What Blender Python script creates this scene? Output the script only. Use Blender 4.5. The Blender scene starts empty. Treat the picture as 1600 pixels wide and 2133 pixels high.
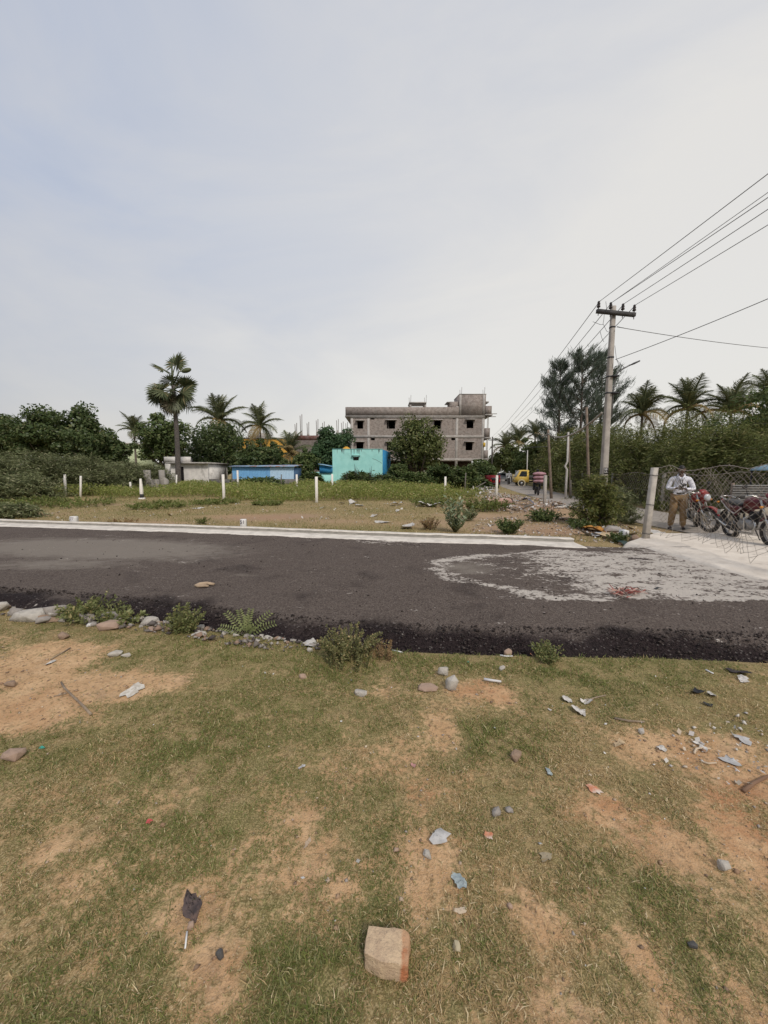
import bpy, math, random
import numpy as np
from mathutils import Vector, Matrix, Euler

# ---------------------------------------------------------------- camera
scene = bpy.context.scene
F, CX, CY, CAMH = 800.0, 800.0, 1066.5, 1.5
PITCH = math.atan(81.5 / F)
cam_data = bpy.data.cameras.new('camera')
cam = bpy.data.objects.new('camera', cam_data)
scene.collection.objects.link(cam)
cam.location = (0, 0, CAMH)
cam.rotation_euler = (math.pi / 2 - PITCH, 0, 0)
cam_data.sensor_fit = 'VERTICAL'
cam_data.sensor_height = 36.0
cam_data.lens = 36.0 * F / 2133.0
cam_data.clip_start = 0.05
cam_data.clip_end = 6000
scene.camera = cam

# ---------------------------------------------------------------- sky, sun, exposure
SUN_EL, SUN_AZ = math.radians(44), math.radians(158)      # azimuth from +Y towards +X
SUN_DIR = Vector((math.sin(SUN_AZ) * math.cos(SUN_EL), math.cos(SUN_AZ) * math.cos(SUN_EL), math.sin(SUN_EL)))
world = bpy.data.worlds.new('World')
scene.world = world
world.use_nodes = True
wt = world.node_tree
wt.nodes.clear()
def wn(t, **k):
    n = wt.nodes.new(t)
    for a, b in k.items():
        setattr(n, a, b)
    return n
w_out = wn('ShaderNodeOutputWorld'); w_bg = wn('ShaderNodeBackground')
w_sky = wn('ShaderNodeTexSky', sky_type='NISHITA', sun_disc=False)
w_sky.sun_elevation = SUN_EL; w_sky.sun_rotation = SUN_AZ
w_sky.dust_density = 3.0; w_sky.air_density = 1.5
w_tc = wn('ShaderNodeTexCoord')
w_sep = wn('ShaderNodeSeparateXYZ')
wt.links.new(w_tc.outputs['Generated'], w_sep.inputs[0])
# thin high cloud: stretched soft noise over the sky dome
w_map = wn('ShaderNodeMapping'); w_map.inputs['Scale'].default_value = (1.0, 1.3, 3.2)
w_map.inputs['Rotation'].default_value = (0.2, 0.35, 0.5)
wt.links.new(w_tc.outputs['Generated'], w_map.inputs[0])
w_noise = wn('ShaderNodeTexNoise'); w_noise.inputs['Scale'].default_value = 1.5
w_noise.inputs['Detail'].default_value = 7; w_noise.inputs['Roughness'].default_value = 0.55
w_noise.inputs['Distortion'].default_value = 0.6
wt.links.new(w_map.outputs[0], w_noise.inputs[0])
# bright milky side against the bluer upper left
w_dot = wn('ShaderNodeVectorMath', operation='DOT_PRODUCT')
wt.links.new(w_tc.outputs['Generated'], w_dot.inputs[0])
w_dot.inputs[1].default_value = (.82, .41, -.41)      # the thin bright cloud bank lies low towards front right
def wmath(op, a, b=None, clamp=False):
    n = wn('ShaderNodeMath', operation=op, use_clamp=clamp)
    for i, v in enumerate((a, b)):
        if v is None: continue
        if isinstance(v, (int, float)): n.inputs[i].default_value = v
        else: wt.links.new(v, n.inputs[i])
    return n.outputs[0]
def wmix(f, a, b):
    n = wn('ShaderNodeMix', data_type='RGBA')
    if isinstance(f, (int, float)): n.inputs[0].default_value = f
    else: wt.links.new(f, n.inputs[0])
    for i, v in ((6, a), (7, b)):
        if isinstance(v, tuple): n.inputs[i].default_value = v + (1,)
        else: wt.links.new(v, n.inputs[i])
    return n.outputs[2]
nz = wmath('SUBTRACT', w_noise.outputs[0], 0.5)
lit = wmath('ADD', wmath('MULTIPLY', w_dot.outputs['Value'], 1.05), wmath('MULTIPLY', nz, 1.15))
lit = wmath('ADD', lit, 0.50, clamp=True)
elev = wmath('MULTIPLY', w_sep.outputs[2], 2.0, clamp=True)
blue = wmath('ADD', elev, wmath('MULTIPLY', nz, -1.2), clamp=True)
low = wmix(blue, (0.600, 0.582, 0.580), (0.535, 0.585, 0.705))
veil = wmix(lit, low, (0.875, 0.850, 0.812))
w_sc = wn('ShaderNodeVectorMath', operation='SCALE'); w_sc.inputs['Scale'].default_value = 6.3
wt.links.new(veil, w_sc.inputs[0])
final = wmix(0.90, w_sky.outputs[0], w_sc.outputs[0])
wt.links.new(final, w_bg.inputs['Color'])
w_bg.inputs['Strength'].default_value = 0.1
wt.links.new(w_bg.outputs[0], w_out.inputs[0])

sun_data = bpy.data.lights.new('sun', 'SUN')
sun_data.energy = 1.5
sun_data.angle = math.radians(10)
sun_data.color = (1.0, 0.93, 0.84)
sun = bpy.data.objects.new('sun', sun_data)
scene.collection.objects.link(sun)
sun.location = (20, 0, 40)
sun.rotation_euler = (-SUN_DIR).to_track_quat('-Z', 'Y').to_euler()

scene.view_settings.view_transform = 'Standard'
scene.view_settings.look = 'None'
scene.view_settings.exposure = 0.58
scene.view_settings.gamma = 1.0
scene.view_settings.use_curve_mapping = False

# ---------------------------------------------------------------- measuring helpers
CT, ST = math.cos(PITCH), math.sin(PITCH)
def ray(px, py):
    u, v = (px - CX) / F, (CY - py) / F
    return Vector((u, CT + v * ST, -ST + v * CT))
def at(px, py, Y):
    d = ray(px, py)
    return Vector((0, 0, CAMH)) + d * (Y / d.y)
def G(px, py, z=0.0):
    d = ray(px, py)
    return Vector((0, 0, CAMH)) + d * ((z - CAMH) / d.z)
def pxm(Y):                     # photograph pixels for one metre at depth Y
    return F / Y

# ---------------------------------------------------------------- numpy noise
def _hash(ix, iy, seed):
    h = (ix.astype(np.int64) * 374761393 + iy.astype(np.int64) * 668265263 + seed * 1442695041) & 0xffffffff
    h = ((h ^ (h >> 13)) * 1274126177) & 0xffffffff
    return ((h ^ (h >> 16)) & 0xffff) / 65535.0
def vnoise(x, y, seed=0):
    x = np.asarray(x, float); y = np.asarray(y, float)
    ix, iy = np.floor(x), np.floor(y)
    fx, fy = x - ix, y - iy
    fx = fx * fx * (3 - 2 * fx); fy = fy * fy * (3 - 2 * fy)
    a = _hash(ix, iy, seed); b = _hash(ix + 1, iy, seed)
    c = _hash(ix, iy + 1, seed); d = _hash(ix + 1, iy + 1, seed)
    return (a * (1 - fx) + b * fx) * (1 - fy) + (c * (1 - fx) + d * fx) * fy
def fbm(x, y, seed=0, octv=4, rough=0.5):
    s, a, t = 0.0, 1.0, 0.0
    for i in range(octv):
        s = s + a * vnoise(np.asarray(x) * 2 ** i, np.asarray(y) * 2 ** i, seed + i * 17)
        t += a; a *= rough
    return s / t
def sstep(a, b, x):
    t = np.clip((x - a) / (b - a), 0, 1)
    return t * t * (3 - 2 * t)

# ---------------------------------------------------------------- mesh builder
COL = scene.collection
_ico = None
def ico_data():
    global _ico
    if _ico is None:
        import bmesh
        bm = bmesh.new(); bmesh.ops.create_icosphere(bm, subdivisions=2, radius=1)
        v = np.array([p.co[:] for p in bm.verts]); f = np.array([[q.index for q in p.verts] for p in bm.faces])
        bm.free()
        bm = bmesh.new(); bmesh.ops.create_icosphere(bm, subdivisions=3, radius=1)
        v3 = np.array([p.co[:] for p in bm.verts]); f3 = np.array([[q.index for q in p.verts] for p in bm.faces])
        bm.free()
        _ico = {2: (v, f), 3: (v3, f3)}
    return _ico

class MB:
    def __init__(self):
        self.v, self.f, self.n = [], [], 0
        self.attr = {}
    def add(self, v, f):
        v = np.asarray(v, float).reshape(-1, 3)
        for k in ([f] if isinstance(f, np.ndarray) else f):
            k = np.asarray(k)
            if k.ndim == 1: k = k.reshape(1, -1)
            self.f.append(k + self.n)
        self.v.append(v); self.n += len(v)
        return self
    def box(self, c, s, rot=None, taper=1.0):
        x, y, z = s[0] / 2, s[1] / 2, s[2] / 2
        v = np.array([[-x, -y, -z], [x, -y, -z], [x, y, -z], [-x, y, -z],
                      [-x * taper, -y * taper, z], [x * taper, -y * taper, z], [x * taper, y * taper, z], [-x * taper, y * taper, z]])
        if rot is not None:
            R = np.array(Euler(rot).to_matrix()) if not isinstance(rot, Matrix) else np.array(rot.to_3x3())
            v = v @ R.T
        f = np.array([[0, 3, 2, 1], [4, 5, 6, 7], [0, 1, 5, 4], [1, 2, 6, 5], [2, 3, 7, 6], [3, 0, 4, 7]])
        return self.add(v + np.array(c), f)
    def box2(self, a, b):
        a, b = np.array(a), np.array(b)
        return self.box((a + b) / 2, np.abs(b - a))
    def tube(self, pts, r, n=6, cap=True, squash=1.0):
        pts = np.asarray(pts, float); m = len(pts)
        r = np.full(m, r) if np.isscalar(r) else np.asarray(r, float)
        tan = np.gradient(pts, axis=0)
        tan /= np.linalg.norm(tan, axis=1)[:, None] + 1e-12
        ref = np.array([0, 0, 1.0]) if abs(tan[0][2]) < 0.9 else np.array([1.0, 0, 0])
        V = []
        a = np.linspace(0, 2 * math.pi, n, endpoint=False)
        for i in range(m):
            u = np.cross(tan[i], ref); u /= np.linalg.norm(u) + 1e-12
            w = np.cross(u, tan[i]); ref = w if np.linalg.norm(w) > .1 else ref
            V.append(pts[i] + r[i] * (np.cos(a)[:, None] * u + squash * np.sin(a)[:, None] * w))
        V = np.concatenate(V)
        i = np.arange(m - 1)[:, None] * n; j = np.arange(n)[None, :]; k = (np.arange(n)[None, :] + 1) % n
        Q = np.stack([i + j, i + k, i + n + k, i + n + j], -1).reshape(-1, 4)
        fs = [Q]
        if cap and n > 2:
            fs.append(np.arange(n)[::-1].reshape(1, -1)); fs.append((np.arange(n) + (m - 1) * n).reshape(1, -1))
        return self.add(V, fs)
    def cyl(self, a, b, r, n=12, r2=None):
        return self.tube([a, b], [r, r if r2 is None else r2], n)
    def ring(self, c, axis, R, r, n=28, m=8, squash=1.0):      # torus
        ax = np.array(axis, float); ax /= np.linalg.norm(ax)
        ref = np.array([0, 0, 1.0]) if abs(ax[2]) < .9 else np.array([1.0, 0, 0])
        u = np.cross(ax, ref); u /= np.linalg.norm(u); w = np.cross(ax, u)
        A = np.linspace(0, 2 * math.pi, n, endpoint=False); B = np.linspace(0, 2 * math.pi, m, endpoint=False)
        V = []
        for a in A:
            d = math.cos(a) * u + math.sin(a) * w
            for b in B:
                V.append(np.array(c) + d * (R + r * math.cos(b)) + ax * r * squash * math.sin(b))
        i = np.arange(n)[:, None]; j = np.arange(m)[None, :]
        i2, j2 = (i + 1) % n, (j + 1) % m
        Q = np.stack([i * m + j, i2 * m + j, i2 * m + j2, i * m + j2], -1).reshape(-1, 4)
        return self.add(V, Q)
    def ell(self, c, s, rot=None, lvl=2):
        v, f = ico_data()[lvl]
        v = v * np.array(s)
        if rot is not None: v = v @ np.array(Euler(rot).to_matrix()).T
        return self.add(v + np.array(c), f)
    def rock(self, c, s, rng, cuts=13, rot=None, lvl=2, jit=.05):
        """Broken stone: the hull of a few scattered points, so it has flat faces and sharp arrises."""
        import bmesh
        p = rng.normal(size=(cuts + 4, 3)); p /= np.linalg.norm(p, axis=1)[:, None]
        p = np.sign(p) * np.abs(p) ** .7 * rng.uniform(.82, 1.08, (len(p), 1))
        bm = bmesh.new()
        for q in p: bm.verts.new(q)
        r = bmesh.ops.convex_hull(bm, input=bm.verts)
        bmesh.ops.delete(bm, geom=list({g for g in r['geom_interior'] + r['geom_unused'] if isinstance(g, bmesh.types.BMVert)}), context='VERTS')
        bmesh.ops.bevel(bm, geom=list(bm.edges), offset=.06, segments=1, affect='EDGES', clamp_overlap=True)
        bmesh.ops.triangulate(bm, faces=bm.faces[:])
        bm.verts.index_update()
        v = np.array([q.co[:] for q in bm.verts]); f = np.array([[q.index for q in k.verts] for k in bm.faces]); bm.free()
        v = v * np.array(s)
        R = np.array(Euler(rot if rot is not None else (0, 0, rng.uniform(0, 6.28))).to_matrix())
        return self.add(v @ R.T + np.array(c), f)
    def loft(self, rings, cap=True):                             # rings: list of (k,3) arrays
        k = len(rings[0]); V = np.concatenate([np.asarray(r, float) for r in rings]); m = len(rings)
        i = np.arange(m - 1)[:, None] * k; j = np.arange(k)[None, :]; j2 = (j + 1) % k
        Q = np.stack([i + j, i + j2, i + k + j2, i + k + j], -1).reshape(-1, 4)
        fs = [Q]
        if cap:
            fs += [np.arange(k)[::-1].reshape(1, -1), (np.arange(k) + (m - 1) * k).reshape(1, -1)]
        return self.add(V, fs)
    def diamonds(self, P, U, W):
        P, U, W = map(lambda q: np.asarray(q, float), (P, U, W)); n = len(P)
        V = np.stack([P - U, P + W, P + U, P - W], 1).reshape(-1, 3)
        return self.add(V, np.arange(4 * n).reshape(-1, 4))
    def prism(self, poly, z0, z1):                               # poly: (k,2)
        poly = np.asarray(poly, float); k = len(poly)
        V = np.concatenate([np.c_[poly, np.full(k, z0)], np.c_[poly, np.full(k, z1)]])
        j = np.arange(k); j2 = (j + 1) % k
        return self.add(V, [j[::-1].reshape(1, -1), (j + k).reshape(1, -1), np.stack([j, j2, j2 + k, j + k], -1)])
    def mesh(self, name):
        me = bpy.data.meshes.new(name)
        if not self.v: return me
        V = np.concatenate(self.v)
        me.vertices.add(len(V)); me.vertices.foreach_set('co', V.astype(np.float32).ravel())
        loops = np.concatenate([f.ravel() for f in self.f])
        sizes = np.concatenate([np.full(len(f), f.shape[1]) for f in self.f])
        starts = np.concatenate([[0], np.cumsum(sizes)[:-1]])
        me.loops.add(len(loops)); me.loops.foreach_set('vertex_index', loops.astype(np.int32))
        me.polygons.add(len(sizes)); me.polygons.foreach_set('loop_start', starts.astype(np.int32))
        me.update(calc_edges=True)
        for k, a in self.attr.items():
            at_ = me.attributes.new(k, 'FLOAT', 'POINT'); at_.data.foreach_set('value', np.asarray(a, np.float32))
        return me
    def build(self, name, mat, parent=None, loc=(0, 0, 0), smooth=False, rot=None):
        me = self.mesh(name)
        if smooth and len(me.polygons):
            me.polygons.foreach_set('use_smooth', np.ones(len(me.polygons), bool))
        me.materials.append(mat)
        o = bpy.data.objects.new(name, me)
        COL.objects.link(o)
        o.location = loc
        if rot is not None: o.rotation_euler = rot
        if parent is not None: o.parent = parent
        return o

def tag(o, label=None, cat=None, group=None, kind=None):
    if label: o['label'] = label
    if cat: o['category'] = cat
    if group: o['group'] = group
    if kind: o['kind'] = kind
    return o
def thing(name, label, cat, loc=(0, 0, 0), rz=0.0, group=None):
    o = bpy.data.objects.new(name, None)
    COL.objects.link(o)
    o.empty_display_size = 0.2
    o.location = loc; o.rotation_euler = (0, 0, rz)
    return tag(o, label, cat, group)
def share(name, src, parent=None, loc=None, rot=None, scale=None):   # another object on the same mesh
    o = bpy.data.objects.new(name, src.data)
    COL.objects.link(o)
    if loc is not None: o.location = loc
    if rot is not None: o.rotation_euler = rot
    if scale is not None: o.scale = scale
    o.parent = parent
    return o
def text_mesh(txt, size, depth, mat, name, parent, loc, rot):
    cu = bpy.data.curves.new('t', 'FONT'); cu.body = txt; cu.size = size; cu.extrude = depth
    cu.align_x = 'CENTER'; cu.align_y = 'CENTER'
    t = bpy.data.objects.new('t', cu); COL.objects.link(t)
    dg = bpy.context.evaluated_depsgraph_get()
    me = bpy.data.meshes.new_from_object(t.evaluated_get(dg))
    bpy.data.objects.remove(t); bpy.data.curves.remove(cu)
    me.materials.clear(); me.materials.append(mat)
    o = bpy.data.objects.new(name, me); COL.objects.link(o)
    o.parent = parent; o.location = loc; o.rotation_euler = rot
    return o

# ---------------------------------------------------------------- materials
_m = {}
class NT:
    def __init__(self, name):
        self.m = bpy.data.materials.new(name); self.m.use_nodes = True
        self.t = self.m.node_tree; self.t.nodes.clear()
        self.out = self.n('ShaderNodeOutputMaterial')
    def n(self, t, **k):
        q = self.t.nodes.new(t)
        for a, b in k.items(): setattr(q, a, b)
        return q
    def l(self, a, b): self.t.links.new(a, b)
    def put(self, sock, v):
        if v is None: return
        if isinstance(v, (int, float)): sock.default_value = v
        elif isinstance(v, tuple):
            sock.default_value = v + (1,) if len(v) == 3 and len(sock.default_value) == 4 else v
        else: self.l(v, sock)
    def math(self, op, a, b=None, clamp=False):
        q = self.n('ShaderNodeMath', operation=op, use_clamp=clamp)
        self.put(q.inputs[0], a); self.put(q.inputs[1], b)
        return q.outputs[0]
    def mix(self, f, a, b, mode='MIX'):
        q = self.n('ShaderNodeMix', data_type='RGBA', blend_type=mode)
        self.put(q.inputs[0], f); self.put(q.inputs[6], a); self.put(q.inputs[7], b)
        return q.outputs[2]
    def noise(self, scale, detail=5, rough=.55, co=None, dist=0.0):
        q = self.n('ShaderNodeTexNoise')
        q.inputs['Scale'].default_value = scale; q.inputs['Detail'].default_value = detail
        q.inputs['Roughness'].default_value = rough; q.inputs['Distortion'].default_value = dist
        if co is not None: self.l(co, q.inputs['Vector'])
        return q.outputs[0]
    def ramp(self, f, lo, hi):
        q = self.n('ShaderNodeMapRange'); q.interpolation_type = 'SMOOTHSTEP'
        self.put(q.inputs[0], f); q.inputs[1].default_value = lo; q.inputs[2].default_value = hi
        return q.outputs[0]
    def co(self, which='Object'):
        return self.n('ShaderNodeTexCoord').outputs[which]
    def attr(self, name):
        q = self.n('ShaderNodeAttribute'); q.attribute_name = name
        return q.outputs['Fac']
    def bump(self, h, strength, dist):
        q = self.n('ShaderNodeBump'); q.inputs['Strength'].default_value = strength; q.inputs['Distance'].default_value = dist
        self.l(h, q.inputs['Height'])
        return q.outputs[0]
    def bsdf(self, col, rough=.8, metal=0.0, spec=.3, normal=None, **kw):
        q = self.n('ShaderNodeBsdfPrincipled')
        self.put(q.inputs['Base Color'], col); self.put(q.inputs['Roughness'], rough)
        q.inputs['Metallic'].default_value = metal; q.inputs['Specular IOR Level'].default_value = spec
        for k, v in kw.items(): q.inputs[k].default_value = v
        if normal is not None: self.l(normal, q.inputs['Normal'])
        self.l(q.outputs[0], self.out.inputs[0])
        return self.m

def M(name, c1, c2=None, scale=6.0, rough=.85, metal=0.0, spec=.3, bump=0.0, c3=None, s3=1.5, lo=.35, hi=.65, lo3=.5, hi3=.7, **kw):
    """Plain procedural surface: two tones mixed by noise, an optional broad stain, fine relief."""
    if name in _m: return _m[name]
    t = NT(name); co = t.co()
    n1 = t.noise(scale, 6, .6, co)
    c2 = c2 or tuple(x * .8 for x in c1)
    col = t.mix(t.ramp(n1, lo, hi), c1, c2)
    if c3:
        col = t.mix(t.ramp(t.noise(s3, 5, .6, co, .4), lo3, hi3), col, c3)
    nm = t.bump(t.noise(scale * 4, 5, .6, co), min(1, bump), .01) if bump else None
    _m[name] = t.bsdf(col, rough, metal, spec, nm, **kw)
    return _m[name]

def LEAF(name, a, b, c=None, trans=.30):
    """Foliage: each leaf takes its own tint between a and b, a share goes to c."""
    if name in _m: return _m[name]
    t = NT(name); LK = 1.0 if 'grass' in name else 1.28
    a = tuple(q * LK for q in a); b = tuple(q * LK for q in b); c = tuple(q * LK for q in c) if c else c
    g = t.n('ShaderNodeNewGeometry')
    rnd = g.outputs['Random Per Island']
    col = t.mix(rnd, a, b)
    if c:
        col = t.mix(t.math('GREATER_THAN', t.math('FRACT', t.math('MULTIPLY', rnd, 17.3)), .88), col, c)
    d = t.n('ShaderNodeBsdfDiffuse'); t.l(col, d.inputs[0])
    tr = t.n('ShaderNodeBsdfTranslucent'); t.l(col, tr.inputs[0])
    gl = t.n('ShaderNodeBsdfGlossy'); gl.inputs['Roughness'].default_value = .45; gl.inputs[0].default_value = (.5, .5, .5, 1)
    mx = t.n('ShaderNodeMixShader'); mx.inputs[0].default_value = trans
    t.l(d.outputs[0], mx.inputs[1]); t.l(tr.outputs[0], mx.inputs[2])
    m2 = t.n('ShaderNodeMixShader'); m2.inputs[0].default_value = .035
    t.l(mx.outputs[0], m2.inputs[1]); t.l(gl.outputs[0], m2.inputs[2])
    t.l(m2.outputs[0], t.out.inputs[0])
    _m[name] = t.m
    return t.m
# ================================================================ GROUND, ROADS
def xy(px, py): p = G(px, py); return (p.x, p.y)
NEAR = [(-60, 9.0), (-16, 5.6), (-7, 4.55)] + [xy(*p) for p in ((0, 1262), (120, 1272), (250, 1288), (400, 1306), (520, 1325), (650, 1340), (800, 1352), (1000, 1363), (1200, 1367), (1400, 1369), (1600, 1378))] + [(6, 2.75), (20, 2.2)]
FAR = [(-60, 22.0), (-18, 12.7)] + [(lambda g: (g.x, g.y))(G(a, b, .06)) for a, b in ((0, 1094), (300, 1104), (505, 1111), (860, 1126), (1100, 1133), (1180, 1137), (1308, 1141))] + [(6, 7.6), (20, 6.0)]
NEAR = np.array(sorted(NEAR)); FAR = np.array(sorted(FAR))
def near_y(x): return np.interp(x, NEAR[:, 0], NEAR[:, 1])
def far_y(x): return np.interp(x, FAR[:, 0], FAR[:, 1])
ROAD_END = 5.05
STREET = np.array([(9.3, -40), (9.3, 10), (9.35, 14), (9.9, 18), (10.9, 24), (12.4, 32), (14.6, 42), (18.3, 56), (24, 76), (36, 118), (60, 200)], float)
SW = np.array([1.5, 1.5, 1.45, 1.4, 1.45, 1.55, 1.7, 1.8, 1.9, 2.0, 2.0])
def street_x(y): return np.interp(y, STREET[:, 1], STREET[:, 0])
def street_hw(y): return np.interp(y, STREET[:, 1], SW)
APRON = np.array([(5.0, 2.0), (5.02, 4.6), (5.1, 6.7), (4.98, 7.9), (5.55, 8.35), (6.3, 8.9), (8.0, 8.95), (8.1, 2.0)])

def ellipses(x, y, lst):
    out = np.zeros_like(x)
    for (px, py, rx, ry, s) in lst:
        c = G(px, py); a = rx * c.y / F * 1.0
        b = abs(G(px, py - ry).y - G(px, py + ry).y) / 2
        d = ((x - c.x) / a) ** 2 + ((y - c.y) / b) ** 2
        out = np.maximum(out, s * np.exp(-d * 0.9))
    return out
BARE = [(40, 1400, 110, 45, 1.3), (60, 1480, 120, 55, 1.2), (130, 1350, 90, 16, .8), (250, 1420, 110, 22, .95), (340, 1425, 60, 22, .8),
        (185, 1500, 60, 30, .8), (270, 1445, 60, 20, .9), (400, 1900, 45, 55, .9), (440, 1990, 80, 60, .95), (470, 2080, 85, 60, 1.1), (500, 2133, 60, 50, 1.0),
        (640, 1815, 70, 45, .8), (720, 1850, 80, 35, .75), (860, 1860, 50, 55, .75), (905, 1780, 70, 50, .8), (930, 1520, 45, 50, .7),
        (1010, 1440, 60, 28, .85), (1110, 1900, 55, 60, .75), (1250, 1700, 130, 50, .8), (1400, 1760, 120, 70, .8), (1560, 1760, 90, 110, 1.0),
        (1560, 1600, 110, 70, .85), (1400, 1560, 120, 40, .7), (1220, 1830, 60, 40, .5), (1150, 2080, 110, 60, .55), (1560, 2080, 80, 70, .7), (190, 1830, 70, 45, .6), (100, 1770, 60, 40, .5),
        (620, 1690, 90, 30, .4), (800, 1590, 90, 30, .5), (40, 1650, 70, 60, .35), (330, 1780, 50, 30, .4), (620, 1900, 50, 45, .6), (1330, 1980, 60, 50, .4)]
MIDBARE = [(560, 1078, 120, 7, 1.0), (300, 1090, 110, 4, .9), (110, 1070, 70, 5, .7), (720, 1085, 120, 6, .7), (960, 1090, 140, 12, .8), (1100, 1100, 120, 14, 1.1),
           (1060, 1050, 140, 14, 1.1), (1150, 1070, 120, 14, 1.0), (250, 1052, 60, 3, .6), (1000, 1075, 100, 10, .9)]
REDS = [(1580, 1700, 130, 130, 1.0), (1300, 1690, 150, 60, .7), (560, 1078, 120, 8, .9), (1010, 1440, 60, 28, .8), (60, 1480, 100, 60, .35), (1130, 1108, 150, 10, .8), (450, 2060, 90, 90, .25), (900, 1640, 200, 60, .5)]
LUSH = [(880, 1385, 160, 30, 1.0), (1180, 1400, 130, 30, .9), (1030, 1540, 110, 45, .9), (450, 1350, 160, 25, .8), (700, 1400, 160, 30, .7), (420, 1560, 160, 70, .6),
        (640, 2060, 140, 110, .35), (1000, 2000, 100, 90, .35), (1300, 1850, 130, 80, .35), (420, 1700, 180, 80, .45), (560, 1480, 200, 40, .5), (1350, 1420, 90, 30, .5)]

def ground_fields(x, y):
    x = np.asarray(x, float); y = np.asarray(y, float)
    near = y < near_y(x)
    n = fbm(x * 1.3, y * 1.3, 3, 4) - .5
    n2 = fbm(x * 6, y * 6, 9, 3) - .5
    b1 = ellipses(x, y, BARE); b2 = ellipses(x, y, MIDBARE); lush = ellipses(x, y, LUSH)
    fringe = np.where(near, np.exp(-((near_y(x) - y) / .30) ** 2) * sstep(-2.6, -1.2, x) * sstep(3.2, 1.6, x) * .95, 0)
    grass_near = 0.62 + .65 * n + .85 * n2 - b1 * np.where(y < 2.35, np.where(x > .5, .85, .62), .95) * (.65 + .9 * fbm(x * 3.2, y * 3.2, 19, 3)) + lush * .5
    nm = fbm(x * .35, y * .8, 5, 4) - .5
    grass_far = 0.66 + .9 * nm - b2 * .75 + sstep(18, 22, y) * .4
    g = np.where(near, grass_near, grass_far)
    red = ellipses(x, y, REDS) + .35 * (fbm(x * .8, y * .8, 21, 3) - .5)
    return np.clip(g + .25 * fringe, 0, 1), np.clip(red, 0, 1), np.clip(np.maximum(lush, fringe), 0, 1)
def hgt(x, y):
    x = np.asarray(x, float); y = np.asarray(y, float)
    h = .035 * (fbm(x * .9, y * .9, 31, 3) - .5) + .018 * (fbm(x * 5, y * 5, 41, 3) - .5) * (np.abs(y) < 8)
    h = h + .02 * sstep(3.2, 2.0, y) * 0
    on_road = sstep(-.05, .15, y - near_y(x)) * sstep(-.05, .15, far_y(x) + .42 - y) * sstep(.3, 0, x - 5.6)
    on_st = sstep(.1, -.15, np.abs(x - street_x(y)) - street_hw(y))
    on_ap = (x > 4.95) & (x < 8.15) & (y > 2.75) & (y < 9)
    dip = np.maximum(np.maximum(on_road, on_st), np.where(on_ap, 1.0, 0.0))
    return h * (1 - dip) - .07 * dip
def gz(x, y): return float(hgt(np.array([x]), np.array([y]))[0])

xs = np.concatenate([-np.geomspace(3000, 5.2, 90), np.arange(-5.16, 5.17, .046), np.geomspace(5.2, 3000, 90)])
ys = np.concatenate([-np.geomspace(400, .3, 14), np.arange(.3, 4.6, .04), np.geomspace(4.63, 3000, 190)])
X, Y = np.meshgrid(xs, ys)
mb = MB()
Z = hgt(X.ravel(), Y.ravel())
nx, ny = len(xs), len(ys)
i = np.arange(ny - 1)[:, None] * nx; j = np.arange(nx - 1)[None, :]
mb.add(np.c_[X.ravel(), Y.ravel(), Z], np.stack([i + j, i + j + 1, i + nx + j + 1, i + nx + j], -1).reshape(-1, 4))
g_, r_, l_ = ground_fields(X.ravel(), Y.ravel())
mb.attr = {'grass': g_, 'red': r_, 'dull': sstep(7, 9, Y.ravel()) * (.55 + .45 * fbm(X.ravel() * .6, Y.ravel() * .6, 23, 3))}
t = NT('soil_and_turf'); co = t.co()
fine = t.noise(38, 6, .65, co); mid = t.noise(7, 6, .6, co); big = t.noise(.55, 5, .55, co); grit = t.noise(170, 3, .6, co)
soil = t.mix(t.ramp(mid, .3, .7), (.600, .400, .225), (.470, .290, .150))
soil = t.mix(t.math('MULTIPLY', t.attr('red'), t.ramp(mid, .25, .6)), soil, (.430, .210, .102))
soil = t.mix(t.math('MULTIPLY', t.ramp(fine, .50, .68), .75), soil, (.24, .150, .085))
soil = t.mix(t.math('MULTIPLY', t.ramp(t.noise(3.2, 7, .7, co, .8), .52, .70), .6), soil, (.29, .185, .11))
soil = t.mix(t.math('MULTIPLY', t.ramp(grit, .56, .7), .55), soil, (.52, .41, .29))
soil = t.mix(t.math('MULTIPLY', t.attr('dull'), .8), soil, t.mix(fine, (.30, .215, .145), (.22, .165, .12)))
that = t.mix(t.ramp(fine, .35, .65), (.370, .265, .130), (.165, .112, .052))
that = t.mix(t.ramp(grit, .5, .66), that, (.52, .40, .235))
green = t.mix(t.ramp(grit, .4, .65), (.150, .130, .050), (.330, .270, .125))
turf = t.mix(t.ramp(t.math('ADD', t.math('MULTIPLY', mid, .6), t.math('MULTIPLY', big, .5)), .42, .68), green, that)
gk = t.math('ADD', t.attr('grass'), t.math('MULTIPLY', t.math('SUBTRACT', fine, .5), 1.5))
gk = t.math('ADD', gk, t.math('MULTIPLY', t.math('SUBTRACT', t.noise(13, 5, .65, co), .5), 1.3))
col = t.mix(t.ramp(gk, .02, .62), soil, turf)
hh = t.math('ADD', t.math('MULTIPLY', fine, .7), t.math('MULTIPLY', grit, .3))
GROUND_MAT = t.bsdf(col, .95, 0, .15, t.bump(hh, .9, .02))
ground = tag(mb.build('ground', GROUND_MAT, smooth=True), kind='structure')

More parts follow.
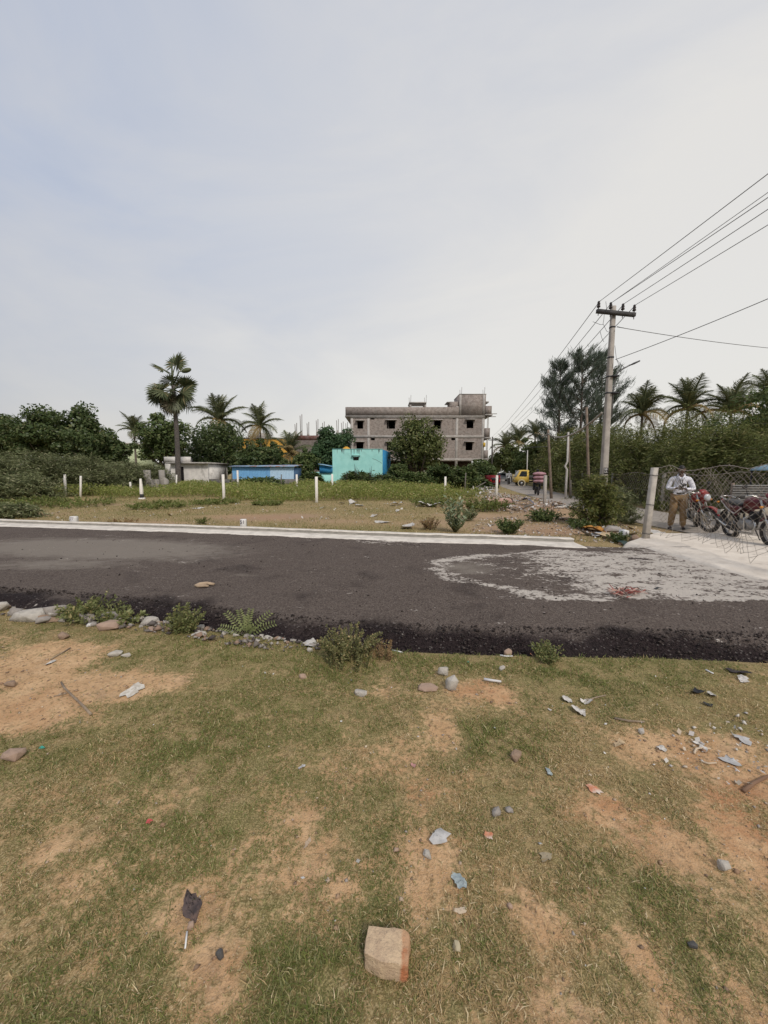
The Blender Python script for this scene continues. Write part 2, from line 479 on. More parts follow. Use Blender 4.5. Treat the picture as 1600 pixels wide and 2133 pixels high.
# ---------------------------------------------------------------- asphalt road
t = NT('asphalt'); co = t.co()
stone = t.n('ShaderNodeTexVoronoi'); stone.inputs['Scale'].default_value = 75; t.l(co, stone.inputs['Vector'])
sp = stone.outputs['Color']; spd = stone.outputs['Distance']
cell = t.n('ShaderNodeSeparateColor'); t.l(sp, cell.inputs[0])
nb = t.noise(1.6, 6, .6, co, .5); nf = t.noise(24, 5, .6, co)
tar = t.mix(cell.outputs[0], (.010, .0066, .0068), (.032, .0225, .022))
worn = t.mix(cell.outputs[0], (.070, .053, .045), (.155, .125, .106))
d = t.math('ADD', t.attr('dust'), t.math('MULTIPLY', t.math('SUBTRACT', nb, .5), 1.2))
col = t.mix(t.ramp(d, .12, .62), tar, worn)
tan = t.mix(nf, (.27, .235, .195), (.20, .172, .147))
mp = t.n('ShaderNodeMapping'); mp.inputs['Scale'].default_value = (1.0, 1.9, 1.0); mp.inputs['Rotation'].default_value = (0, 0, -.25); t.l(co, mp.inputs[0])
streak = t.noise(2.6, 10, .74, mp.outputs[0], .5)
d2 = t.math('ADD', t.attr('sand'), t.math('MULTIPLY', t.math('SUBTRACT', streak, .5), 1.3))
col = t.mix(t.math('MULTIPLY', t.ramp(d2, .25, .85), .85), col, tan)
d3 = t.math('ADD', t.attr('slurry'), t.math('MULTIPLY', t.math('SUBTRACT', streak, .5), 2.7))
d3 = t.math('ADD', d3, t.math('MULTIPLY', t.math('SUBTRACT', nf, .5), 1.7))
slur = t.mix(t.noise(5, 5, .6, co), (.62, .56, .49), (.46, .415, .37))
col = t.mix(t.math('MULTIPLY', t.ramp(d3, .42, .72), .93), col, slur)
speck = t.math('GREATER_THAN', cell.outputs[1], .975)
col = t.mix(t.math('MULTIPLY', speck, .30), col, (.30, .27, .245))
ASPH = t.bsdf(col, .92, 0, .15, t.bump(t.math('ADD', spd, t.math('MULTIPLY', nf, .8)), 1.0, .012))
cx = np.concatenate([-np.geomspace(60, 9, 60)[:-1], np.arange(-9, ROAD_END + .001, .045)])
rows = np.concatenate([np.linspace(0, .1, 16)[:-1], np.linspace(.1, 1, 90)])
XX, TT = np.meshgrid(cx, rows)
jn = .22 * (fbm(XX * 3.0, XX * 0, 55, 4) - .5) + .26 * (fbm(XX * .8, XX * 0 + 7, 56, 2) - .5)
jf = .10 * (fbm(XX * 3.0, XX * 0, 57, 4) - .5)
YN, YF = near_y(XX) + jn - .05, far_y(XX) + jf + .05
YY = YN + (YF - YN) * TT
XR = XX + np.where(XX > 4.9, .10 * (fbm(YY * 2, YY * 0, 60, 3) - .5), 0)
dn = YY - YN
ZZ = -.05 + .105 * sstep(-.03, .34, dn) + .012 * (fbm(XX * 2, YY * 2, 61, 3) - .5) + .011 * (fbm(XX * 14, YY * 14, 62, 2) - .5)
ZZ = ZZ + .05 * sstep(.0, .16, dn) * (fbm(XX * 9, YY * 9, 63, 2) - .5) * sstep(.55, .1, dn)
mb = MB(); ny, nx = XX.shape
i = np.arange(ny - 1)[:, None] * nx; j = np.arange(nx - 1)[None, :]
mb.add(np.c_[XR.ravel(), YY.ravel(), ZZ.ravel()], np.stack([i + j, i + j + 1, i + nx + j + 1, i + nx + j], -1).reshape(-1, 4))
xr, yr = XR.ravel(), YY.ravel()
ang = .06
ex, ey = (xr - 3.35), (yr - 5.62 + .02 * (xr - 3.3))
wob = .34 * (fbm(xr * 1.3, yr * 1.6, 71, 4) - .5)
e = np.sqrt((ex / 2.75) ** 2 + (ey / 1.45) ** 2) + wob
brk = fbm(xr * 2.2, yr * 2.2, 72, 3)
ringm = np.exp(-((e - .93) / (.045 + .05 * brk)) ** 2) * (.50 + .55 * brk) * (1 - .75 * np.exp(-((xr - 1.02) / .22) ** 2 - ((yr - 4.75) / .25) ** 2))
fill = sstep(1.02, .86, e) * (.22 * sstep(1.0, 1.5, xr) + .50 * sstep(1.8, 3.0, xr))
tailr = sstep(3.9, 4.9, xr) * sstep(3.75, 4.1, yr) * .68 * sstep(7.4, 6.9, yr)
lower = np.exp(-((yr - 4.42) / .22) ** 2) * sstep(1.1, 1.7, xr) * .50
slur = np.maximum.reduce([ringm, fill, tailr, lower])
spill = .55 * np.exp(-((yr - far_y(xr)) / .12) ** 2) * sstep(-9, -2, xr) + .5 * np.exp(-((xr - .1) / .8) ** 2 - ((yr - 8.0) / .35) ** 2)
slur = np.maximum(slur, spill)
sand = 1.15 * np.exp(-((xr + 5.6) / 2.9) ** 2 - ((yr - 7.35 - .16 * (xr + 5.6) * -1) / 1.0) ** 2) * 1.15
sand = np.maximum(sand, .75 * np.exp(-((xr + 5.2) / 1.5) ** 2 - ((yr - 6.0) / .5) ** 2))
sand = np.maximum(sand, .75 * np.exp(-((xr - 1.25) / .55) ** 2 - ((yr - 5.75) / .55) ** 2))
sand = np.maximum(sand, .6 * np.exp(-((xr + 2.0) / .25) ** 2 - ((yr - 5.35) / .10) ** 2))
dust = sstep(.06, np.interp(xr, [-1, 1.5, 4], [.72, .55, .38]), dn.ravel() + .45 * (fbm(xr * 1.4, yr * 1.4, 77, 3) - .5)) * .62
mb.attr = {'dust': dust, 'sand': sand, 'slurry': slur}
road = tag(mb.build('asphalt_road', ASPH, smooth=True), kind='structure')
def road_z(x, y): return .055

# ---------------------------------------------------------------- gutter slab and kerb along the far side
CONC = M('pale_concrete', (.66, .61, .54), (.52, .475, .42), 5, .9, bump=.5, c3=(.36, .33, .29), s3=2.2, lo3=.6, hi3=.75)
mb = MB()
cx = np.concatenate([-np.geomspace(60, 10, 40)[:-1], np.arange(-10, 3.95, .06)])
prof = [(-.16, .045), (-.13, .066), (0.0, .070), (.20, .073), (.30, .076), (.36, .077)]
V = []
for (dy, z) in prof:
    yy = far_y(cx) + dy + (.12 * (fbm(cx * 2.4, cx * 0, 81, 4) - .5) if dy < .1 else 0)
    V.append(np.c_[cx, yy, np.full(len(cx), z) + .006 * (fbm(cx * 3, cx * 0 + dy * 9, 83, 3) - .5)])
k = len(cx); i = np.arange(len(prof) - 1)[:, None] * k; j = np.arange(k - 1)[None, :]
mb.add(np.concatenate(V), np.stack([i + j, i + j + 1, i + k + j + 1, i + k + j], -1).reshape(-1, 4))
gutter = tag(mb.build('gutter_strip', CONC), kind='structure')
KERB = M('kerb_concrete', (.30, .28, .245), (.235, .22, .195), 7, .9, bump=.5, c3=(.38, .36, .32), s3=1.2, lo3=.55, hi3=.75)
mb = MB()
prof = [(.36, -.05), (.36, .135), (.372, .143), (.50, .145), (.512, .138), (.58, -.05)]
V = [np.c_[cx, far_y(cx) + dy + .02 * (fbm(cx * 1.5, cx * 0 + 3, 85, 3) - .5), z + (.012 * (fbm(cx * 2.5, cx * 0 + 9, 86, 3) - .5) if z > 0 else 0) + cx * 0] for dy, z in prof]
i = np.arange(len(prof) - 1)[:, None] * k
mb.add(np.concatenate(V), np.stack([i + j, i + j + 1, i + k + j + 1, i + k + j], -1).reshape(-1, 4))
kerb = tag(mb.build('kerb', KERB), kind='structure')
mb = MB(); prof = [(.352, .132), (.356, .147), (.37, .151), (.51, .153), (.525, .146), (.60, .02)]
V = [np.c_[cx, far_y(cx) + dy + .02 * (fbm(cx * 1.5, cx * 0 + 3, 85, 3) - .5) + (.03 * (fbm(cx * 4, cx * 0 + 5, 88, 3) - .5) if dy > .55 else 0), z + .012 * (fbm(cx * 2.5, cx * 0 + 9, 86, 3) - .5) + (.016 * (fbm(cx * 5, cx * 0 + 2, 89, 3) - .6) if dy < .355 else 0)] for dy, z in prof]
mb.add(np.concatenate(V), np.stack([i + j, i + j + 1, i + k + j + 1, i + k + j], -1).reshape(-1, 4))
mb.build('kerb_cap', CONC, kerb)

# ---------------------------------------------------------------- concrete apron by the mesh fence, and the street beyond
t = NT('apron_concrete'); co = t.co()
a1 = t.noise(3, 7, .65, co, .6); a2 = t.noise(30, 5, .6, co)
col = t.mix(t.ramp(a1, .35, .7), (.70, .63, .545), (.57, .505, .43))
col = t.mix(t.math('MULTIPLY', t.ramp(t.noise(1.3, 7, .7, co, 1.2), .56, .70), .75), col, (.25, .215, .19))
col = t.mix(t.math('MULTIPLY', t.ramp(a2, .58, .72), .5), col, (.40, .36, .32))
APR = t.bsdf(col, .92, 0, .2, t.bump(t.math('ADD', a2, a1), .7, .015))
gx = np.arange(4.85, 8.3, .06); gy = np.arange(2.45, 9.05, .06)
AX, AY = np.meshgrid(gx, gy)
left = np.interp(AY, [2, 4.6, 6.7, 7.9, 8.35, 8.95], [5.0, 5.02, 5.1, 4.98, 5.55, 6.4]) + .08 * (fbm(AY * 3, AY * 0, 91, 3) - .5)
AX2 = left + (8.2 - left) * (AX - gx[0]) / (gx[-1] - gx[0])
AZ = .062 + .05 * sstep(5.0, 6.2, AX2) + .012 * (fbm(AX2 * 2, AY * 2, 92, 3) - .5) + .008 * (fbm(AX2 * 9, AY * 9, 93, 2) - .5)
AZ = AZ - .13 * sstep(.10, 0, AX2 - left) - .12 * sstep(8.8, 8.95, AY) - .16 * sstep(2.75, 2.5, AY + .10 * (fbm(AX2 * 2, AY * 0, 94, 3) - .5))
mb = MB(); ny, nx = AX.shape
i = np.arange(ny - 1)[:, None] * nx; j = np.arange(nx - 1)[None, :]
mb.add(np.c_[AX2.ravel(), AY.ravel(), AZ.ravel()], np.stack([i + j, i + j + 1, i + nx + j + 1, i + nx + j], -1).reshape(-1, 4))
apron = tag(mb.build('concrete_apron', APR, smooth=True), kind='structure')
def apron_z(x, y): return .115 if x > 6 else .08
STREETM = M('worn_street_surface', (.33, .29, .25), (.26, .23, .20), 4, .95, bump=.6, c3=(.36, .31, .26), s3=.5, lo3=.45, hi3=.7)
mb = MB()
yy = np.concatenate([np.linspace(-40, 8, 20), np.linspace(8.3, 70, 160), np.linspace(72, 200, 30)])
sx, hw = street_x(yy), street_hw(yy)
for q in range(9):
    u = -1 + q / 4
    mb.v.append(np.c_[sx + u * hw + .10 * (abs(u) > .9) * (fbm(yy * 1.5, yy * 0 + q, 95, 3) - .5), yy, .03 + .02 * (1 - u * u) + yy * 0 - .06 * (abs(u) > .9)])
k = len(yy); i = np.arange(8)[:, None] * k; j = np.arange(k - 1)[None, :]
mb.f.append(np.stack([i + j, i + k + j, i + k + j + 1, i + j + 1], -1).reshape(-1, 4)); mb.n = 9 * k
street = tag(mb.build('street', STREETM, smooth=True), kind='structure')

# ---------------------------------------------------------------- loose stone: uncountable gravel
OCT_V = np.array([[1, 0, 0], [-1, 0, 0], [0, 1, 0], [0, -1, 0], [0, 0, 1], [0, 0, -1]], float)
OCT_F = np.array([[0, 2, 4], [2, 1, 4], [1, 3, 4], [3, 0, 4], [2, 0, 5], [1, 2, 5], [3, 1, 5], [0, 3, 5]])
def pebbles(mb, P, S, rng, flat=.65):
    n = len(P)
    v = OCT_V[None] * (1 + rng.uniform(-.35, .35, (n, 6, 1)))
    v = v + rng.normal(size=(n, 6, 3)) * .18
    v = v * (S[:, None, None] * np.stack([rng.uniform(.8, 1.3, n), rng.uniform(.7, 1.1, n), rng.uniform(.5, .9, n) * flat / .65], -1)[:, None, :])
    a = rng.uniform(0, 6.28, n); c, s = np.cos(a), np.sin(a)
    x = v[..., 0] * c[:, None] - v[..., 1] * s[:, None]; y = v[..., 0] * s[:, None] + v[..., 1] * c[:, None]
    v = np.stack([x, y, v[..., 2]], -1) + P[:, None, :]
    f = OCT_F[None] + (np.arange(n) * 6)[:, None, None]
    mb.add(v.reshape(-1, 3), f.reshape(-1, 3))
def ISLE(name, cols, rough=.9):
    if name in _m: return _m[name]
    t = NT(name); g = t.n('ShaderNodeNewGeometry'); r = g.outputs['Random Per Island']
    q = t.n('ShaderNodeValToRGB'); q.color_ramp.interpolation = 'CONSTANT'
    e = q.color_ramp.elements
    while len(e) < len(cols): e.new(1)
    for i_, c in enumerate(cols):
        e[i_].position = i_ / len(cols); e[i_].color = c + (1,)
    t.l(r, q.inputs[0])
    col = t.mix(t.noise(60, 4, .6, t.co()), q.outputs[0], (.12, .10, .085)); 
    mx = t.mix(.75, col, q.outputs[0])
    _m[name] = t.bsdf(mx, rough, 0, .2)
    return _m[name]
rng = np.random.default_rng(5)
def strip_points(n, x0, x1, d0, d1, seed):
    r = np.random.default_rng(seed)
    x = r.uniform(x0, x1, n); y = near_y(x) + r.uniform(d0, d1, n)
    return x, y
mb = MB()
x, y = strip_points(4200, -5.2, -.55, -.24, .16, 1)
keep = rng.uniform(size=len(x)) < (.25 + .75 * sstep(-.8, -1.3, x)) * (.30 + .70 * sstep(-3.0, -2.4, x)) * np.clip((fbm(x * 5, y * 9, 15, 3) - .3) * 3, 0, 1)
x, y = x[keep], y[keep]
S = rng.gamma(1.8, .0058, len(x)).clip(.003, .04)
pebbles(mb, np.c_[x, y, hgt(x, y) + S * .35 + .012], S, rng)
tag(mb.build('gravel', ISLE('gravel_stone', [(.24, .215, .19), (.12, .105, .098), (.34, .31, .27), (.06, .05, .048), (.28, .19, .14), (.16, .14, .125)])),
    'loose grey gravel spilling along the near edge of the asphalt', 'gravel', kind='stuff')
mb = MB()
x, y = strip_points(8000, -5.2, 4.2, -.06, .45, 2)
S = rng.gamma(2.2, .0028, len(x)).clip(.0025, .016)
dn_ = y - near_y(x)
pebbles(mb, np.c_[x, y, -.045 + .105 * sstep(.0, .36, dn_ + .02) + S * .5], S, rng)
x = rng.uniform(-7, 4.8, 1100); y = near_y(x) + .4 + (far_y(x) - near_y(x) - .4) * rng.uniform(0, 1, len(x)) ** 1.3
S = rng.gamma(2.0, .0028, len(x)).clip(.0025, .016)
pebbles(mb, np.c_[x, y, .056 + S * .3], S, rng)
tag(mb.build('asphalt_chippings', ISLE('tarred_stone', [(.020, .014, .013), (.034, .026, .024), (.012, .009, .009), (.058, .046, .042), (.024, .018, .017)], .95)),
    'dark tarred stone chippings scattered over the asphalt and its edge', 'chippings', kind='stuff')
mb = MB()
n = 11000
x = rng.uniform(-4.6, 4.6, n); y = .8 + (near_y(x) - .9) * rng.uniform(0, 1, n)
g, _, _ = ground_fields(x, y)
k = (g < rng.uniform(.05, .55, n)); x, y = x[k], y[k]
S = rng.gamma(1.6, .0022, len(x)).clip(.0015, .015)
pebbles(mb, np.c_[x, y, hgt(x, y) + S * .35], S, rng)
tag(mb.build('soil_crumbs', ISLE('crumbs', [(.36, .24, .15), (.29, .18, .11), (.43, .33, .24), (.22, .15, .10), (.34, .30, .26)])),
    'loose crumbs of soil and small grit on the bare patches', 'soil crumbs', kind='stuff')
# ================================================================ GRASS
def blades(name, mat, x, y, z, L, W, rng, lean=(.3, 1.2), label='', two=False):
    n = len(x)
    a = rng.uniform(0, 2 * math.pi, n); ln = rng.uniform(lean[0], lean[1], n)
    dx, dy = np.cos(a) * np.sin(ln), np.sin(a) * np.sin(ln); dz = np.cos(ln)
    D = np.stack([dx, dy, dz], -1)
    b = a + math.pi / 2 + rng.normal(size=n) * .5
    S = np.stack([np.cos(b), np.sin(b), np.zeros(n)], -1) * (W / 2)[:, None]
    P = np.stack([x, y, z], -1)
    b2 = a + rng.normal(size=n) * 1.1
    bend = np.stack([np.cos(b2) * .7, np.sin(b2) * .7, -.35 * np.ones(n)], -1)
    mid = P + D * (L * .55)[:, None]
    tip = P + D * L[:, None] + bend * (L * .45)[:, None]
    V = np.stack([P - S, P + S, mid + S, tip, mid - S], 1)
    mb = MB()
    if two:
        k = np.arange(n)[:, None] * 5; mb.add(V.reshape(-1, 3), [np.concatenate([k, k + 1, k + 2, k + 4], 1), np.concatenate([k + 4, k + 2, k + 3], 1)])
    else:
        V = np.stack([P, mid + S, tip, mid - S], 1); k = np.arange(n)[:, None] * 4; mb.add(V.reshape(-1, 3), np.concatenate([k, k + 1, k + 2, k + 3], 1))
    o = mb.build(name, mat)
    return tag(o, label, 'grass', kind='stuff')
GRASS_G = LEAF('grass_green', (.125, .142, .040), (.290, .275, .105), (.50, .42, .22), .35)
GRASS_L = LEAF('grass_fresh', (.110, .150, .032), (.255, .270, .082), (.40, .36, .15), .35)
GRASS_D = LEAF('grass_straw', (.52, .385, .195), (.33, .225, .105), (.68, .55, .34), .25)
rng = np.random.default_rng(11)
def near_samples(n):
    y = 0.70 * (4.9 / 0.70) ** (rng.uniform(0, 1, n) ** .9)
    x = rng.uniform(-1, 1, n) * (1.18 * y + .35)
    k = (y < near_y(x) - .01 + .16 * (fbm(x * 4, x * 0, 144, 3) - .5) + .05 * rng.normal(size=n)) & (x < 5.0)
    return x[k], y[k]
x, y = near_samples(900000)
g, red, lush = ground_fields(x, y)
clump = .55 * fbm(x * 8, y * 8, 101, 3) + .45 * fbm(x * 22, y * 22, 107, 2)
dry = fbm(x * 2.1, y * 2.1, 103, 3) + .18 * sstep(.2, 1.6, x) - .45 * lush + .25 * red
p = np.clip(g * 1.25 - .06, .035, 1) * np.clip((clump - .36) * 4.5, .07, 1)
k = rng.uniform(size=len(x)) < p
x, y, dry, lush = x[k], y[k], dry[k], lush[k]
is_dry = rng.uniform(size=len(x)) < np.clip(.36 + (dry - .45) * 1.9 + .45 * (.45 - g[k]), .10, .9)
fresh = (~is_dry) & (rng.uniform(size=len(x)) < np.clip(.25 + lush * .7, 0, .95))
sc = np.clip(.65 + .12 * y, .7, 1.25)
L = rng.gamma(3.2, .0042, len(x)).clip(.004, .038) * (1 + .6 * lush) * (.8 + .4 * fbm(x * 4, y * 4, 105, 2))
W = rng.uniform(.0018, .0033, len(x)) * (.55 + .42 * y)
z = hgt(x, y) - .002
for nm, mt, kk, ln, lb in (('grass', GRASS_G, (~is_dry) & ~fresh, (.35, 1.35), 'short matted green grass over the near ground'),
                           ('fresh_grass', GRASS_L, fresh, (.2, 1.15), 'fresher lush green grass in patches below the road edge'),
                           ('dry_grass', GRASS_D, is_dry, (.6, 1.5), 'dry straw coloured grass blades among the green turf')):
    blades(nm, mt, x[kk], y[kk], z[kk], L[kk], W[kk], rng, ln, lb)
# turf on the plot across the road
n = 75000
y = far_y(np.zeros(1))[0] + rng.uniform(0, 1, n) ** 1.2 * 15; x = rng.uniform(-1, .62, n) * (1.05 * y + 1)
k = (y > far_y(x) + .55) & (x < 6.5); x, y = x[k], y[k]
g, _, _ = ground_fields(x, y)
k = rng.uniform(size=len(x)) < np.clip(g * 1.2 - .1, .02, .9); x, y = x[k], y[k]
dry = rng.uniform(size=len(x)) < np.clip((fbm(x * .5, y * .9, 120, 3) - .3) * 1.7, .1, .8)
L = rng.gamma(5, .016, len(x)).clip(.03, .16); W = rng.uniform(.010, .022, len(x))
z = hgt(x, y) - .003
blades('plot_grass', LEAF('grass_plot', (.150, .150, .048), (.260, .235, .090), (.38, .31, .16)), x[~dry], y[~dry], z[~dry], L[~dry], W[~dry], rng, (.3, 1.2), 'short patchy grass on the plot across the road')
blades('plot_straw', GRASS_D, x[dry], y[dry], z[dry], L[dry] * .8, W[dry] * .8, rng, (.5, 1.4), 'dry straw on the plot across the road')
# belt of knee-high weeds between the white posts
WEED = LEAF('weed_belt', (.125, .160, .036), (.250, .262, .078), (.32, .27, .12), .4)
n = 115000
y = rng.uniform(19.2, 36, n); x = rng.uniform(-.92, .36, n) * y
edge = 20.6 + 2.4 * (fbm(x * .22, x * 0, 130, 3) - .5) + 2.6 * sstep(-8, -11, x) + 1.2 * sstep(2, 6, x)
k = (y > edge) & (fbm(x * .5, y * .7, 131, 3) > .34 + .5 * sstep(.14, .26, x / y)) & (x < .30 * y); x, y = x[k], y[k]
hg = .75 * fbm(x * .45, y * .45, 133, 3) * sstep(0, 1.6, y - np.interp(x, [-40, 12], [20.2, 20.6]) + .6)
mb = MB(); m = len(x)
P = np.stack([x, y, hgt(x, y) + .03 + (.06 + hg * 1.55) * rng.uniform(0, 1, m) ** .8], -1)
U = rng.normal(size=(m, 3)) * (.8, .8, .7) + (0, 0, .35); U = U / np.linalg.norm(U, axis=1)[:, None]
W = np.cross(U, rng.normal(size=(m, 3))); W = W / np.linalg.norm(W, axis=1)[:, None]
sz_ = rng.uniform(.035, .10, (m, 1))
mb.diamonds(P, U * sz_, W * sz_ * .38)
tag(mb.build('weeds', WEED), 'belt of knee-high leafy green weeds around the white plot posts', 'weeds', kind='stuff')
k = rng.uniform(size=m) < .12
blades('weed_stems', WEED, x[k], y[k], hgt(x[k], y[k]) - .01, .15 + hg[k] * 1.3, rng.uniform(.012, .03, k.sum()), rng, (.05, .6), 'thin upright stems standing among the belt of weeds')
# ================================================================ VEGETATION BUILDERS
def unit(v): return v / (np.linalg.norm(v, axis=-1, keepdims=True) + 1e-9)
def leaf_frames(N, rng):
    N = unit(N); R = rng.normal(size=N.shape)
    U = unit(np.cross(N, R)); W = np.cross(N, U)
    return U, W
def clump_leaves(mb, C, R, n, size, rng, asp=.55, up=.5, squash=.8):
    """n leaves in each clump: C (k,3) centres, R (k,) radii."""
    k = len(C)
    d = unit(rng.normal(size=(k * n, 3)))
    r = rng.uniform(.35, 1, (k * n, 1)) ** .6
    cr = np.repeat(R, n)[:, None]
    off = d * r * cr * np.array([1, 1, squash])
    P = np.repeat(C, n, 0) + off
    U, W = leaf_frames(d * .7 + np.array([0, 0, up]) + rng.normal(size=d.shape) * .55, rng)
    s = size * rng.uniform(.6, 1.3, (k * n, 1))
    mb.diamonds(P, U * s, W * s * asp)
BARK = M('bark', (.13, .105, .085), (.075, .06, .05), 9, .95, bump=.9)
BARK_G = M('grey_bark', (.20, .17, .145), (.11, .095, .085), 9, .95, bump=.9)
def tree(name, label, base, top, bot, hw, leafmat, seed, nclump=72, nleaf=90, size=.2, group=None, lobes=5, trunk_r=.16, depth=1.0, bark=None, asp=.55, clr=.30):
    rng = np.random.default_rng(seed); size = size * .66; nleaf = int(nleaf * 1.6)
    o = thing(name, label, 'tree', base, 0, group)
    c = np.array([0, 0, (top + bot) / 2]); rz = (top - bot) / 2
    # a few overlapping lobes, clumps on their skins
    L = []
    for q in range(lobes):
        a = q / lobes * 6.28 + rng.uniform(-.5, .5)
        L.append((c + np.array([math.cos(a) * hw * .50, math.sin(a) * hw * .50 * depth, rng.uniform(-.50, .30) * rz]), rng.uniform(.55, .72)))
    L.append((c + np.array([0, 0, rz * .35]), .64)); L.append((c + np.array([hw * .3, 0, -rz * .45]), .6)); L.append((c + np.array([-hw * .3, 0, -rz * .45]), .6))
    C, R = [], []
    for (lc, f) in L:
        m = max(4, nclump // len(L))
        d = unit(rng.normal(size=(m, 3))); d[:, 2] = np.abs(d[:, 2]) * 1.3 - .62
        d = unit(d)
        pc = lc + d * np.array([hw * f, hw * f * depth, rz * f]) * rng.uniform(.82, 1.12, (m, 1))
        pc = pc; C.append(pc); R.append(rng.uniform(.6, 1.25, m) * clr * min(hw, rz) * 1.1)
    C = np.concatenate(C); R = np.concatenate(R)
    mb = MB()
    clump_leaves(mb, C, R, nleaf, size, rng, asp)
    # sparse filling leaves inside so the sky does not shine straight through
    lc = np.array([q[0] for q in L]); lr = np.array([q[1] for q in L]) * min(hw, rz)
    clump_leaves(mb, lc, lr, nleaf * 2, size * 1.5, rng, asp, squash=min(1, rz / hw))
    mb.build('crown', leafmat, o)
    mb = MB()
    fork = np.array([0, 0, max(bot * .75, .5)])
    bend = rng.normal(size=3) * .12
    mb.tube([(0, 0, -.15), (bend[0], bend[1], fork[2] * .5), fork], [trunk_r * 1.25, trunk_r, trunk_r * .8], 8)
    mb.build('trunk', bark or BARK, o, smooth=True)
    mb = MB()
    for q in range(0, len(C), 3):
        e = C[q]; m_ = fork * .5 + e * .5 + np.array([0, 0, -.12 * hw])
        mb.tube([fork + (0, 0, -.05), m_, e], [trunk_r * .5, trunk_r * .28, trunk_r * .08], 5)
    mb.build('limbs', bark or BARK, o, smooth=True)
    return o

def scrub(name, label, base, rx, ry, h, leafmat, seed, nspray=150, nleaf=26, leaf=(.16, .035), group=None, droop=.35, cat='bush', low=.05, inner=500, arch=1.0):
    """Thorn scrub: arching boughs that carry feathery sprays."""
    rng = np.random.default_rng(seed)
    o = thing(name, label, cat, base, 0, group)
    mb, wood = MB(), MB()
    for s in range(nspray):
        a = rng.uniform(0, 6.28); el = rng.uniform(low, 1) ** .8 * 1.45
        d = np.array([math.cos(a) * math.cos(el) * rx, math.sin(a) * math.cos(el) * ry, math.sin(el) * h])
        f = rng.uniform(.62, 1.06)
        tip = d * f + np.array([0, 0, .08 * h])
        start = tip * rng.uniform(.25, .5)
        out = np.array([math.cos(a), math.sin(a), 0])
        ln = rng.uniform(.35, .6) * (rx + ry) / 2
        end = tip + out * ln * .55 + np.array([rng.normal() * .2 * ln, rng.normal() * .2 * ln, -droop * ln * rng.uniform(.2, 1.3) * (.4 + math.cos(el))])
        end[2] = max(end[2], .04)
        tt = np.linspace(0, 1, 9)[:, None]
        B = (1 - tt) ** 2 * start + 2 * (1 - tt) * tt * (tip + np.array([0, 0, .10 * h * arch])) + tt ** 2 * end
        if s % 4 == 0: wood.tube(B[::2], np.linspace(.020, .004, len(B[::2])) * max(.6, h / 3), 4, cap=False)
        # side twigs with leaflets
        tq = rng.uniform(.18, 1, nleaf)
        P = np.stack([np.interp(tq, tt[:, 0], B[:, q]) for q in range(3)], -1)
        tg = unit(np.stack([np.interp(tq, tt[:, 0], np.gradient(B[:, q])) for q in range(3)], -1))
        side = unit(np.cross(tg, np.array([0, 0, 1.0]))) * rng.choice([-1, 1], nleaf)[:, None]
        dirn = unit(tg * rng.uniform(.3, 1.1, (nleaf, 1)) + side + rng.normal(size=(nleaf, 3)) * .35 + np.array([0, 0, -.15]))
        l_ = leaf[0] * rng.uniform(.6, 1.5, (nleaf, 1))
        Pc = P + dirn * l_ * 1.0 + rng.normal(size=P.shape) * .10 * ln
        W = unit(np.cross(dirn, rng.normal(size=dirn.shape) * .5 + np.array([0, 0, 1.0]))) * leaf[1] * rng.uniform(.7, 1.4, (nleaf, 1))
        mb.diamonds(Pc, dirn * l_, W)
    if inner:
        d = unit(rng.normal(size=(inner, 3))); d[:, 2] = np.abs(d[:, 2])
        P = d * np.array([rx, ry, h]) * rng.uniform(.2, .78, (inner, 1))
        U, W = leaf_frames(rng.normal(size=d.shape) + (0, 0, .5), rng)
        mb.diamonds(P, U * leaf[0] * 1.7, W * leaf[0] * .7)
    mb.build('foliage', leafmat, o)
    for q in range(5):
        a = rng.uniform(0, 6.28); e = np.array([math.cos(a) * rx * .5, math.sin(a) * ry * .5, h * .6])
        wood.tube([(math.cos(a) * .05, math.sin(a) * .05, -.1), e * .5 + (0, 0, .05 * h), e], [.05 * h / 3, .035 * h / 3, .012], 5)
    wood.build('branches', BARK, o, smooth=True)
    return o

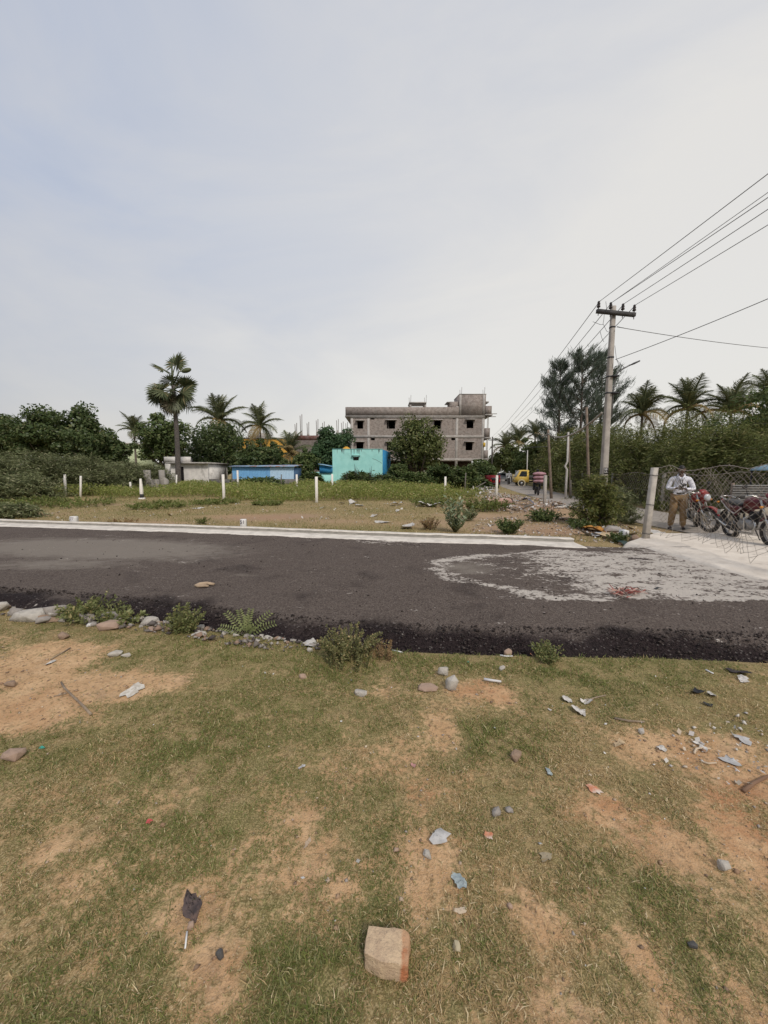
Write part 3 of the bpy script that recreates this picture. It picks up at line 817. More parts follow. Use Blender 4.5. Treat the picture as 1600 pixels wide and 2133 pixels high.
def herb(name, label, base, h, w, leafmat, seed, nstem=14, nleaf=22, leaf=(.05, .018), group=None, up=.9, cat='plant', stemmat=None, spread_base=.25, leafup=.3, wildness=.35):
    """Weed or shrublet: thin bent stems carrying leaves along their length."""
    rng = np.random.default_rng(seed)
    o = thing(name, label, cat, base, 0, group)
    mb, st = MB(), MB()
    for s in range(nstem):
        a = rng.uniform(0, 6.28); r = w * rng.uniform(.1, 1) ** .7
        b0 = np.array([math.cos(a), math.sin(a), 0]) * w * spread_base * rng.uniform(0, 1) + (0, 0, -.01)
        hh = h * rng.uniform(.5, 1.0) * (1 - .35 * r / w)
        e = np.array([math.cos(a) * r, math.sin(a) * r, hh])
        m_ = b0 * .4 + e * .45 + np.array([0, 0, hh * .22 * up])
        tt = np.linspace(0, 1, 7)[:, None]
        B = (1 - tt) ** 2 * b0 + 2 * (1 - tt) * tt * m_ + tt ** 2 * e
        st.tube(B[::2], np.linspace(.004, .0015, 4) * max(.5, h / .4), 4, cap=False)
        tq = rng.uniform(.12, 1, nleaf)
        P = np.stack([np.interp(tq, tt[:, 0], B[:, q]) for q in range(3)], -1)
        tg = unit(np.stack([np.interp(tq, tt[:, 0], np.gradient(B[:, q])) for q in range(3)], -1))
        dirn = unit(np.cross(tg, rng.normal(size=tg.shape)) + tg * .5 + np.array([0, 0, leafup]) + rng.normal(size=tg.shape) * wildness)
        l_ = leaf[0] * rng.uniform(.55, 1.35, (nleaf, 1)) * (1.15 - .5 * tq[:, None])
        W = unit(np.cross(dirn, rng.normal(size=dirn.shape) * .6 + np.array([0, 0, 1.0]))) * leaf[1] * rng.uniform(.7, 1.3, (nleaf, 1))
        mb.diamonds(P + dirn * l_, dirn * l_, W)
    mb.build('foliage', leafmat, o)
    st.build('stems', stemmat or STEM, o)
    return o
STEM = M('green_stem', (.14, .15, .06), (.10, .09, .04), 20)
DRYSTEM = M('dry_stem', (.26, .19, .11), (.17, .12, .07), 20)

# ---------------------------------------------------------------- palms
def frond_mesh(L, droop, rng, nl=44, leaf=.85, width=.055, twist=0.0):
    """One coconut frond along +X: a bowed midrib with two rows of hanging leaflets."""
    mb = MB()
    s = np.linspace(0, 1, 12)
    B = np.stack([L * (s - .16 * droop * s ** 3), 0 * s, L * (.26 * s - (.20 + .50 * droop) * s ** 2.4)], -1)
    mb.tube(B, np.linspace(.05, .010, 12), 5, cap=False)
    q = np.linspace(.12, 1, nl)
    P = np.stack([np.interp(q, s, B[:, k]) for k in range(3)], -1)
    T = unit(np.stack([np.interp(q, s, np.gradient(B[:, k])) for k in range(3)], -1))
    up = unit(np.cross(T, np.array([0, 1.0, 0]))); up = np.where(up[:, 2:3] < 0, -up, up)
    for sg in (-1, 1):
        side = np.array([0, sg, 0.0])
        ll = leaf * (np.sin(np.clip(q * 1.08, 0, 1) * math.pi * .86 + .25)) * rng.uniform(.8, 1.15, nl)
        hang = rng.uniform(.6, 1.2, nl)[:, None] * (.7 + droop * .6)
        d1 = unit(T * .55 + side * .85 + up * .15 + rng.normal(size=T.shape) * .07)
        d2 = unit(d1 * .7 + np.array([0, 0, -1.0]) * hang)
        m_ = P + d1 * ll[:, None] * .5; e = m_ + d2 * ll[:, None] * .5
        w = unit(np.cross(d1, up)) * width * .5
        V = np.stack([P - w * .6, P + w * .6, m_ + w, m_ - w, e], 1).reshape(-1, 3)
        k = np.arange(nl)[:, None] * 5
        mb.add(V, [np.concatenate([k, k + 1, k + 2, k + 3], 1), np.concatenate([k + 3, k + 2, k + 4], 1)])
    return mb
PALM = LEAF('palm_leaf', (.060, .074, .038), (.125, .138, .068), (.21, .19, .10), .25)
PALM_DRY = LEAF('palm_leaf_dry', (.30, .22, .11), (.19, .15, .07), (.14, .15, .05), .25)
PALMBARK = M('palm_bark', (.17, .145, .12), (.10, .085, .07), 7, .95, bump=.8)
NUT = M('coconut_husk', (.16, .15, .05), (.10, .07, .03), 8)
FROND = {}
def frond_proto(kind, v, mat):
    key = (kind, v, mat.name)
    if key not in FROND:
        rng = np.random.default_rng(300 + v)
        m_ = frond_mesh(1.0, [.12, .42, .8, 1.25][v], rng, 54, .40, .0130)
        me = m_.mesh('frond'); me.materials.append(mat); FROND[key] = me
    return FROND[key]
def coconut(name, label, base, h, L, seed, nf=22, lean=(0, 0), group=None, drybelow=3, trunk_r=.16, el_min=-.55):
    rng = np.random.default_rng(seed)
    o = thing(name, label, 'palm tree', base, 0, group)
    top = np.array([lean[0], lean[1], h])
    mb = MB()
    s = np.linspace(0, 1, 9)[:, None]
    mb.tube(np.concatenate([s * top[0] * s, s * top[1] * s, s * (h + .15) - .15], 1), np.linspace(trunk_r * 1.2, trunk_r * .72, 9), 9)
    mb.build('trunk', PALMBARK, o, smooth=True)
    for q in range(nf):
        u = (q + .5) / nf
        el = el_min + (1.38 - el_min) * u ** .72 + rng.normal() * .09           # low fronds hang, high ones stand
        v = 3 if el < -.25 else 2 if el < .25 else 1 if el < .9 else 0
        dry = q < drybelow
        me = frond_proto('coco', v, PALM_DRY if dry and rng.uniform() < .6 else PALM)
        f = bpy.data.objects.new('frond', me); COL.objects.link(f); f.parent = o
        f.location = Vector(top) + Vector((0, 0, .1 * u))
        az = q * 2.39996 + rng.normal() * .2
        f.rotation_euler = Euler((rng.normal() * .25, -el, az), 'XYZ')
        k = L * rng.uniform(.85, 1.1) * (1 - .12 * (u > .85))
        f.scale = (k, k, k)
    mb = MB()
    for q in range(7):
        a = rng.uniform(0, 6.28); mb.ell(top + np.array([math.cos(a) * .22, math.sin(a) * .22, -.18 + rng.uniform(-.12, .1)]), (.10, .10, .13))
    mb.build('coconuts', NUT, o, smooth=True)
    return o

def fan_leaf(R, rng, n=30, droop=.2):
    """Palmyra fan leaf on its stalk: blade of stiff pleated segments, stalk along +X."""
    mb = MB(); pet = R * .95
    mb.tube([(0, 0, 0), (pet * .5, 0, .03 * R), (pet, 0, 0)], [.035, .028, .022], 5, cap=False)
    a = np.linspace(-2.35, 2.35, n)
    for k, q in enumerate(a):
        ln = R * (1 - .16 * abs(q) / 2.35) * rng.uniform(.9, 1.06)
        d = np.array([math.cos(q), math.sin(q), 0])
        s_ = np.array([-math.sin(q), math.cos(q), 0])
        w = R * .060
        c = np.array([pet, 0, 0]); zig = .03 * R * (1 if k % 2 else -1)
        m1 = c + d * ln * .55 + np.array([0, 0, zig - droop * .12 * ln])
        tip = c + d * ln + np.array([0, 0, -droop * ln * rng.uniform(.25, .7)])
        V = [c, m1 - s_ * w, tip, m1 + s_ * w]
        mb.add(V, np.array([[0, 1, 2, 3]]))
    return mb
def palmyra(name, label, base, h, R, seed):
    rng = np.random.default_rng(seed)
    o = thing(name, label, 'palm tree', base)
    s = np.linspace(0, 1, 10)[:, None]
    MB().tube(np.concatenate([.12 * np.sin(s * 3), 0 * s, s * (h + .2) - .2], 1), np.linspace(.26, .15, 10) * np.array([1.3] + [1] * 9), 10).build('trunk', M('palmyra_bark', (.12, .105, .095), (.07, .06, .055), 9, .95, bump=.9), o, smooth=True)
    mats = [LEAF('palmyra_leaf', (.050, .066, .034), (.105, .118, .062), (.17, .15, .08), .2), LEAF('palmyra_dry', (.17, .145, .095), (.10, .095, .06), None, .2)]
    protos = []
    for v in range(3):
        for m_ in mats:
            me = fan_leaf(1.0, np.random.default_rng(50 + v), 30, (.25, .5, .9)[v]).mesh('fan_leaf'); me.materials.append(m_); protos.append(me)
    spec = []
    for q in range(34):                                  # dense lower ball of leaves, drooping downwards
        spec.append((q * 2.4 + rng.normal() * .2, rng.uniform(-1.25, .45), rng.uniform(.85, 1.05), 0.0))
    for az, el, k in ((2.9, .62, 1.0), (1.3, 1.22, 1.05), (.4, 1.25, 1.0)):    # young leaves standing above
        spec.append((az, el, k, 1.15))
    for (az, el, k, dz) in spec:
        v = 0 if el > .3 else 1 if el > -.5 else 2
        f = bpy.data.objects.new('fan_leaf', protos[v * 2 + (1 if el < -.95 else 0)]); COL.objects.link(f); f.parent = o
        f.location = (.12 * math.sin(3), 0, h - .35 + dz * R * .42 + .12 * el)
        f.rotation_euler = Euler((rng.uniform(-1.2, 1.2), -el, az), 'XYZ')
        kk = R * k * .60; f.scale = (kk, kk, kk)
    mb = MB()
    mb.tube([(0, 0, h), (.35 * R, -.2, h + .55 * R), (.62 * R, -.25, h + .60 * R)], [.07, .05, .03], 6)
    mb.tube([(0, 0, h - .3), (0, 0, h + .95 * R)], [.13, .05], 6)
    mb.ell((.68 * R, -.25, h + .60 * R), (.22 * R, .12 * R, .10 * R), (0, -.3, 0))
    mb.build('bud_spike', mats[0], o, smooth=True)
    return o

def casuarina(name, label, base, h, hw, seed, group=None, bot=.28):
    rng = np.random.default_rng(seed)
    o = thing(name, label, 'tree', base, 0, group)
    MB().tube([(0, 0, -.2), (.1, 0, h * .5), (.0, 0, h * .97)], [.22, .14, .03], 8).build('trunk', BARK, o, smooth=True)
    mb, wd = MB(), MB()
    for b in range(84):
        u = rng.uniform(bot, .98); z0 = h * u
        a = rng.uniform(0, 6.28); ln = hw * (1.0 - .80 * ((u - bot) / (1 - bot)) ** 1.2) * rng.uniform(.45, 1.15)
        e = np.array([math.cos(a) * ln, math.sin(a) * ln, z0 + ln * rng.uniform(.15, 1.1)])
        s0 = np.array([0, 0, z0])
        wd.tube([s0, (s0 + e) / 2 + (0, 0, -.1 * ln), e], [.045, .03, .012], 4, cap=False)
        n = 76
        t_ = rng.uniform(.45, 1.15, n)[:, None]
        P = s0 + (e - s0) * t_ + rng.normal(size=(n, 3)) * np.array([.15, .15, .2]) * (.5 + .10 * hw)
        d = unit((e - s0) * .5 / ln + np.array([.3, 0, .6]) + rng.normal(size=(n, 3)) * .4)
        W = unit(np.cross(d, rng.normal(size=(n, 3)))) * .026
        mb.diamonds(P, d * rng.uniform(.22, .55, (n, 1)), W)
    mb.build('crown', LEAF('casuarina_needles', (.045, .062, .046), (.092, .112, .082), None, .2), o)
    wd.build('limbs', BARK, o)
    return o

# ================================================================ VEGETATION IN PLACE
L_DARK = LEAF('leaf_dark', (.036, .058, .020), (.085, .112, .040), (.13, .14, .06))
L_MID = LEAF('leaf_mid', (.046, .074, .024), (.105, .135, .046), (.15, .16, .07))
L_NEEM = LEAF('leaf_neem', (.046, .064, .018), (.115, .130, .042), (.15, .15, .06))
L_BROAD = LEAF('leaf_broad', (.034, .070, .032), (.080, .125, .055), None)
L_SCRUB = LEAF('leaf_scrub', (.060, .075, .022), (.150, .162, .052), (.22, .20, .085))
L_SCRUBL = LEAF('leaf_scrub_pale', (.072, .090, .040), (.180, .190, .092), (.26, .25, .15))
def TB(px, Y, top, bot, hw):      # base, and crown heights in metres, from the photograph
    b = at(px, 985, Y); return (b.x, Y, 0), at(px, top, Y).z, at(px, bot, Y).z, hw * Y / F
def put_tree(name, label, px, Y, top, bot, hw, mat, seed, **k):
    b, t1, b1, w = TB(px, Y, top, bot, hw)
    return tree(name, label, b, t1, max(b1, .4), w, mat, seed, **k)
put_tree('broadleaf_tree', 'dark rounded tree at the far left edge of the picture', 22, 40, 866, 955, 52, L_DARK, 1, size=.22, nleaf=110)
put_tree('broadleaf_tree', 'broad dark green tree in the left clump, between two rounded crowns', 108, 38, 850, 958, 66, L_DARK, 2, size=.22, nclump=60, nleaf=110)
put_tree('broadleaf_tree', 'tall domed dark tree on the right side of the left clump', 180, 40, 849, 955, 50, L_DARK, 3, size=.22, nleaf=110)
put_tree('broadleaf_tree', 'low dark tree behind the thorn scrub below the domed crowns', 205, 35, 900, 968, 56, L_DARK, 4, size=.20)
put_tree('broadleaf_tree', 'leafy grey-green tree between a small palm and the tall fan palm', 346, 46, 868, 962, 46, L_MID, 5, size=.22)
put_tree('broadleaf_tree', 'dense dark round tree between the white house and blue shed', 455, 43, 882, 990, 62, L_DARK, 6, size=.19, nclump=90, nleaf=120)
put_tree('broadleaf_tree', 'low dark tree behind the blue sheet-metal shed', 545, 41, 918, 985, 48, L_DARK, 7, size=.20)
put_tree('broadleaf_tree', 'big-leaved green tree left of the turquoise house', 690, 46, 893, 985, 40, L_BROAD, 8, size=.26, asp=.4, nleaf=100)
put_tree('neem_tree', 'tall neem tree in front of the unfinished brick building', 872, 43, 870, 985, 55, L_NEEM, 9, size=.20, nclump=60, nleaf=110, trunk_r=.2)
put_tree('round_bush', 'rounded green bush beside the blue side wall of the house', 830, 39, 964, 1003, 19, L_MID, 10, size=.13, nclump=24, trunk_r=.06)
put_tree('small_tree', 'small green tree below the right corner of the brick building', 1003, 46, 952, 1000, 32, L_MID, 11, size=.18, nclump=30, trunk_r=.08)
put_tree('small_tree', 'small dark tree behind blue shed, near the unfinished house', 632, 43, 938, 990, 28, L_MID, 12, size=.18, nclump=30, trunk_r=.08)
put_tree('broadleaf_tree', 'large green tree filling the right edge above the scrub', 1622, 19, 775, 985, 92, L_MID, 13, size=.13, nclump=80, nleaf=130, trunk_r=.16)
for q, (px, Y, top, bot, hw, lb) in enumerate(((1062, 66, 925, 985, 26, 'green roadside tree where the street narrows, below far palms'), (1100, 58, 915, 990, 32, 'leafy tree over the street behind the yellow truck'),
        (1133, 48, 900, 990, 34, 'tall leafy tree between the yellow truck and the tall feathery trees'), (1030, 90, 940, 985, 20, 'far hazy tree on the left side of the street'))):
    put_tree('street_tree', lb, px, Y, top, bot, hw, L_NEEM if q != 1 else L_MID, 20 + q, size=.24, nclump=40)

b, t1, _, w = TB(370, 35, 740, 985, 46)
palmyra('fan_palm', 'tall fan-leaved palm with bare dark trunk, in front of white house', b, at(370, 803, 35).z, 46 * 35 / F * 1.02, 60)
CG = 'coconut palms'
def put_palm(label, px, Y, cen, Lpx, seed, **k):
    b = at(px, 985, Y)
    return coconut('coconut_palm', label, (b.x, Y, 0), at(px, cen, Y).z, Lpx * Y / F, seed, group=CG, **k)
put_palm('small coconut palm right of the dark left clump of trees', 285, 62, 898, 40, 61, nf=18)
put_palm('large coconut palm above the dense round tree', 462, 56, 876, 62, 62, nf=20)
put_palm('coconut palm right of the largest palm, above the blue shed', 545, 60, 888, 50, 63, nf=20, el_min=-.9)
put_palm('short drooping coconut palm with yellowing fronds by the unfinished house', 605, 46, 945, 52, 64, nf=18, el_min=-1.0, drybelow=8)
put_palm('leftmost coconut palm of the row right of the utility pole', 1330, 44, 862, 62, 65, nf=20)
put_palm('second coconut palm from the utility pole, tallest of the row', 1422, 42, 850, 66, 66, nf=20)
put_palm('third coconut palm from the utility pole, with upright fronds', 1512, 40, 858, 70, 67, nf=20, el_min=-.2)
put_palm('coconut palm at the right edge behind the large tree', 1592, 44, 825, 64, 68, nf=22)
put_palm('far coconut palm at the end of the street', 1052, 84, 930, 36, 69, nf=16)
put_palm('far coconut palm beside the tall feathery trees', 1078, 78, 921, 38, 70, nf=16)
put_palm('small coconut palm against the foot of the feathery trees', 1112, 66, 905, 34, 71, nf=16)
for q, (px, Y, top, hw, lb) in enumerate(((1158, 46, 752, 58, 'leftmost tall feathery needle-leaved tree by the street'), (1203, 45, 733, 84, 'tallest feathery needle-leaved tree, middle of the three'),
                                           (1243, 47, 738, 60, 'feathery needle-leaved tree half hidden by the utility pole'))):
    b = at(px, 985, Y)
    casuarina('casuarina_tree', lb, (b.x, Y, 0), at(px, top, Y).z, hw * Y / F, 80 + q, 'tall feathery trees', bot=.30)

# thorn scrub on the far side of the street
SG = 'thorn scrub along the street'
for q, (x, y, rx, ry, h, lb) in enumerate((
        (14.2, 12.2, 2.4, 2.2, 3.1, 'thorn scrub at the right edge behind the corrugated sheet'),
        (14.0, 16.2, 2.6, 2.4, 3.3, 'thorn scrub behind the motorcycles, arching over the fence'),
        (14.0, 20.4, 2.7, 2.5, 3.7, 'thorn scrub behind the standing man and the leaning post'),
        (14.7, 25.0, 2.8, 2.8, 4.3, 'thorn scrub just right of the utility pole'),
        (16.0, 30.5, 3.0, 3.0, 4.7, 'thorn scrub behind the big bush at the utility pole'),
        (17.8, 37.0, 3.2, 3.4, 4.9, 'thorn scrub left of the utility pole behind the bent white post'),
        (20.6, 45.0, 3.4, 3.6, 5.2, 'thorn scrub behind the motorcycle loaded with sacks'),
        (18.6, 17.5, 3.0, 3.0, 4.2, 'second row thorn scrub below the coconut palms at right'),
        (19.0, 23.5, 3.2, 3.2, 4.9, 'second row thorn scrub below the two left coconut palms'),
        (25.0, 53.0, 3.6, 4.0, 5.0, 'far thorn scrub beyond the yellow truck'))):
    near = y < 27
    scrub('thorn_scrub', lb, (x, y, 0), rx, ry, h, L_SCRUB, 100 + q, nspray=360 if near else 260, nleaf=84 if near else 50,
          leaf=(.080, .018) if near else (.13, .032), group=SG, inner=2200)
# thorn scrub at left
SL = 'thorn scrub at the left'
for q, (px, Y, top, hw, lb) in enumerate((
        (-20, 21, 948, 75, 'thorn scrub cut by the left edge of the picture'), (70, 25, 940, 90, 'thorn scrub behind the leftmost white posts'), (165, 27, 950, 85, 'thorn scrub between the rubble heap and the left trees'),
        (245, 30, 962, 70, 'thorn scrub behind the grey rubble heap'), (312, 33, 968, 52, 'thorn scrub left of the white house'), (10, 19.5, 985, 88, 'low thorn scrub spreading in front at the far left'),
        (235, 28, 1003, 40, 'low thorn scrub in front of the rubble heap'))):
    b = at(px, 985, Y)
    w = hw * Y / F
    scrub('thorn_scrub', lb, (b.x, Y, 0), w, w * .8, at(px, top, Y).z * .93, L_SCRUBL, 130 + q, nspray=300, nleaf=66, leaf=(.092, .021), group=SL, droop=.25, inner=1800)
# shrubs in front of the houses
for q, (px, Y, top, hw, lb) in enumerate((
        (745, 36, 985, 42, 'dark shrubs under the left half of the turquoise wall'), (650, 37, 985, 26, 'dark shrub left of the turquoise house'),
        (800, 37, 990, 30, 'dark shrub under the blue corner of the house'), (865, 34, 985, 34, 'shrub under the neem tree'), (915, 36, 968, 40, 'tall leafy shrub right of the neem trunk'),
        (965, 37, 975, 36, 'leafy shrub below the open ground floor'), (1010, 40, 975, 28, 'leafy shrub beside the red vehicle'), (540, 36, 996, 60, 'low shrubs in front of the blue shed'), (1000, 34, 1000, 22, 'low shrub behind the rubbish heap'))):
    b = at(px, 985, Y); w = hw * Y / F
    scrub('shrub', lb, (b.x, Y, 0), w, w * .7, at(px, top, Y).z * .95, L_MID if q % 2 else L_DARK, 150 + q, nspray=120, nleaf=30, leaf=(.16, .06), group='shrubs before the houses', inner=500, droop=.15)
# upright dark stalks in front of the turquoise wall
rngs = np.random.default_rng(77)
for q, (px, top) in enumerate(((722, 978), (742, 967), (748, 975), (771, 972), (775, 985), (796, 986))):
    b = at(px, 985, 35); h = at(px, top, 35).z
    o = thing('dry_stalk_clump', ['dark stalk clump at the left under the turquoise wall', 'tallest dark stalk clump under the house vent', 'dark stalk clump just right of the tallest one', 'dark stalk clump mid-wall, right of the vent',
                                  'low dark stalk clump beside the mid-wall one', 'dark stalk clump near the blue corner'][q], 'plant', (b.x, 35, 0), 0, 'dark stalks before the turquoise wall')
    mb = MB()
    for k in range(9):
        a = rngs.uniform(0, 6.28); ln = h * rngs.uniform(.6, 1.03)
        e = np.array([math.cos(a) * .35 * rngs.uniform(0, 1), math.sin(a) * .3, ln])
        mb.tube([(e[0] * .2, e[1] * .2, -.05), e * .55, e], [.035, .03, .01], 4)
    mb.build('stalks', M('dark_stalk', (.055, .050, .035), (.03, .03, .022), 10), o)
    mb = MB(); P = rngs.normal(size=(70, 3)) * (.3, .2, .2) + (0, 0, h * .55)
    P[:, 2] = P[:, 2].clip(.1, h); U, W = leaf_frames(rngs.normal(size=P.shape), rngs); mb.diamonds(P, U * .16, W * .04); mb.build('leaves', L_DARK, o)

# ---------------------------------------------------------------- plants near the kerb
def gp(px, py): p = G(px, py); return (p.x, p.y, gz(p.x, p.y))
CALO = LEAF('milkweed_leaf', (.125, .160, .085), (.225, .260, .165), (.28, .30, .21), .25)
b = gp(948, 1108)
o = thing('milkweed_shrub', 'pale grey-green broad-leaved milkweed shrub beside the kerb', 'shrub', b)
rngs = np.random.default_rng(9); mb, st = MB(), MB()
for s in range(22):
    a = rngs.uniform(0, 6.28); r = .46 * rngs.uniform(.15, 1); hh = 1.02 * rngs.uniform(.45, 1) * (1 - .3 * r / .46)
    e = np.array([math.cos(a) * r, math.sin(a) * r, hh]); B = np.array([(0, 0, -.02), e * (.5, .5, .35), e])
    st.tube(B, [.012, .009, .005], 5)
    for k in range(9):
        f = .3 + .7 * k / 8; P = np.array([np.interp(f, [0, .5, 1], B[:, q]) for q in range(3)])
        for sg in (0, math.pi):
            d = unit(np.array([math.cos(k * 1.57 + sg + s), math.sin(k * 1.57 + sg + s), .75])); l_ = .062 * rngs.uniform(.7, 1.2)
            W = unit(np.cross(d, (0, 0, 1.0) + rngs.normal(size=3) * .3)) * l_ * .55
            mb.diamonds([P + d * l_], [d * l_], [W])
mb.build('foliage', CALO, o); st.build('stems', STEM, o)
DRY = LEAF('dry_brown_leaf', (.26, .165, .085), (.17, .115, .06), (.19, .18, .07), .2)
herb('dried_weed', 'dried reddish brown weed left of the milkweed shrub', gp(895, 1104), .44, .30, DRY, 201, 40, 34, (.028, .009), stemmat=DRYSTEM, spread_base=.5)
herb('green_shrub', 'low green shrub behind the kerb, right of the milkweed', gp(1062, 1112), .46, .42, L_MID, 202, 34, 44, (.040, .016), spread_base=.4)
herb('green_shrub', 'wide low green shrub at the foot of the grey post', gp(1135, 1086), .44, .62, L_MID, 203, 44, 44, (.045, .018), spread_base=.5)
herb('green_shrub', 'small green shrub behind the milkweed', gp(975, 1085), .5, .35, L_SCRUBL, 204, 22, 30, (.045, .016))
herb('green_shrub', 'small green shrub beside the grey sheet, near the pole bush', gp(1205, 1100), .30, .5, L_MID, 205, 24, 34, (.04, .016), spread_base=.5)
herb('green_shrub', 'low green plant beside the broken slab and orange cloth', gp(1288, 1124), .28, .26, L_MID, 206, 20, 34, (.035, .014), spread_base=.5)
herb('weed_tuft', 'pale wiry weed tuft left of the leaning post', gp(1310, 1092), .42, .45, L_SCRUBL, 207, 26, 36, (.035, .008))
herb('dried_weed', 'low dried weed behind the kerb left of centre', gp(255, 1090), .16, .55, DRY, 208, 34, 26, (.025, .008), stemmat=DRYSTEM, spread_base=.8)
herb('weed_tuft', 'small green weed behind the kerb by the numbered stone', gp(420, 1092), .26, .28, L_SCRUB, 209, 18, 26, (.03, .010))
scrub('pole_bush', 'tall dark feathery bush growing round the foot of the utility pole', gp(1240, 1094), .64, .6, 1.36, LEAF('pole_bush_leaf', (.062, .080, .022), (.155, .165, .050), (.24, .21, .08)), 210, nspray=190, nleaf=60, leaf=(.050, .009), inner=420, droop=.5)
scrub('pole_bush', 'smaller wiry bush to the right of the pole bush', gp(1288, 1086), .55, .5, .95, L_SCRUBL, 211, nspray=110, nleaf=44, leaf=(.05, .010), inner=300, droop=.5)
scrub('low_scrub', 'low dark scrub behind the kerb at the left edge', gp(20, 1078), 1.3, .6, .42, L_SCRUBL, 212, nspray=150, nleaf=34, leaf=(.06, .016), inner=500, droop=.1)
for q, (px, py, w, h, lb) in enumerate(((330, 1057, 1.6, .35, 'low green weed mound below the white posts at left'), (160, 1054, 2.2, .5, 'low green weed mound before the leftmost posts'), (60, 1056, 1.8, .55, 'low green weed mound at the left edge of the plot'),
        (560, 1052, .8, .22, 'small green weed patch behind the numbered stone'), (450, 1050, 1.4, .3, 'low green weed mound by the post left of centre'), (1010, 1064, 1.2, .6, 'green weeds behind the milkweed shrub'), (905, 1052, 1.5, .4, 'low green weed mound before the neem tree'))):
    herb('weed_mound', lb, gp(px, py), h, w, LEAF('mound_leaf', (.085, .115, .028), (.17, .19, .06), (.22, .19, .08)), 220 + q, 60, 40, (.06, .02), group='weed mounds on the plot', spread_base=.8)
# grass and fence-side growth along the street verge
for q, (x, y, h, w, lb) in enumerate(((11.3, 15.6, .5, .9, 'verge weeds behind the man'), (11.4, 12.9, .55, .9, 'verge weeds behind the first motorcycle'), (11.6, 18.6, .5, .9, 'verge weeds left of the leaning post'), (12.3, 22.5, .5, .9, 'verge weeds by the bent white post'))):
    herb('verge_weeds', lb, (x, y, 0), h, w, L_SCRUB, 240 + q, 70, 30, (.06, .016), group='verge weeds', spread_base=.9)

# ---------------------------------------------------------------- weeds on the near road edge
EDGE = LEAF('edge_weed', (.100, .118, .042), (.200, .210, .085), (.28, .24, .11), .3)
herb('roadside_weed', 'sprawling green weed over the rubble at the left road edge', gp(185, 1290), .30, .34, EDGE, 250, 40, 34, (.026, .010), spread_base=.5, up=.4)
herb('roadside_weed', 'trailing weed shoot lying right of the sprawling one', gp(250, 1297), .17, .28, EDGE, 251, 24, 28, (.024, .010), spread_base=.6, up=.2)
herb('roadside_weed', 'bushy upright weed on the gravel left of the fern-like plant', gp(385, 1318), .33, .19, EDGE, 252, 40, 50, (.016, .0065), spread_base=.4)
herb('roadside_weed', 'fluffy seeding weed cluster at the road edge, centre', gp(730, 1374), .33, .30, LEAF('seed_weed', (.115, .120, .048), (.22, .205, .095), (.33, .25, .13), .3), 253, 70, 50, (.014, .006), spread_base=.7, up=1.2)
herb('roadside_weed', 'low feathery weed at the road edge, right of centre', gp(1140, 1374), .17, .16, EDGE, 254, 34, 40, (.013, .005), spread_base=.6)
herb('roadside_weed', 'straw-topped weed right of the fluffy seeding cluster', gp(800, 1368), .17, .14, DRY, 255, 22, 26, (.014, .004), stemmat=DRYSTEM, spread_base=.6)
# fern-like plant with paired leaflets
b = gp(512, 1322)
o = thing('leafy_seedling', 'fern-like seedling with paired green leaflets on the gravel edge', 'plant', b)
rngs = np.random.default_rng(12); mb, st = MB(), MB()
for a, el, ln in ((2.8, .95, .34), (2.2, 1.15, .32), (1.2, 1.25, .32), (.45, .85, .36), (-.1, .62, .34), (3.4, .65, .28), (-.9, .9, .24), (1.7, .9, .28)):
    d = np.array([math.cos(a) * math.cos(el), math.sin(a) * math.cos(el) * .6, math.sin(el)])
    B = np.array([d * ln * s_ + np.array([0, 0, -.055 * s_ ** 2 * 1.2]) for s_ in np.linspace(0, 1, 7)])
    st.tube(B, np.linspace(.003, .0012, 7), 4)
    tg = unit(np.gradient(B, axis=0))
    for k in range(9):
        f = .25 + .75 * k / 8; P = np.array([np.interp(f, np.linspace(0, 1, 7), B[:, q]) for q in range(3)]); T_ = d
        for sg in (-1, 1):
            sd = unit(np.cross(T_, (0, -1.0, .6)) * sg + T_ * .45); l_ = .023 * (1.1 - .3 * f)
            W = unit(np.cross(sd, T_ + rngs.normal(size=3) * .2))
            W = unit(np.cross(np.cross(sd, T_), sd)) * l_ * .38
            mb.diamonds([P + sd * l_ * 1.05], [sd * l_], [W])
mb.build('leaflets', LEAF('seedling_leaf', (.13, .155, .06), (.22, .235, .10), None, .3), o); st.build('stems', STEM, o)

# far wood closing the horizon all round
rngs = np.random.default_rng(99)
n = 16000; a = rngs.uniform(0, 2 * math.pi, n); R_ = rngs.uniform(150, 190, n)
hh = 3.0 + 5.5 * fbm(a * 14, a * 0, 140, 4) ** 1.3
P = np.c_[np.cos(a) * R_, np.sin(a) * R_, hh * rngs.uniform(0, 1, n) ** .7]
U, W = leaf_frames(rngs.normal(size=(n, 3)) + (0, 0, .4), rngs); s_ = rngs.uniform(.6, 1.5, (n, 1))
mb = MB(); mb.diamonds(P, U * s_, W * s_ * .6)
tag(mb.build('far_wood', LEAF('far_leaf', (.07, .085, .05), (.12, .135, .085), None)), 'far green treeline closing the horizon', 'wood', kind='stuff')
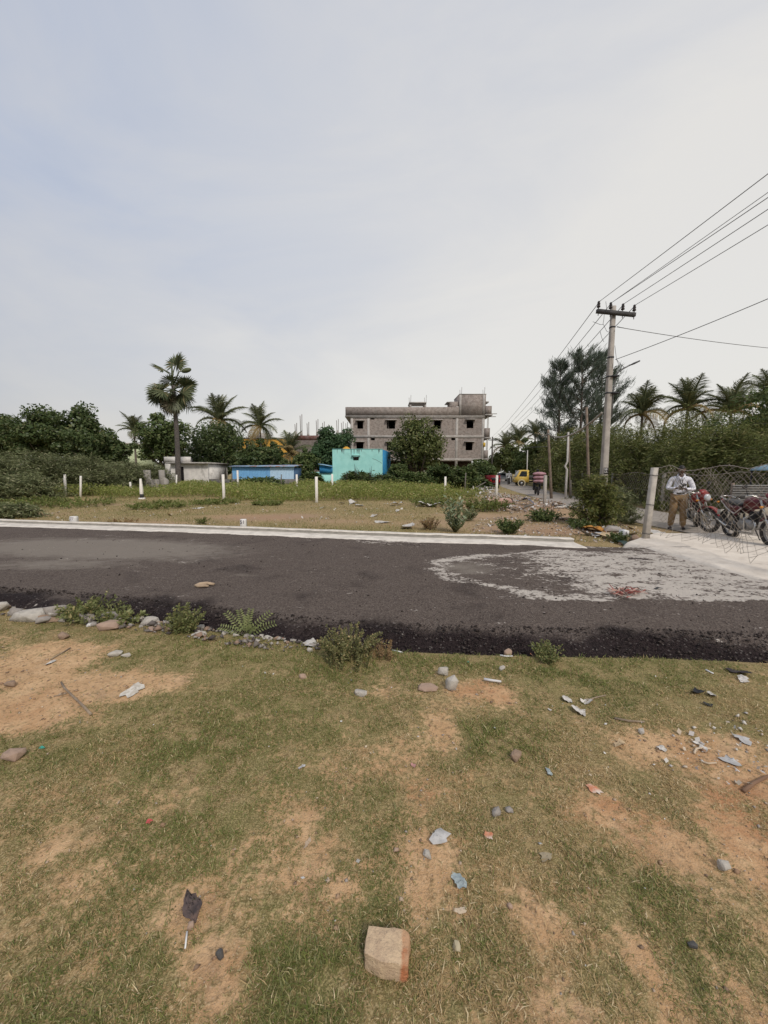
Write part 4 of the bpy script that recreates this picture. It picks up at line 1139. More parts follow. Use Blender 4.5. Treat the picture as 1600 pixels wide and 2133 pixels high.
# ================================================================ BUILDINGS
def holed(mb, x0, x1, z0, z1, holes, y, th):
    """Wall in the XZ plane from y (outer face) to y+th, with rectangular openings and their reveals."""
    xs_ = sorted({x0, x1, *[h for q in holes for h in q[:2]]}); zs_ = sorted({z0, z1, *[h for q in holes for h in q[2:]]})
    xs_ = [v for v in xs_ if x0 <= v <= x1]; zs_ = [v for v in zs_ if z0 <= v <= z1]
    nx, nz_ = len(xs_) - 1, len(zs_) - 1
    S = np.ones((nx, nz_), bool)
    for i in range(nx):
        for j in range(nz_):
            cx_, cz_ = (xs_[i] + xs_[i + 1]) / 2, (zs_[j] + zs_[j + 1]) / 2
            for (a, b, c, d) in holes:
                if a < cx_ < b and c < cz_ < d: S[i, j] = False
    def solid(i, j): return 0 <= i < nx and 0 <= j < nz_ and S[i, j]
    Q = np.array([[0, 1, 2, 3]])
    for i in range(nx):
        for j in range(nz_):
            if not S[i, j]: continue
            a, b, c, d = xs_[i], xs_[i + 1], zs_[j], zs_[j + 1]; y2 = y + th
            mb.add([(a, y, c), (b, y, c), (b, y, d), (a, y, d)], Q)
            mb.add([(b, y2, c), (a, y2, c), (a, y2, d), (b, y2, d)], Q)
            if not solid(i - 1, j): mb.add([(a, y2, c), (a, y, c), (a, y, d), (a, y2, d)], Q)
            if not solid(i + 1, j): mb.add([(b, y, c), (b, y2, c), (b, y2, d), (b, y, d)], Q)
            if not solid(i, j - 1): mb.add([(a, y2, c), (b, y2, c), (b, y, c), (a, y, c)], Q)
            if not solid(i, j + 1): mb.add([(a, y, d), (b, y, d), (b, y2, d), (a, y2, d)], Q)
def brickmat(name, c1, c2, mortar, scale=1.0, stain=(.2, .18, .17)):
    if name in _m: return _m[name]
    t = NT(name); co = t.co()
    mp = t.n('ShaderNodeMapping'); mp.inputs['Rotation'].default_value = (math.pi / 2, 0, 0); t.l(co, mp.inputs[0])
    b = t.n('ShaderNodeTexBrick'); t.l(mp.outputs[0], b.inputs['Vector'])
    b.inputs['Color1'].default_value = c1 + (1,); b.inputs['Color2'].default_value = c2 + (1,); b.inputs['Mortar'].default_value = mortar + (1,)
    b.inputs['Scale'].default_value = scale; b.inputs['Brick Width'].default_value = .23; b.inputs['Row Height'].default_value = .085
    b.inputs['Mortar Size'].default_value = .010; b.inputs['Bias'].default_value = -.1
    n1 = t.noise(.75, 8, .72, co, .7); n2 = t.noise(3, 6, .7, co)
    col = t.mix(t.math('MULTIPLY', t.ramp(n1, .44, .66), .62), b.outputs['Color'], stain)
    col = t.mix(t.math('MULTIPLY', t.ramp(n2, .45, .60), .75), col, tuple(x * .55 for x in c1))
    _m[name] = t.bsdf(col, .92, 0, .2, t.bump(b.outputs['Fac'], -.6, .02))
    return _m[name]
BRICK = brickmat('raw_brickwork', (.345, .285, .25), (.24, .20, .178), (.33, .305, .28), stain=(.25, .23, .21))
RCC = M('raw_concrete', (.43, .40, .37), (.33, .31, .285), 1.6, .9, bump=.4, c3=(.22, .20, .19), s3=.7, lo3=.52, hi3=.75)
IRON = M('rebar', (.13, .085, .065), (.08, .06, .05), 10, .8)
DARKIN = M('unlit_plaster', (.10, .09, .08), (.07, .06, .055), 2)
YB = 54.0
def bx_(px): return at(px, 985, YB).x
def bz_(py): return at(800, py, YB).z
base = np.array([bx_(731), YB, 0.0])
def X_(px): return bx_(px) - base[0]
o = thing('brick_building', 'unfinished three-storey brick and concrete building with bare window openings', 'building', base)
wins = [(745, 757, 877, 893), (806, 823, 876, 893), (862, 876, 876, 893), (903, 917, 876, 893), (970, 984, 875, 892), (772, 780, 868, 874), (941, 950, 865, 873),
        (743, 757, 921, 937), (806, 822, 921, 938), (862, 876, 921, 938), (905, 918, 922, 938), (969, 983, 921, 938), (773, 781, 911, 917), (939, 948, 911, 917)]
H = [(X_(a), X_(b), bz_(d), bz_(c)) for a, b, c, d in wins]
zg, z2, z3, zr = bz_(955), bz_(907), bz_(866), bz_(848)
W = X_(1007)
D = 11.0
mb = MB(); holed(mb, 0, W, zg, z3, H, 0, .23); mb.build('front_wall', BRICK, o)
mb = MB(); mb.box2((0.001, .24, zg), (.23, D - .24, z3)); mb.box2((W - .23, .24, zg), (W - .001, D - .24, z3)); mb.build('side_walls', BRICK, o)
MB().box2((0, D - .23, zg), (W, D, z3)).build('rear_wall', BRICK, o)
mb = MB()
for z in (zg, z2, z3): mb.box2((.05, .05, z - .14), (W - .05, D - .05, z - .004))
mb.build('floor_slabs', RCC, o)
mb = MB()
for x in (5.2, 10.5, 14.6): mb.box2((x, .26, zg), (x + .12, D - .26, z3 - .15))
mb.box2((.25, 4.4, zg), (W - .25, 4.52, z3 - .15)); mb.build('partition_walls', DARKIN, o)
for z, nm in ((zg, 0), (z2, 1), (z3, 2)):
    MB().box2((-.02, -.05, z - .34), (W + .02, .10, z)).build('beam', RCC, o)
for px in (734, 768, 845, 882, 950, 1004):
    zt = z3 if px < 940 else bz_(846)
    mb = MB(); mb.box2((X_(px) - .17, -.035, -.1), (X_(px) + .17, .3, zt - .01)); mb.build('column', RCC, o)
for px in (768, 845, 950, 1004): MB().box2((X_(px) - .17, D - .5, -.1), (X_(px) + .17, D - .1, zg)).build('column', RCC, o)
MB().box2((.2, 6, -.1), (W - .3, 6.2, zg - .2)).build('ground_floor_wall', M('brown_plaster', (.18, .12, .09), (.12, .085, .07), 2), o)
# parapet, projecting at left
mb = MB(); x0 = X_(721)
mb.box2((x0, -.07, z3 + .005), (X_(955), .16, zr)); mb.box2((x0, .17, z3 + .005), (x0 + .23, D, zr)); mb.box2((x0 + .24, D - .2, z3 + .005), (W, D + .02, zr)); mb.build('parapet', BRICK, o)
MB().box2((x0 - .06, -.10, z3 - .16), (W + .06, D + .1, z3)).build('roof_slab', RCC, o)
# stair tower
zt = bz_(822)
mb = MB(); mb.box2((X_(954), -.09, z3 + .01), (X_(1008), 4.0, zt)); mb.build('stair_tower', BRICK, o)
MB().box2((X_(953.6), -.12, zt), (X_(1008.6), 4.06, zt + .10)).build('tower_slab', RCC, o)
for px in (956, 1004):
    MB().box2((X_(px) - .15, -.12, z3 + .02), (X_(px) + .15, -.0, zt - .01)).build('column', RCC, o)
mb = MB(); mb.box2((X_(935), .2, zr - .4), (X_(953), 2.2, bz_(836))); mb.build('stair_head', BRICK, o)
MB().box2((X_(929), .1, bz_(838)), (X_(935), 2.2, bz_(836.5))).build('stair_slab', RCC, o)
mb = MB()
for px in (855, 886): mb.box2((X_(px) - .12, .8, zr - .6), (X_(px) + .12, 1.1, bz_(838)))
for px in (855, 886): mb.box2((X_(px) - .12, 2.8, zr - .6), (X_(px) + .12, 3.1, bz_(838)))
mb.build('tank_stand', RCC, o)
MB().box2((X_(852), .6, bz_(838)), (X_(888), 3.3, bz_(835.5))).build('tank_stand_slab', RCC, o)
mb = MB()
for px in (854, 886, 957, 1004):
    for dx in (-.09, .09):
        z0 = bz_(836) if px < 900 else zt
        mb.tube([(X_(px) + dx, .9 if px < 900 else .1, z0 - .1), (X_(px) + dx * 1.5, .9 if px < 900 else .1, z0 + .85 + dx * 2)], .022, 4)
mb.build('rebar', IRON, o)
for (a, b, c, d) in H:
    if b - a < .65: continue
    MB().box2((a - .22, -.55, d), (b + .22, -.036, d + .10)).build('sunshade', RCC, o)
# balconies on the right-hand side and one at left
for t_, b_, u_ in ((846, 863, 876), (892, 911, 918), (938, 955, 957)):
    x1 = X_(1020 - (t_ - 846) * .055)
    ob = MB(); ob.box2((W + .02, -.2, bz_(b_)), (x1, 3.4, bz_(t_))); ob.build('balcony_wall', BRICK, o)
    MB().box2((W + .01, -.25, bz_(b_) - .2), (x1 + .12, 3.5, bz_(b_) - .002)).build('balcony_slab', RCC, o)
MB().box2((X_(721), .05, bz_(907)), (-.03, 3.0, bz_(894))).build('balcony_wall', BRICK, o)
MB().box2((X_(720), .0, bz_(907) - .2), (-.03, 3.1, bz_(907) - .003)).build('balcony_slab', RCC, o)
MB().box2((W + .03, -.1, bz_(839)), (X_(1014), 1.2, bz_(836))).build('ledge', RCC, o)
mb = MB()
for (y_, x1) in ((862, 1033), (868, 1031), (914, 1022)):
    mb.tube([(W + .6, 0, bz_(y_)), (X_(x1), .4, bz_(y_ - 1))], .05, 5)
for px in (1013, 1011): mb.tube([(X_(px), -.1, bz_(954)), (X_(px) + .1, -.1, bz_(865))], .04, 5)
mb.build('scaffold_poles', M('scaffold_wood', (.30, .27, .23), (.2, .18, .15), 8), o)
MB().box2((X_(1005), -.12, bz_(931)), (X_(1009.5), -.08, bz_(922))).build('yellow_board', M('yellow_paint', (.62, .40, .05), (.5, .33, .05), 3), o)

# ---------------------------------------------------------------- turquoise house
YC = 40.0
def C_(px): return at(px, 985, YC).x
def cz(py): return at(800, py, YC).z
TURQ = M('turquoise_wash', (.355, .680, .635), (.300, .615, .575), 1.2, .85, bump=.25, c3=(.27, .52, .48), s3=.8, lo3=.55, hi3=.8)
BLUEW = M('blue_wash', (.030, .225, .430), (.025, .170, .340), 1.5, .8)
base = np.array([C_(693), YC, 0])
o = thing('turquoise_house', 'turquoise washed flat-roofed house with blue side wall', 'house', base)
w = C_(797) - C_(693); zt = cz(936); dp = 5.6
mb = MB(); hole = (C_(736) - base[0], C_(747.5) - base[0], cz(959), cz(950))
holed(mb, 0, w, -.1, zt, [hole], 0, .22); mb.build('front_wall', TURQ, o)
sk = C_(812) * (YC + dp) / YC * .999 - base[0]      # far end of the side wall, splayed to the street
sk = at(812, 985, YC + dp).x - base[0]
mb = MB(); mb.prism([(w + .002, .0), (w + .12, .0), (sk + .1, dp), (sk - .12, dp)][::1], -.1, cz(937)); mb.build('side_wall', BLUEW, o)
mb = MB(); mb.box2((0.002, .23, -.1), (.22, dp, zt - .02)); mb.build('left_wall', TURQ, o)
mb = MB(); mb.prism([(.23, .23), (w - .01, .23), (sk - .14, dp - .02), (.23, dp - .02)], zt - .9, zt - .75); mb.build('roof_slab', RCC, o)
mb = MB(); mb.prism([(.23, dp - .2), (sk - .14, dp - .2), (sk - .14, dp - .01), (.23, dp - .01)], -.1, zt - .05); mb.build('rear_wall', TURQ, o)
MB().box2((-.03, -.03, zt), (w + .03, .24, zt + .05)).build('coping', M('turquoise_coping', (.25, .56, .53), (.2, .45, .43), 3), o)
mb = MB(); rg = np.random.default_rng(4)
for k in range(16):
    xx = rg.uniform(.1, w - .1); ln = rg.uniform(.15, .6); ww = rg.uniform(.02, .07)
    mb.add([(xx - ww, -.0035, zt - .005), (xx + ww, -.0035, zt - .005), (xx + ww * .3, -.0035, zt - ln), (xx - ww * .3, -.0035, zt - ln)], np.array([[0, 3, 2, 1]])[:, ::-1])
tag(mb.build('grime_streaks', M('grime', (.20, .33, .31), (.15, .24, .23), 9), o), kind='stuff')
MB().box2((hole[0] - .15, -.32, hole[3] + .02), (hole[1] + .15, -.003, hole[3] + .11)).build('vent_shade', TURQ, o)
mb = MB()
for k in range(4): mb.box2((hole[0], .08, hole[2] + .03 + k * .11), (hole[1], .12, hole[2] + .07 + k * .11))
mb.build('vent_grille', M('old_wood', (.10, .08, .06), (.06, .05, .04), 8), o)
mb = MB(); mb.tube([(C_(776) - base[0], -.01, cz(955)), (C_(784) - base[0], -.01, cz(958)), (C_(796) - base[0], -.01, cz(965))], .012, 4); mb.build('cable', IRON, o)
YEL = M('yellow_plastic', (.62, .33, .035), (.52, .27, .03), 3, .5)
TK = thing('water_tank', 'yellow plastic water tank on the turquoise roof', 'water tank', (at(722, 985, YC + 2.2).x, YC + 2.2, zt - .745))
mb = MB(); r = 8.2 * (YC + 2.2) / F
prof = [(0, r), (.15, r * 1.02), (.72, r), (.8, r * 1.03), (1.0, r * .9), (1.13, r * .4), (1.18, r * .36)]
a = np.linspace(0, 6.283, 20, endpoint=False)
mb.loft([np.c_[np.cos(a) * q, np.sin(a) * q, np.full(20, z)] for z, q in prof]); mb.build('tank_body', YEL, TK, smooth=True)
mb = MB(); mb.cyl((0, 0, 1.17), (0, 0, 1.24), r * .38, 16); mb.build('lid', M('black_plastic', (.02, .02, .02), (.03, .03, .03), 5, .5), TK)
# annex
base = np.array([at(662, 985, 39.5).x, 39.5, 0])
o = thing('blue_annex', 'small blue lean-to left of the turquoise house', 'shed', base)
def A_(px): return at(px, 985, 39.5).x - base[0]
def az_(py): return at(800, py, 39.5).z
mb = MB(); mb.prism([(A_(666), 0), (A_(691.5), 0), (A_(691.5), 3), (A_(666), 3)], az_(985), az_(974)); mb.build('wall', BLUEW, o)
mb = MB(); mb.box2((A_(645), .2, -.1), (A_(691), 2.8, az_(983))); mb.build('lower_wall', TURQ, o)
mb = MB(); mb.add([(A_(664), -.3, az_(966)), (A_(692), -.3, az_(971)), (A_(692), 3.1, az_(970)), (A_(664), 3.1, az_(965)), (A_(664), -.3, az_(967.3)), (A_(692), -.3, az_(972.3)), (A_(692), 3.1, az_(971.3)), (A_(664), 3.1, az_(966.3))],
       np.array([[0, 1, 2, 3], [7, 6, 5, 4], [0, 4, 5, 1], [1, 5, 6, 2], [2, 6, 7, 3], [3, 7, 4, 0]])); mb.build('roof_sheet', M('pale_blue_sheet', (.30, .47, .60), (.2, .36, .5), 3, .6), o)
mb = MB(); mb.prism([(A_(666), .02), (A_(691), .02), (A_(691), .1), (A_(666), .1)], az_(975), az_(969.5)); mb.build('gable', BLUEW, o)

# ---------------------------------------------------------------- blue sheet-metal shed
YS = 37.5
def S_(px): return at(px, 985, YS).x
def sz(py): return at(800, py, YS).z
def corrugated(mb, x0, x1, z0, z1, y, pitch=.15, amp=.025):
    n = int((x1 - x0) / pitch * 4); xs_ = np.linspace(x0, x1, n)
    yy = y + amp * np.sign(np.sin(xs_ / pitch * 6.283)) * np.abs(np.sin(xs_ / pitch * 6.283)) ** .5
    V = np.concatenate([np.c_[xs_, yy, np.full(n, z0)], np.c_[xs_, yy, np.full(n, z1)], np.c_[xs_, yy + .01, np.full(n, z0)], np.c_[xs_, yy + .01, np.full(n, z1)]])
    i = np.arange(n - 1)
    mb.add(V, [np.stack([i, i + 1, i + 1 + n, i + n], -1), np.stack([i + 2 * n + 1, i + 2 * n, i + 3 * n, i + 3 * n + 1], -1)])
base = np.array([S_(483), YS, 0])
o = thing('metal_shed', 'blue corrugated metal shed with rusty roof edge', 'shed', base)
def q_(px): return S_(px) - base[0]
SB = M('blue_sheet', (.19, .42, .68), (.16, .37, .62), 2, .55, metal=0, c3=(.15, .33, .60), s3=1)
SLB = M('light_blue_sheet', (.46, .62, .76), (.40, .57, .72), 2, .55)
mb = MB(); corrugated(mb, q_(483.5), q_(563), sz(1003), sz(972), 0); mb.build('front_sheets', SB, o)
mb = MB(); corrugated(mb, q_(563), q_(612), sz(1003), sz(972), -.02); tag(mb.build('front_sheets', SLB, o), 'paler blue sheets at the right end')
mb = MB(); mb.box2((q_(483.5), .04, -.1), (q_(612), 3.5, sz(974))); mb.build('shed_body', M('dull_blue', (.06, .12, .22), (.05, .1, .18), 3), o)
t = NT('shed_roof'); co = t.co(); rr = t.ramp(t.noise(.9, 5, .6, co), .48, .60)
RMAT = t.bsdf(t.mix(rr, (.25, .37, .52), (.30, .14, .08)), .7)
mb = MB(); mb.add([(q_(480), -.35, sz(971)), (q_(615), -.35, sz(971)), (q_(615), 3.7, sz(966)), (q_(480), 3.7, sz(966)), (q_(480), -.35, sz(972.5)), (q_(615), -.35, sz(972.5)), (q_(615), 3.7, sz(967.5)), (q_(480), 3.7, sz(967.5))],
       np.array([[0, 1, 2, 3], [7, 6, 5, 4], [0, 4, 5, 1], [1, 5, 6, 2], [2, 6, 7, 3], [3, 7, 4, 0]])); mb.build('roof', RMAT, o)
# compound wall behind the weeds
p0 = at(428, 985, 36.6)
o = thing('compound_wall', 'low grey block wall in front of the blue shed', 'wall', (p0.x, 36.6, 0))
mb = MB(); mb.box2((0, 0, -.1), (at(640, 985, 36.6).x - p0.x, .2, at(800, 998, 36.6).z)); mb.build('blockwork', brickmat('grey_blocks', (.20, .19, .175), (.16, .15, .14), (.12, .11, .1), .5, (.13, .125, .115)), o)

# ---------------------------------------------------------------- white house, and the grey trough before it
YW = 36.5
def W_(px): return at(px, 985, YW).x
def wz(py): return at(800, py, YW).z
mb = MB()
WHITE = M('whitewash', (.70, .67, .63), (.56, .535, .505), 2, .9, bump=.3, c3=(.25, .235, .22), s3=.9, lo3=.52, hi3=.72)
base = np.array([W_(337), YW, 0]); o = thing('white_house', 'small stained whitewashed house with dark doorway', 'house', base)
def v_(px): return W_(px) - base[0]
mb = MB(); holed(mb, v_(356), v_(434), -.1, wz(966), [(v_(374), v_(383), -.05, wz(972))], 0, .2); mb.build('front_wall', WHITE, o)
mb = MB(); mb.box2((v_(337), .6, -.1), (v_(356) - .01, 4.5, wz(951))); mb.build('side_room', WHITE, o)
mb = MB(); mb.box2((v_(356), 4.3, -.1), (v_(434), 4.5, wz(966))); mb.box2((v_(434) - .2, .21, -.1), (v_(434), 4.29, wz(966))); mb.build('other_walls', WHITE, o)
mb = MB(); mb.box2((v_(352), -.45, wz(966)), (v_(437), 4.7, wz(963))); mb.build('roof_slab', RCC, o)
mb = MB(); mb.box2((v_(337), .5, wz(962.9)), (v_(392), .7, wz(951))); mb.build('parapet', WHITE, o)
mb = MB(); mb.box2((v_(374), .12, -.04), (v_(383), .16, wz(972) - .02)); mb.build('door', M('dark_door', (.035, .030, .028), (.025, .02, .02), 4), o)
YT = 30.0
base = at(297, 985, YT); base = np.array([base.x, YT, 0]); o = thing('concrete_trough', 'grey concrete tank wall with two raised corner pillars', 'wall', base)
def t_x(px): return at(px, 985, YT).x - base[0]
def t_z(py): return at(800, py, YT).z
PL = M('grey_plaster', (.30, .28, .25), (.24, .22, .20), 3, .9, bump=.3)
mb = MB(); mb.add([(t_x(297), 0, -.1), (t_x(348), 0, -.1), (t_x(348), 0, t_z(1000)), (t_x(340), 0, t_z(994)), (t_x(330), 0, t_z(998)), (t_x(314), 0, t_z(999)), (t_x(308), 0, t_z(995)), (t_x(297), 0, t_z(994)),
           (t_x(297), .22, -.1), (t_x(348), .22, -.1), (t_x(348), .22, t_z(1000)), (t_x(340), .22, t_z(994)), (t_x(330), .22, t_z(998)), (t_x(314), .22, t_z(999)), (t_x(308), .22, t_z(995)), (t_x(297), .22, t_z(994))],
          [np.array([[0, 1, 2, 3, 4, 5, 6, 7]]), np.array([[15, 14, 13, 12, 11, 10, 9, 8]]), np.array([[k, (k + 1) % 8 + 0, (k + 1) % 8 + 8, k + 8] for k in range(8)])[:, ::-1]]); mb.build('wall', PL, o)
for a, b, zz in ((299, 310, 979), (331, 340, 979)):
    MB().box2((t_x(a), -.03, -.1), (t_x(b), .27, t_z(zz))).build('pillar', PL, o)
# rubble heap beside it
p = G(215, 1026); rngs = np.random.default_rng(3)
o = thing('rubble_heap', 'heap of grey and pink broken rubble behind the posts at left', 'rubble', (p.x, 27.5, 0))
o.location.x = at(208, 985, 27.5).x
mb = MB(); n = 900; a = rngs.uniform(0, 6.28, n); r = rngs.uniform(0, 1, n) ** .6
P = np.c_[np.cos(a) * r * 1.25, np.sin(a) * r * .8, (1 - r) * .72 * rngs.uniform(.75, 1.0, n)]
pebbles(mb, P, rngs.gamma(3, .022, n).clip(.02, .16), rngs); tag(mb.build('rubble_pieces', ISLE('rubble', [(.26, .235, .215), (.36, .32, .29), (.19, .165, .15), (.30, .20, .16), (.44, .41, .38)]), o), kind='stuff')

# ---------------------------------------------------------------- far buildings
def far_block(name, label, cat, px0, px1, ptop, Y, mat, d=6.0, roof=None):
    b = at(px0, 985, Y); o_ = thing(name, label, cat, (b.x, Y, 0))
    w_ = at(px1, 985, Y).x - b.x; z_ = at(800, ptop, Y).z
    MB().box2((0, 0, -.1), (w_, d, z_)).build('wall', mat, o_)
    MB().box2((-.12, -.12, z_), (w_ + .12, d + .12, z_ + .22)).build('roof_slab', roof or RCC, o_)
    return o_, w_, z_
far_block('far_house', 'pale green far building seen between the left trees and a small palm', 'building', 218, 282, 925, 72, M('pale_green_wash', (.46, .52, .33), (.40, .45, .29), 1))
o, w, z = far_block('yellow_house', 'ochre yellow house behind the coconut palms', 'house', 498, 632, 914, 66, M('ochre_wash', (.56, .31, .055), (.48, .26, .05), 1))
MB().box2((.2 * w, 1, z + .22), (.42 * w, 4, z + 1.1)).build('stair_head', RCC, o)
for u in (.12, .5, .8): MB().box2((u * w, -.03, z - 2.2), (u * w + 1.2, .02, z - .9)).build('window', DARKIN, o)
b = at(615, 985, 60); o = thing('unfinished_house', 'unfinished grey and red brick house with tall bare rebar columns', 'building', (b.x, 60, 0))
def n_(px): return at(px, 985, 60).x - b.x
def nzz(py): return at(800, py, 60).z
mb = MB(); holed(mb, 0, n_(726), -.1, nzz(917), [(n_(624), n_(639), nzz(937), nzz(930))], 0, .23); mb.build('front_wall', brickmat('weathered_brick', (.23, .19, .17), (.19, .16, .145), (.2, .185, .17)), o)
mb = MB(); mb.box2((n_(615), .02, nzz(917)), (n_(726), .25, nzz(907))); mb.build('red_brick_course', brickmat('red_brick', (.20, .085, .065), (.16, .07, .055), (.18, .14, .13)), o)
MB().box2((.24, .24, -.1), (n_(726), 5, nzz(920))).build('rooms', DARKIN, o)
MB().box2((n_(628), -1.2, nzz(952)), (n_(660), -.01, nzz(949.5))).build('sunshade', RCC, o)
for px, t1, t2 in ((618, 898, 882), (629, 899, 864), (643, 903, 880), (662, 896, 874), (675, 898, 879), (684, 900, 885), (704, 896, 874), (714, 897, 879), (723, 898, 880)):
    mb = MB(); mb.box2((n_(px) - .16, .05, nzz(908)), (n_(px) + .16, .37, nzz(t1))); c_ = mb.build('column', RCC, o)
    mb = MB()
    for dx in (-.1, .1):
        for dy in (.12, .3): mb.tube([(n_(px) + dx, dy, nzz(t1) - .1), (n_(px) + dx * 1.4, dy, nzz(t2) + dx)], .028, 4)
    mb.build('rebar', IRON, c_)
# ================================================================ POSTS, POLES, WIRES, FENCES
WPOST = M('whitewashed_post', (.84, .81, .77), (.74, .70, .65), 9, .9, bump=.4, c3=(.40, .37, .33), s3=5, lo3=.58, hi3=.75)
def post(label, px, pt, pb, wpx, mat=WPOST, lean=0.0, taper=1.0, name='boundary_post', group='white boundary posts', Y=None, foot=None):
    p = G(px, pb) if Y is None else at(px, 985, Y)
    Y = p.y
    h = at(px, pt, Y).z; w = wpx * Y / F / (1 + abs(px - 800) / 800 * .8)
    o_ = thing(name, label, 'post', (p.x, Y, gz(p.x, Y)), 0, group)
    o_.rotation_euler = (0, lean, 0)
    mb = MB(); hh = h + .1
    a = w / 2; bb = a * taper
    ring = lambda s, z: np.array([(-s, -s, z), (s, -s, z), (s, s, z), (-s, s, z)])
    c = w * .08
    def r8(s, z): return np.array([(-s + c, -s, z), (s - c, -s, z), (s, -s + c, z), (s, s - c, z), (s - c, s, z), (-s + c, s, z), (-s, s - c, z), (-s, -s + c, z)])
    mb.loft([r8(a, -.25), r8(a * .97 + bb * .03, h * .5), r8(bb, h - .03), r8(bb * .85, h)])
    mb.build('shaft', mat, o_)
    if foot:
        mb = MB(); mb.box((0, 0, .03), (w * 1.7, w * 1.7, .12)); mb.build('footing', WPOST, o_)
        mb = MB(); mb.loft([r8(a * 1.03, .09), r8(a * 1.03, .30)]); mb.build('black_band', M('black_paint', (.03, .03, .03), (.05, .05, .05), 8), o_)
    return o_
post('white post at far left, right of a pale plank', 138, 988, 1034, 5.5, lean=.02)
post('white post leaning right, second from the left edge', 168, 991, 1036, 5.0, lean=.09)
post('short white stub of a post between the rubble heap and tapered post', 270, 1004, 1026, 4.5, Y=27)
post('thick tapered white post with black band at its foot', 296, 997, 1040, 8, lean=-.01, taper=.62, foot=True)
post('thin white post in front of the fan palm trunk', 365, 989, 1014, 3.6, lean=.08, Y=31)
post('white post left of centre, nearest of its row', 467, 988, 1043, 6.2)
post('slim white post in front of the blue shed', 495, 980, 1012, 4.2, Y=31)
post('slim white post below the unfinished house', 618, 988, 1017, 4.2, Y=31)
post('white post left of the turquoise house, standing at the weed edge', 660, 993, 1047, 6.0)
post('slim white post against the left end of the turquoise wall', 692, 988, 1020, 4.4, Y=30)
post('slim white post right of the neem tree', 928, 993, 1029, 4.4, Y=27)
post('white post at the street corner by the red vehicle', 1034, 990, 1034, 5.2)
GPOST = M('grey_concrete_post', (.43, .40, .36), (.34, .315, .285), 9, .9, bump=.5, c3=(.26, .24, .22), s3=4, lo3=.58, hi3=.75)
post('grey concrete post between the rubbish and loaded motorcycle', 1134, 990, 1057, 7.5, GPOST, name='concrete_post', group='grey concrete posts', lean=-.01)
p = at(133.5, 985, 24.0)
o = tag(MB().box((0, 0, .55), (.14, .05, 1.3)).build('plank', M('weathered_plank', (.46, .44, .41), (.36, .345, .32), 6), None, (p.x, 24.0, 0)), 'short pale plank standing left of the far left white post', 'plank')
STAKE = M('grey_stake', (.17, .15, .13), (.11, .10, .085), 9, .95)
for q, (px, pt, Y, lb) in enumerate(((457, 983, 34, 'thin dark stake in the weeds left of the blue shed'), (482, 985, 32, 'thin dark stake beside the slim white post by the blue shed'), (585, 988, 34, 'thin dark stake in front of the light blue sheets'), (969, 985, 27, 'short wooden stake left of the red vehicle'))):
    b = at(px, 985, Y); h = at(px, pt, Y).z
    tag(MB().tube([(0, 0, -.2), (.02, 0, h * .5), (.05, 0, h)], [.05, .045, .04], 7).build('wooden_stake', STAKE, None, (b.x, Y, 0)), lb, 'stake', 'thin wooden stakes')

# ---------------------------------------------------------------- main utility pole
YP = 11.4
pb = at(1252, 1090, YP); base = np.array([pb.x, YP, 0])
PCON = M('pole_concrete', (.40, .365, .325), (.315, .285, .255), 5, .9, bump=.5, c3=(.24, .22, .20), s3=1.6, lo3=.55, hi3=.75)
ztop = at(1280, 638, YP).z
o = thing('utility_pole', 'tapered grey concrete utility pole with crossarm and street lamp', 'utility pole', base)
def wid(z): return (.190 - .075 * z / ztop)
def sq(z, f=1.0):
    a, c = wid(z) / 2 * f, .02
    return np.array([(-a + c, -a, z), (a - c, -a, z), (a, -a + c, z), (a, a - c, z), (a - c, a, z), (-a + c, a, z), (-a, a - c, z), (-a, -a + c, z)])
mb = MB(); mb.loft([sq(-.5), sq(ztop * .25), sq(ztop * .5), sq(ztop * .75), sq(ztop)]); mb.build('shaft', PCON, o)
STEEL = M('dark_steel', (.055, .055, .060), (.035, .035, .04), 10, .6, .3)
def pz(py): return at(1270, py, YP).z
def P_(px, py, Y=YP): return np.array(at(px, py, Y)) - base
za = pz(652)
aL, aR = P_(1243, 648, YP - .10), P_(1323, 656, YP - .10)
dirv = (aR - aL) / np.linalg.norm(aR - aL)
mb = MB(); mb.box(tuple((aL + aR) / 2), (np.linalg.norm(aR - aL), .085, .10), (0, math.asin(-dirv[2]), math.atan2(dirv[1], dirv[0]))); mb.build('crossarm', M('crossarm_iron', (.075, .072, .072), (.05, .05, .05), 10, .7, .2), o)
for py in (682, 745, 785, 819):
    mb = MB(); z = pz(py); mb.loft([sq(z - .02, 1.10), sq(z + .02, 1.10)]); mb.build('clamp_band', STEEL, o)
INS = M('brown_porcelain', (.045, .032, .028), (.03, .025, .022), 10, .25)
ins = []
for px, py in ((1247, 638), (1272, 640), (1297.5, 642), (1322.5, 646)):
    c = P_(px, py, YP - .10); f = np.clip((c[0] - aL[0]) / (aR[0] - aL[0]), .03, .97)
    arm = aL + (aR - aL) * f
    mb = MB(); a = np.linspace(0, 6.283, 12, endpoint=False)
    prof = [(.05, .012), (.10, .012), (.105, .045), (.13, .048), (.16, .034), (.19, .046), (.225, .030), (.245, .036), (.27, .020)]
    mb.loft([np.c_[np.cos(a) * r, np.sin(a) * r, np.full(12, z)] + arm for z, r in prof])
    ii = mb.build('insulator', INS, o, smooth=True)
    MB().tube([arm + (0, 0, -.12), arm + (0, 0, .07)], .010, 6).build('pin', STEEL, ii)
    ins.append(base + arm + np.array([0, 0, .25]))
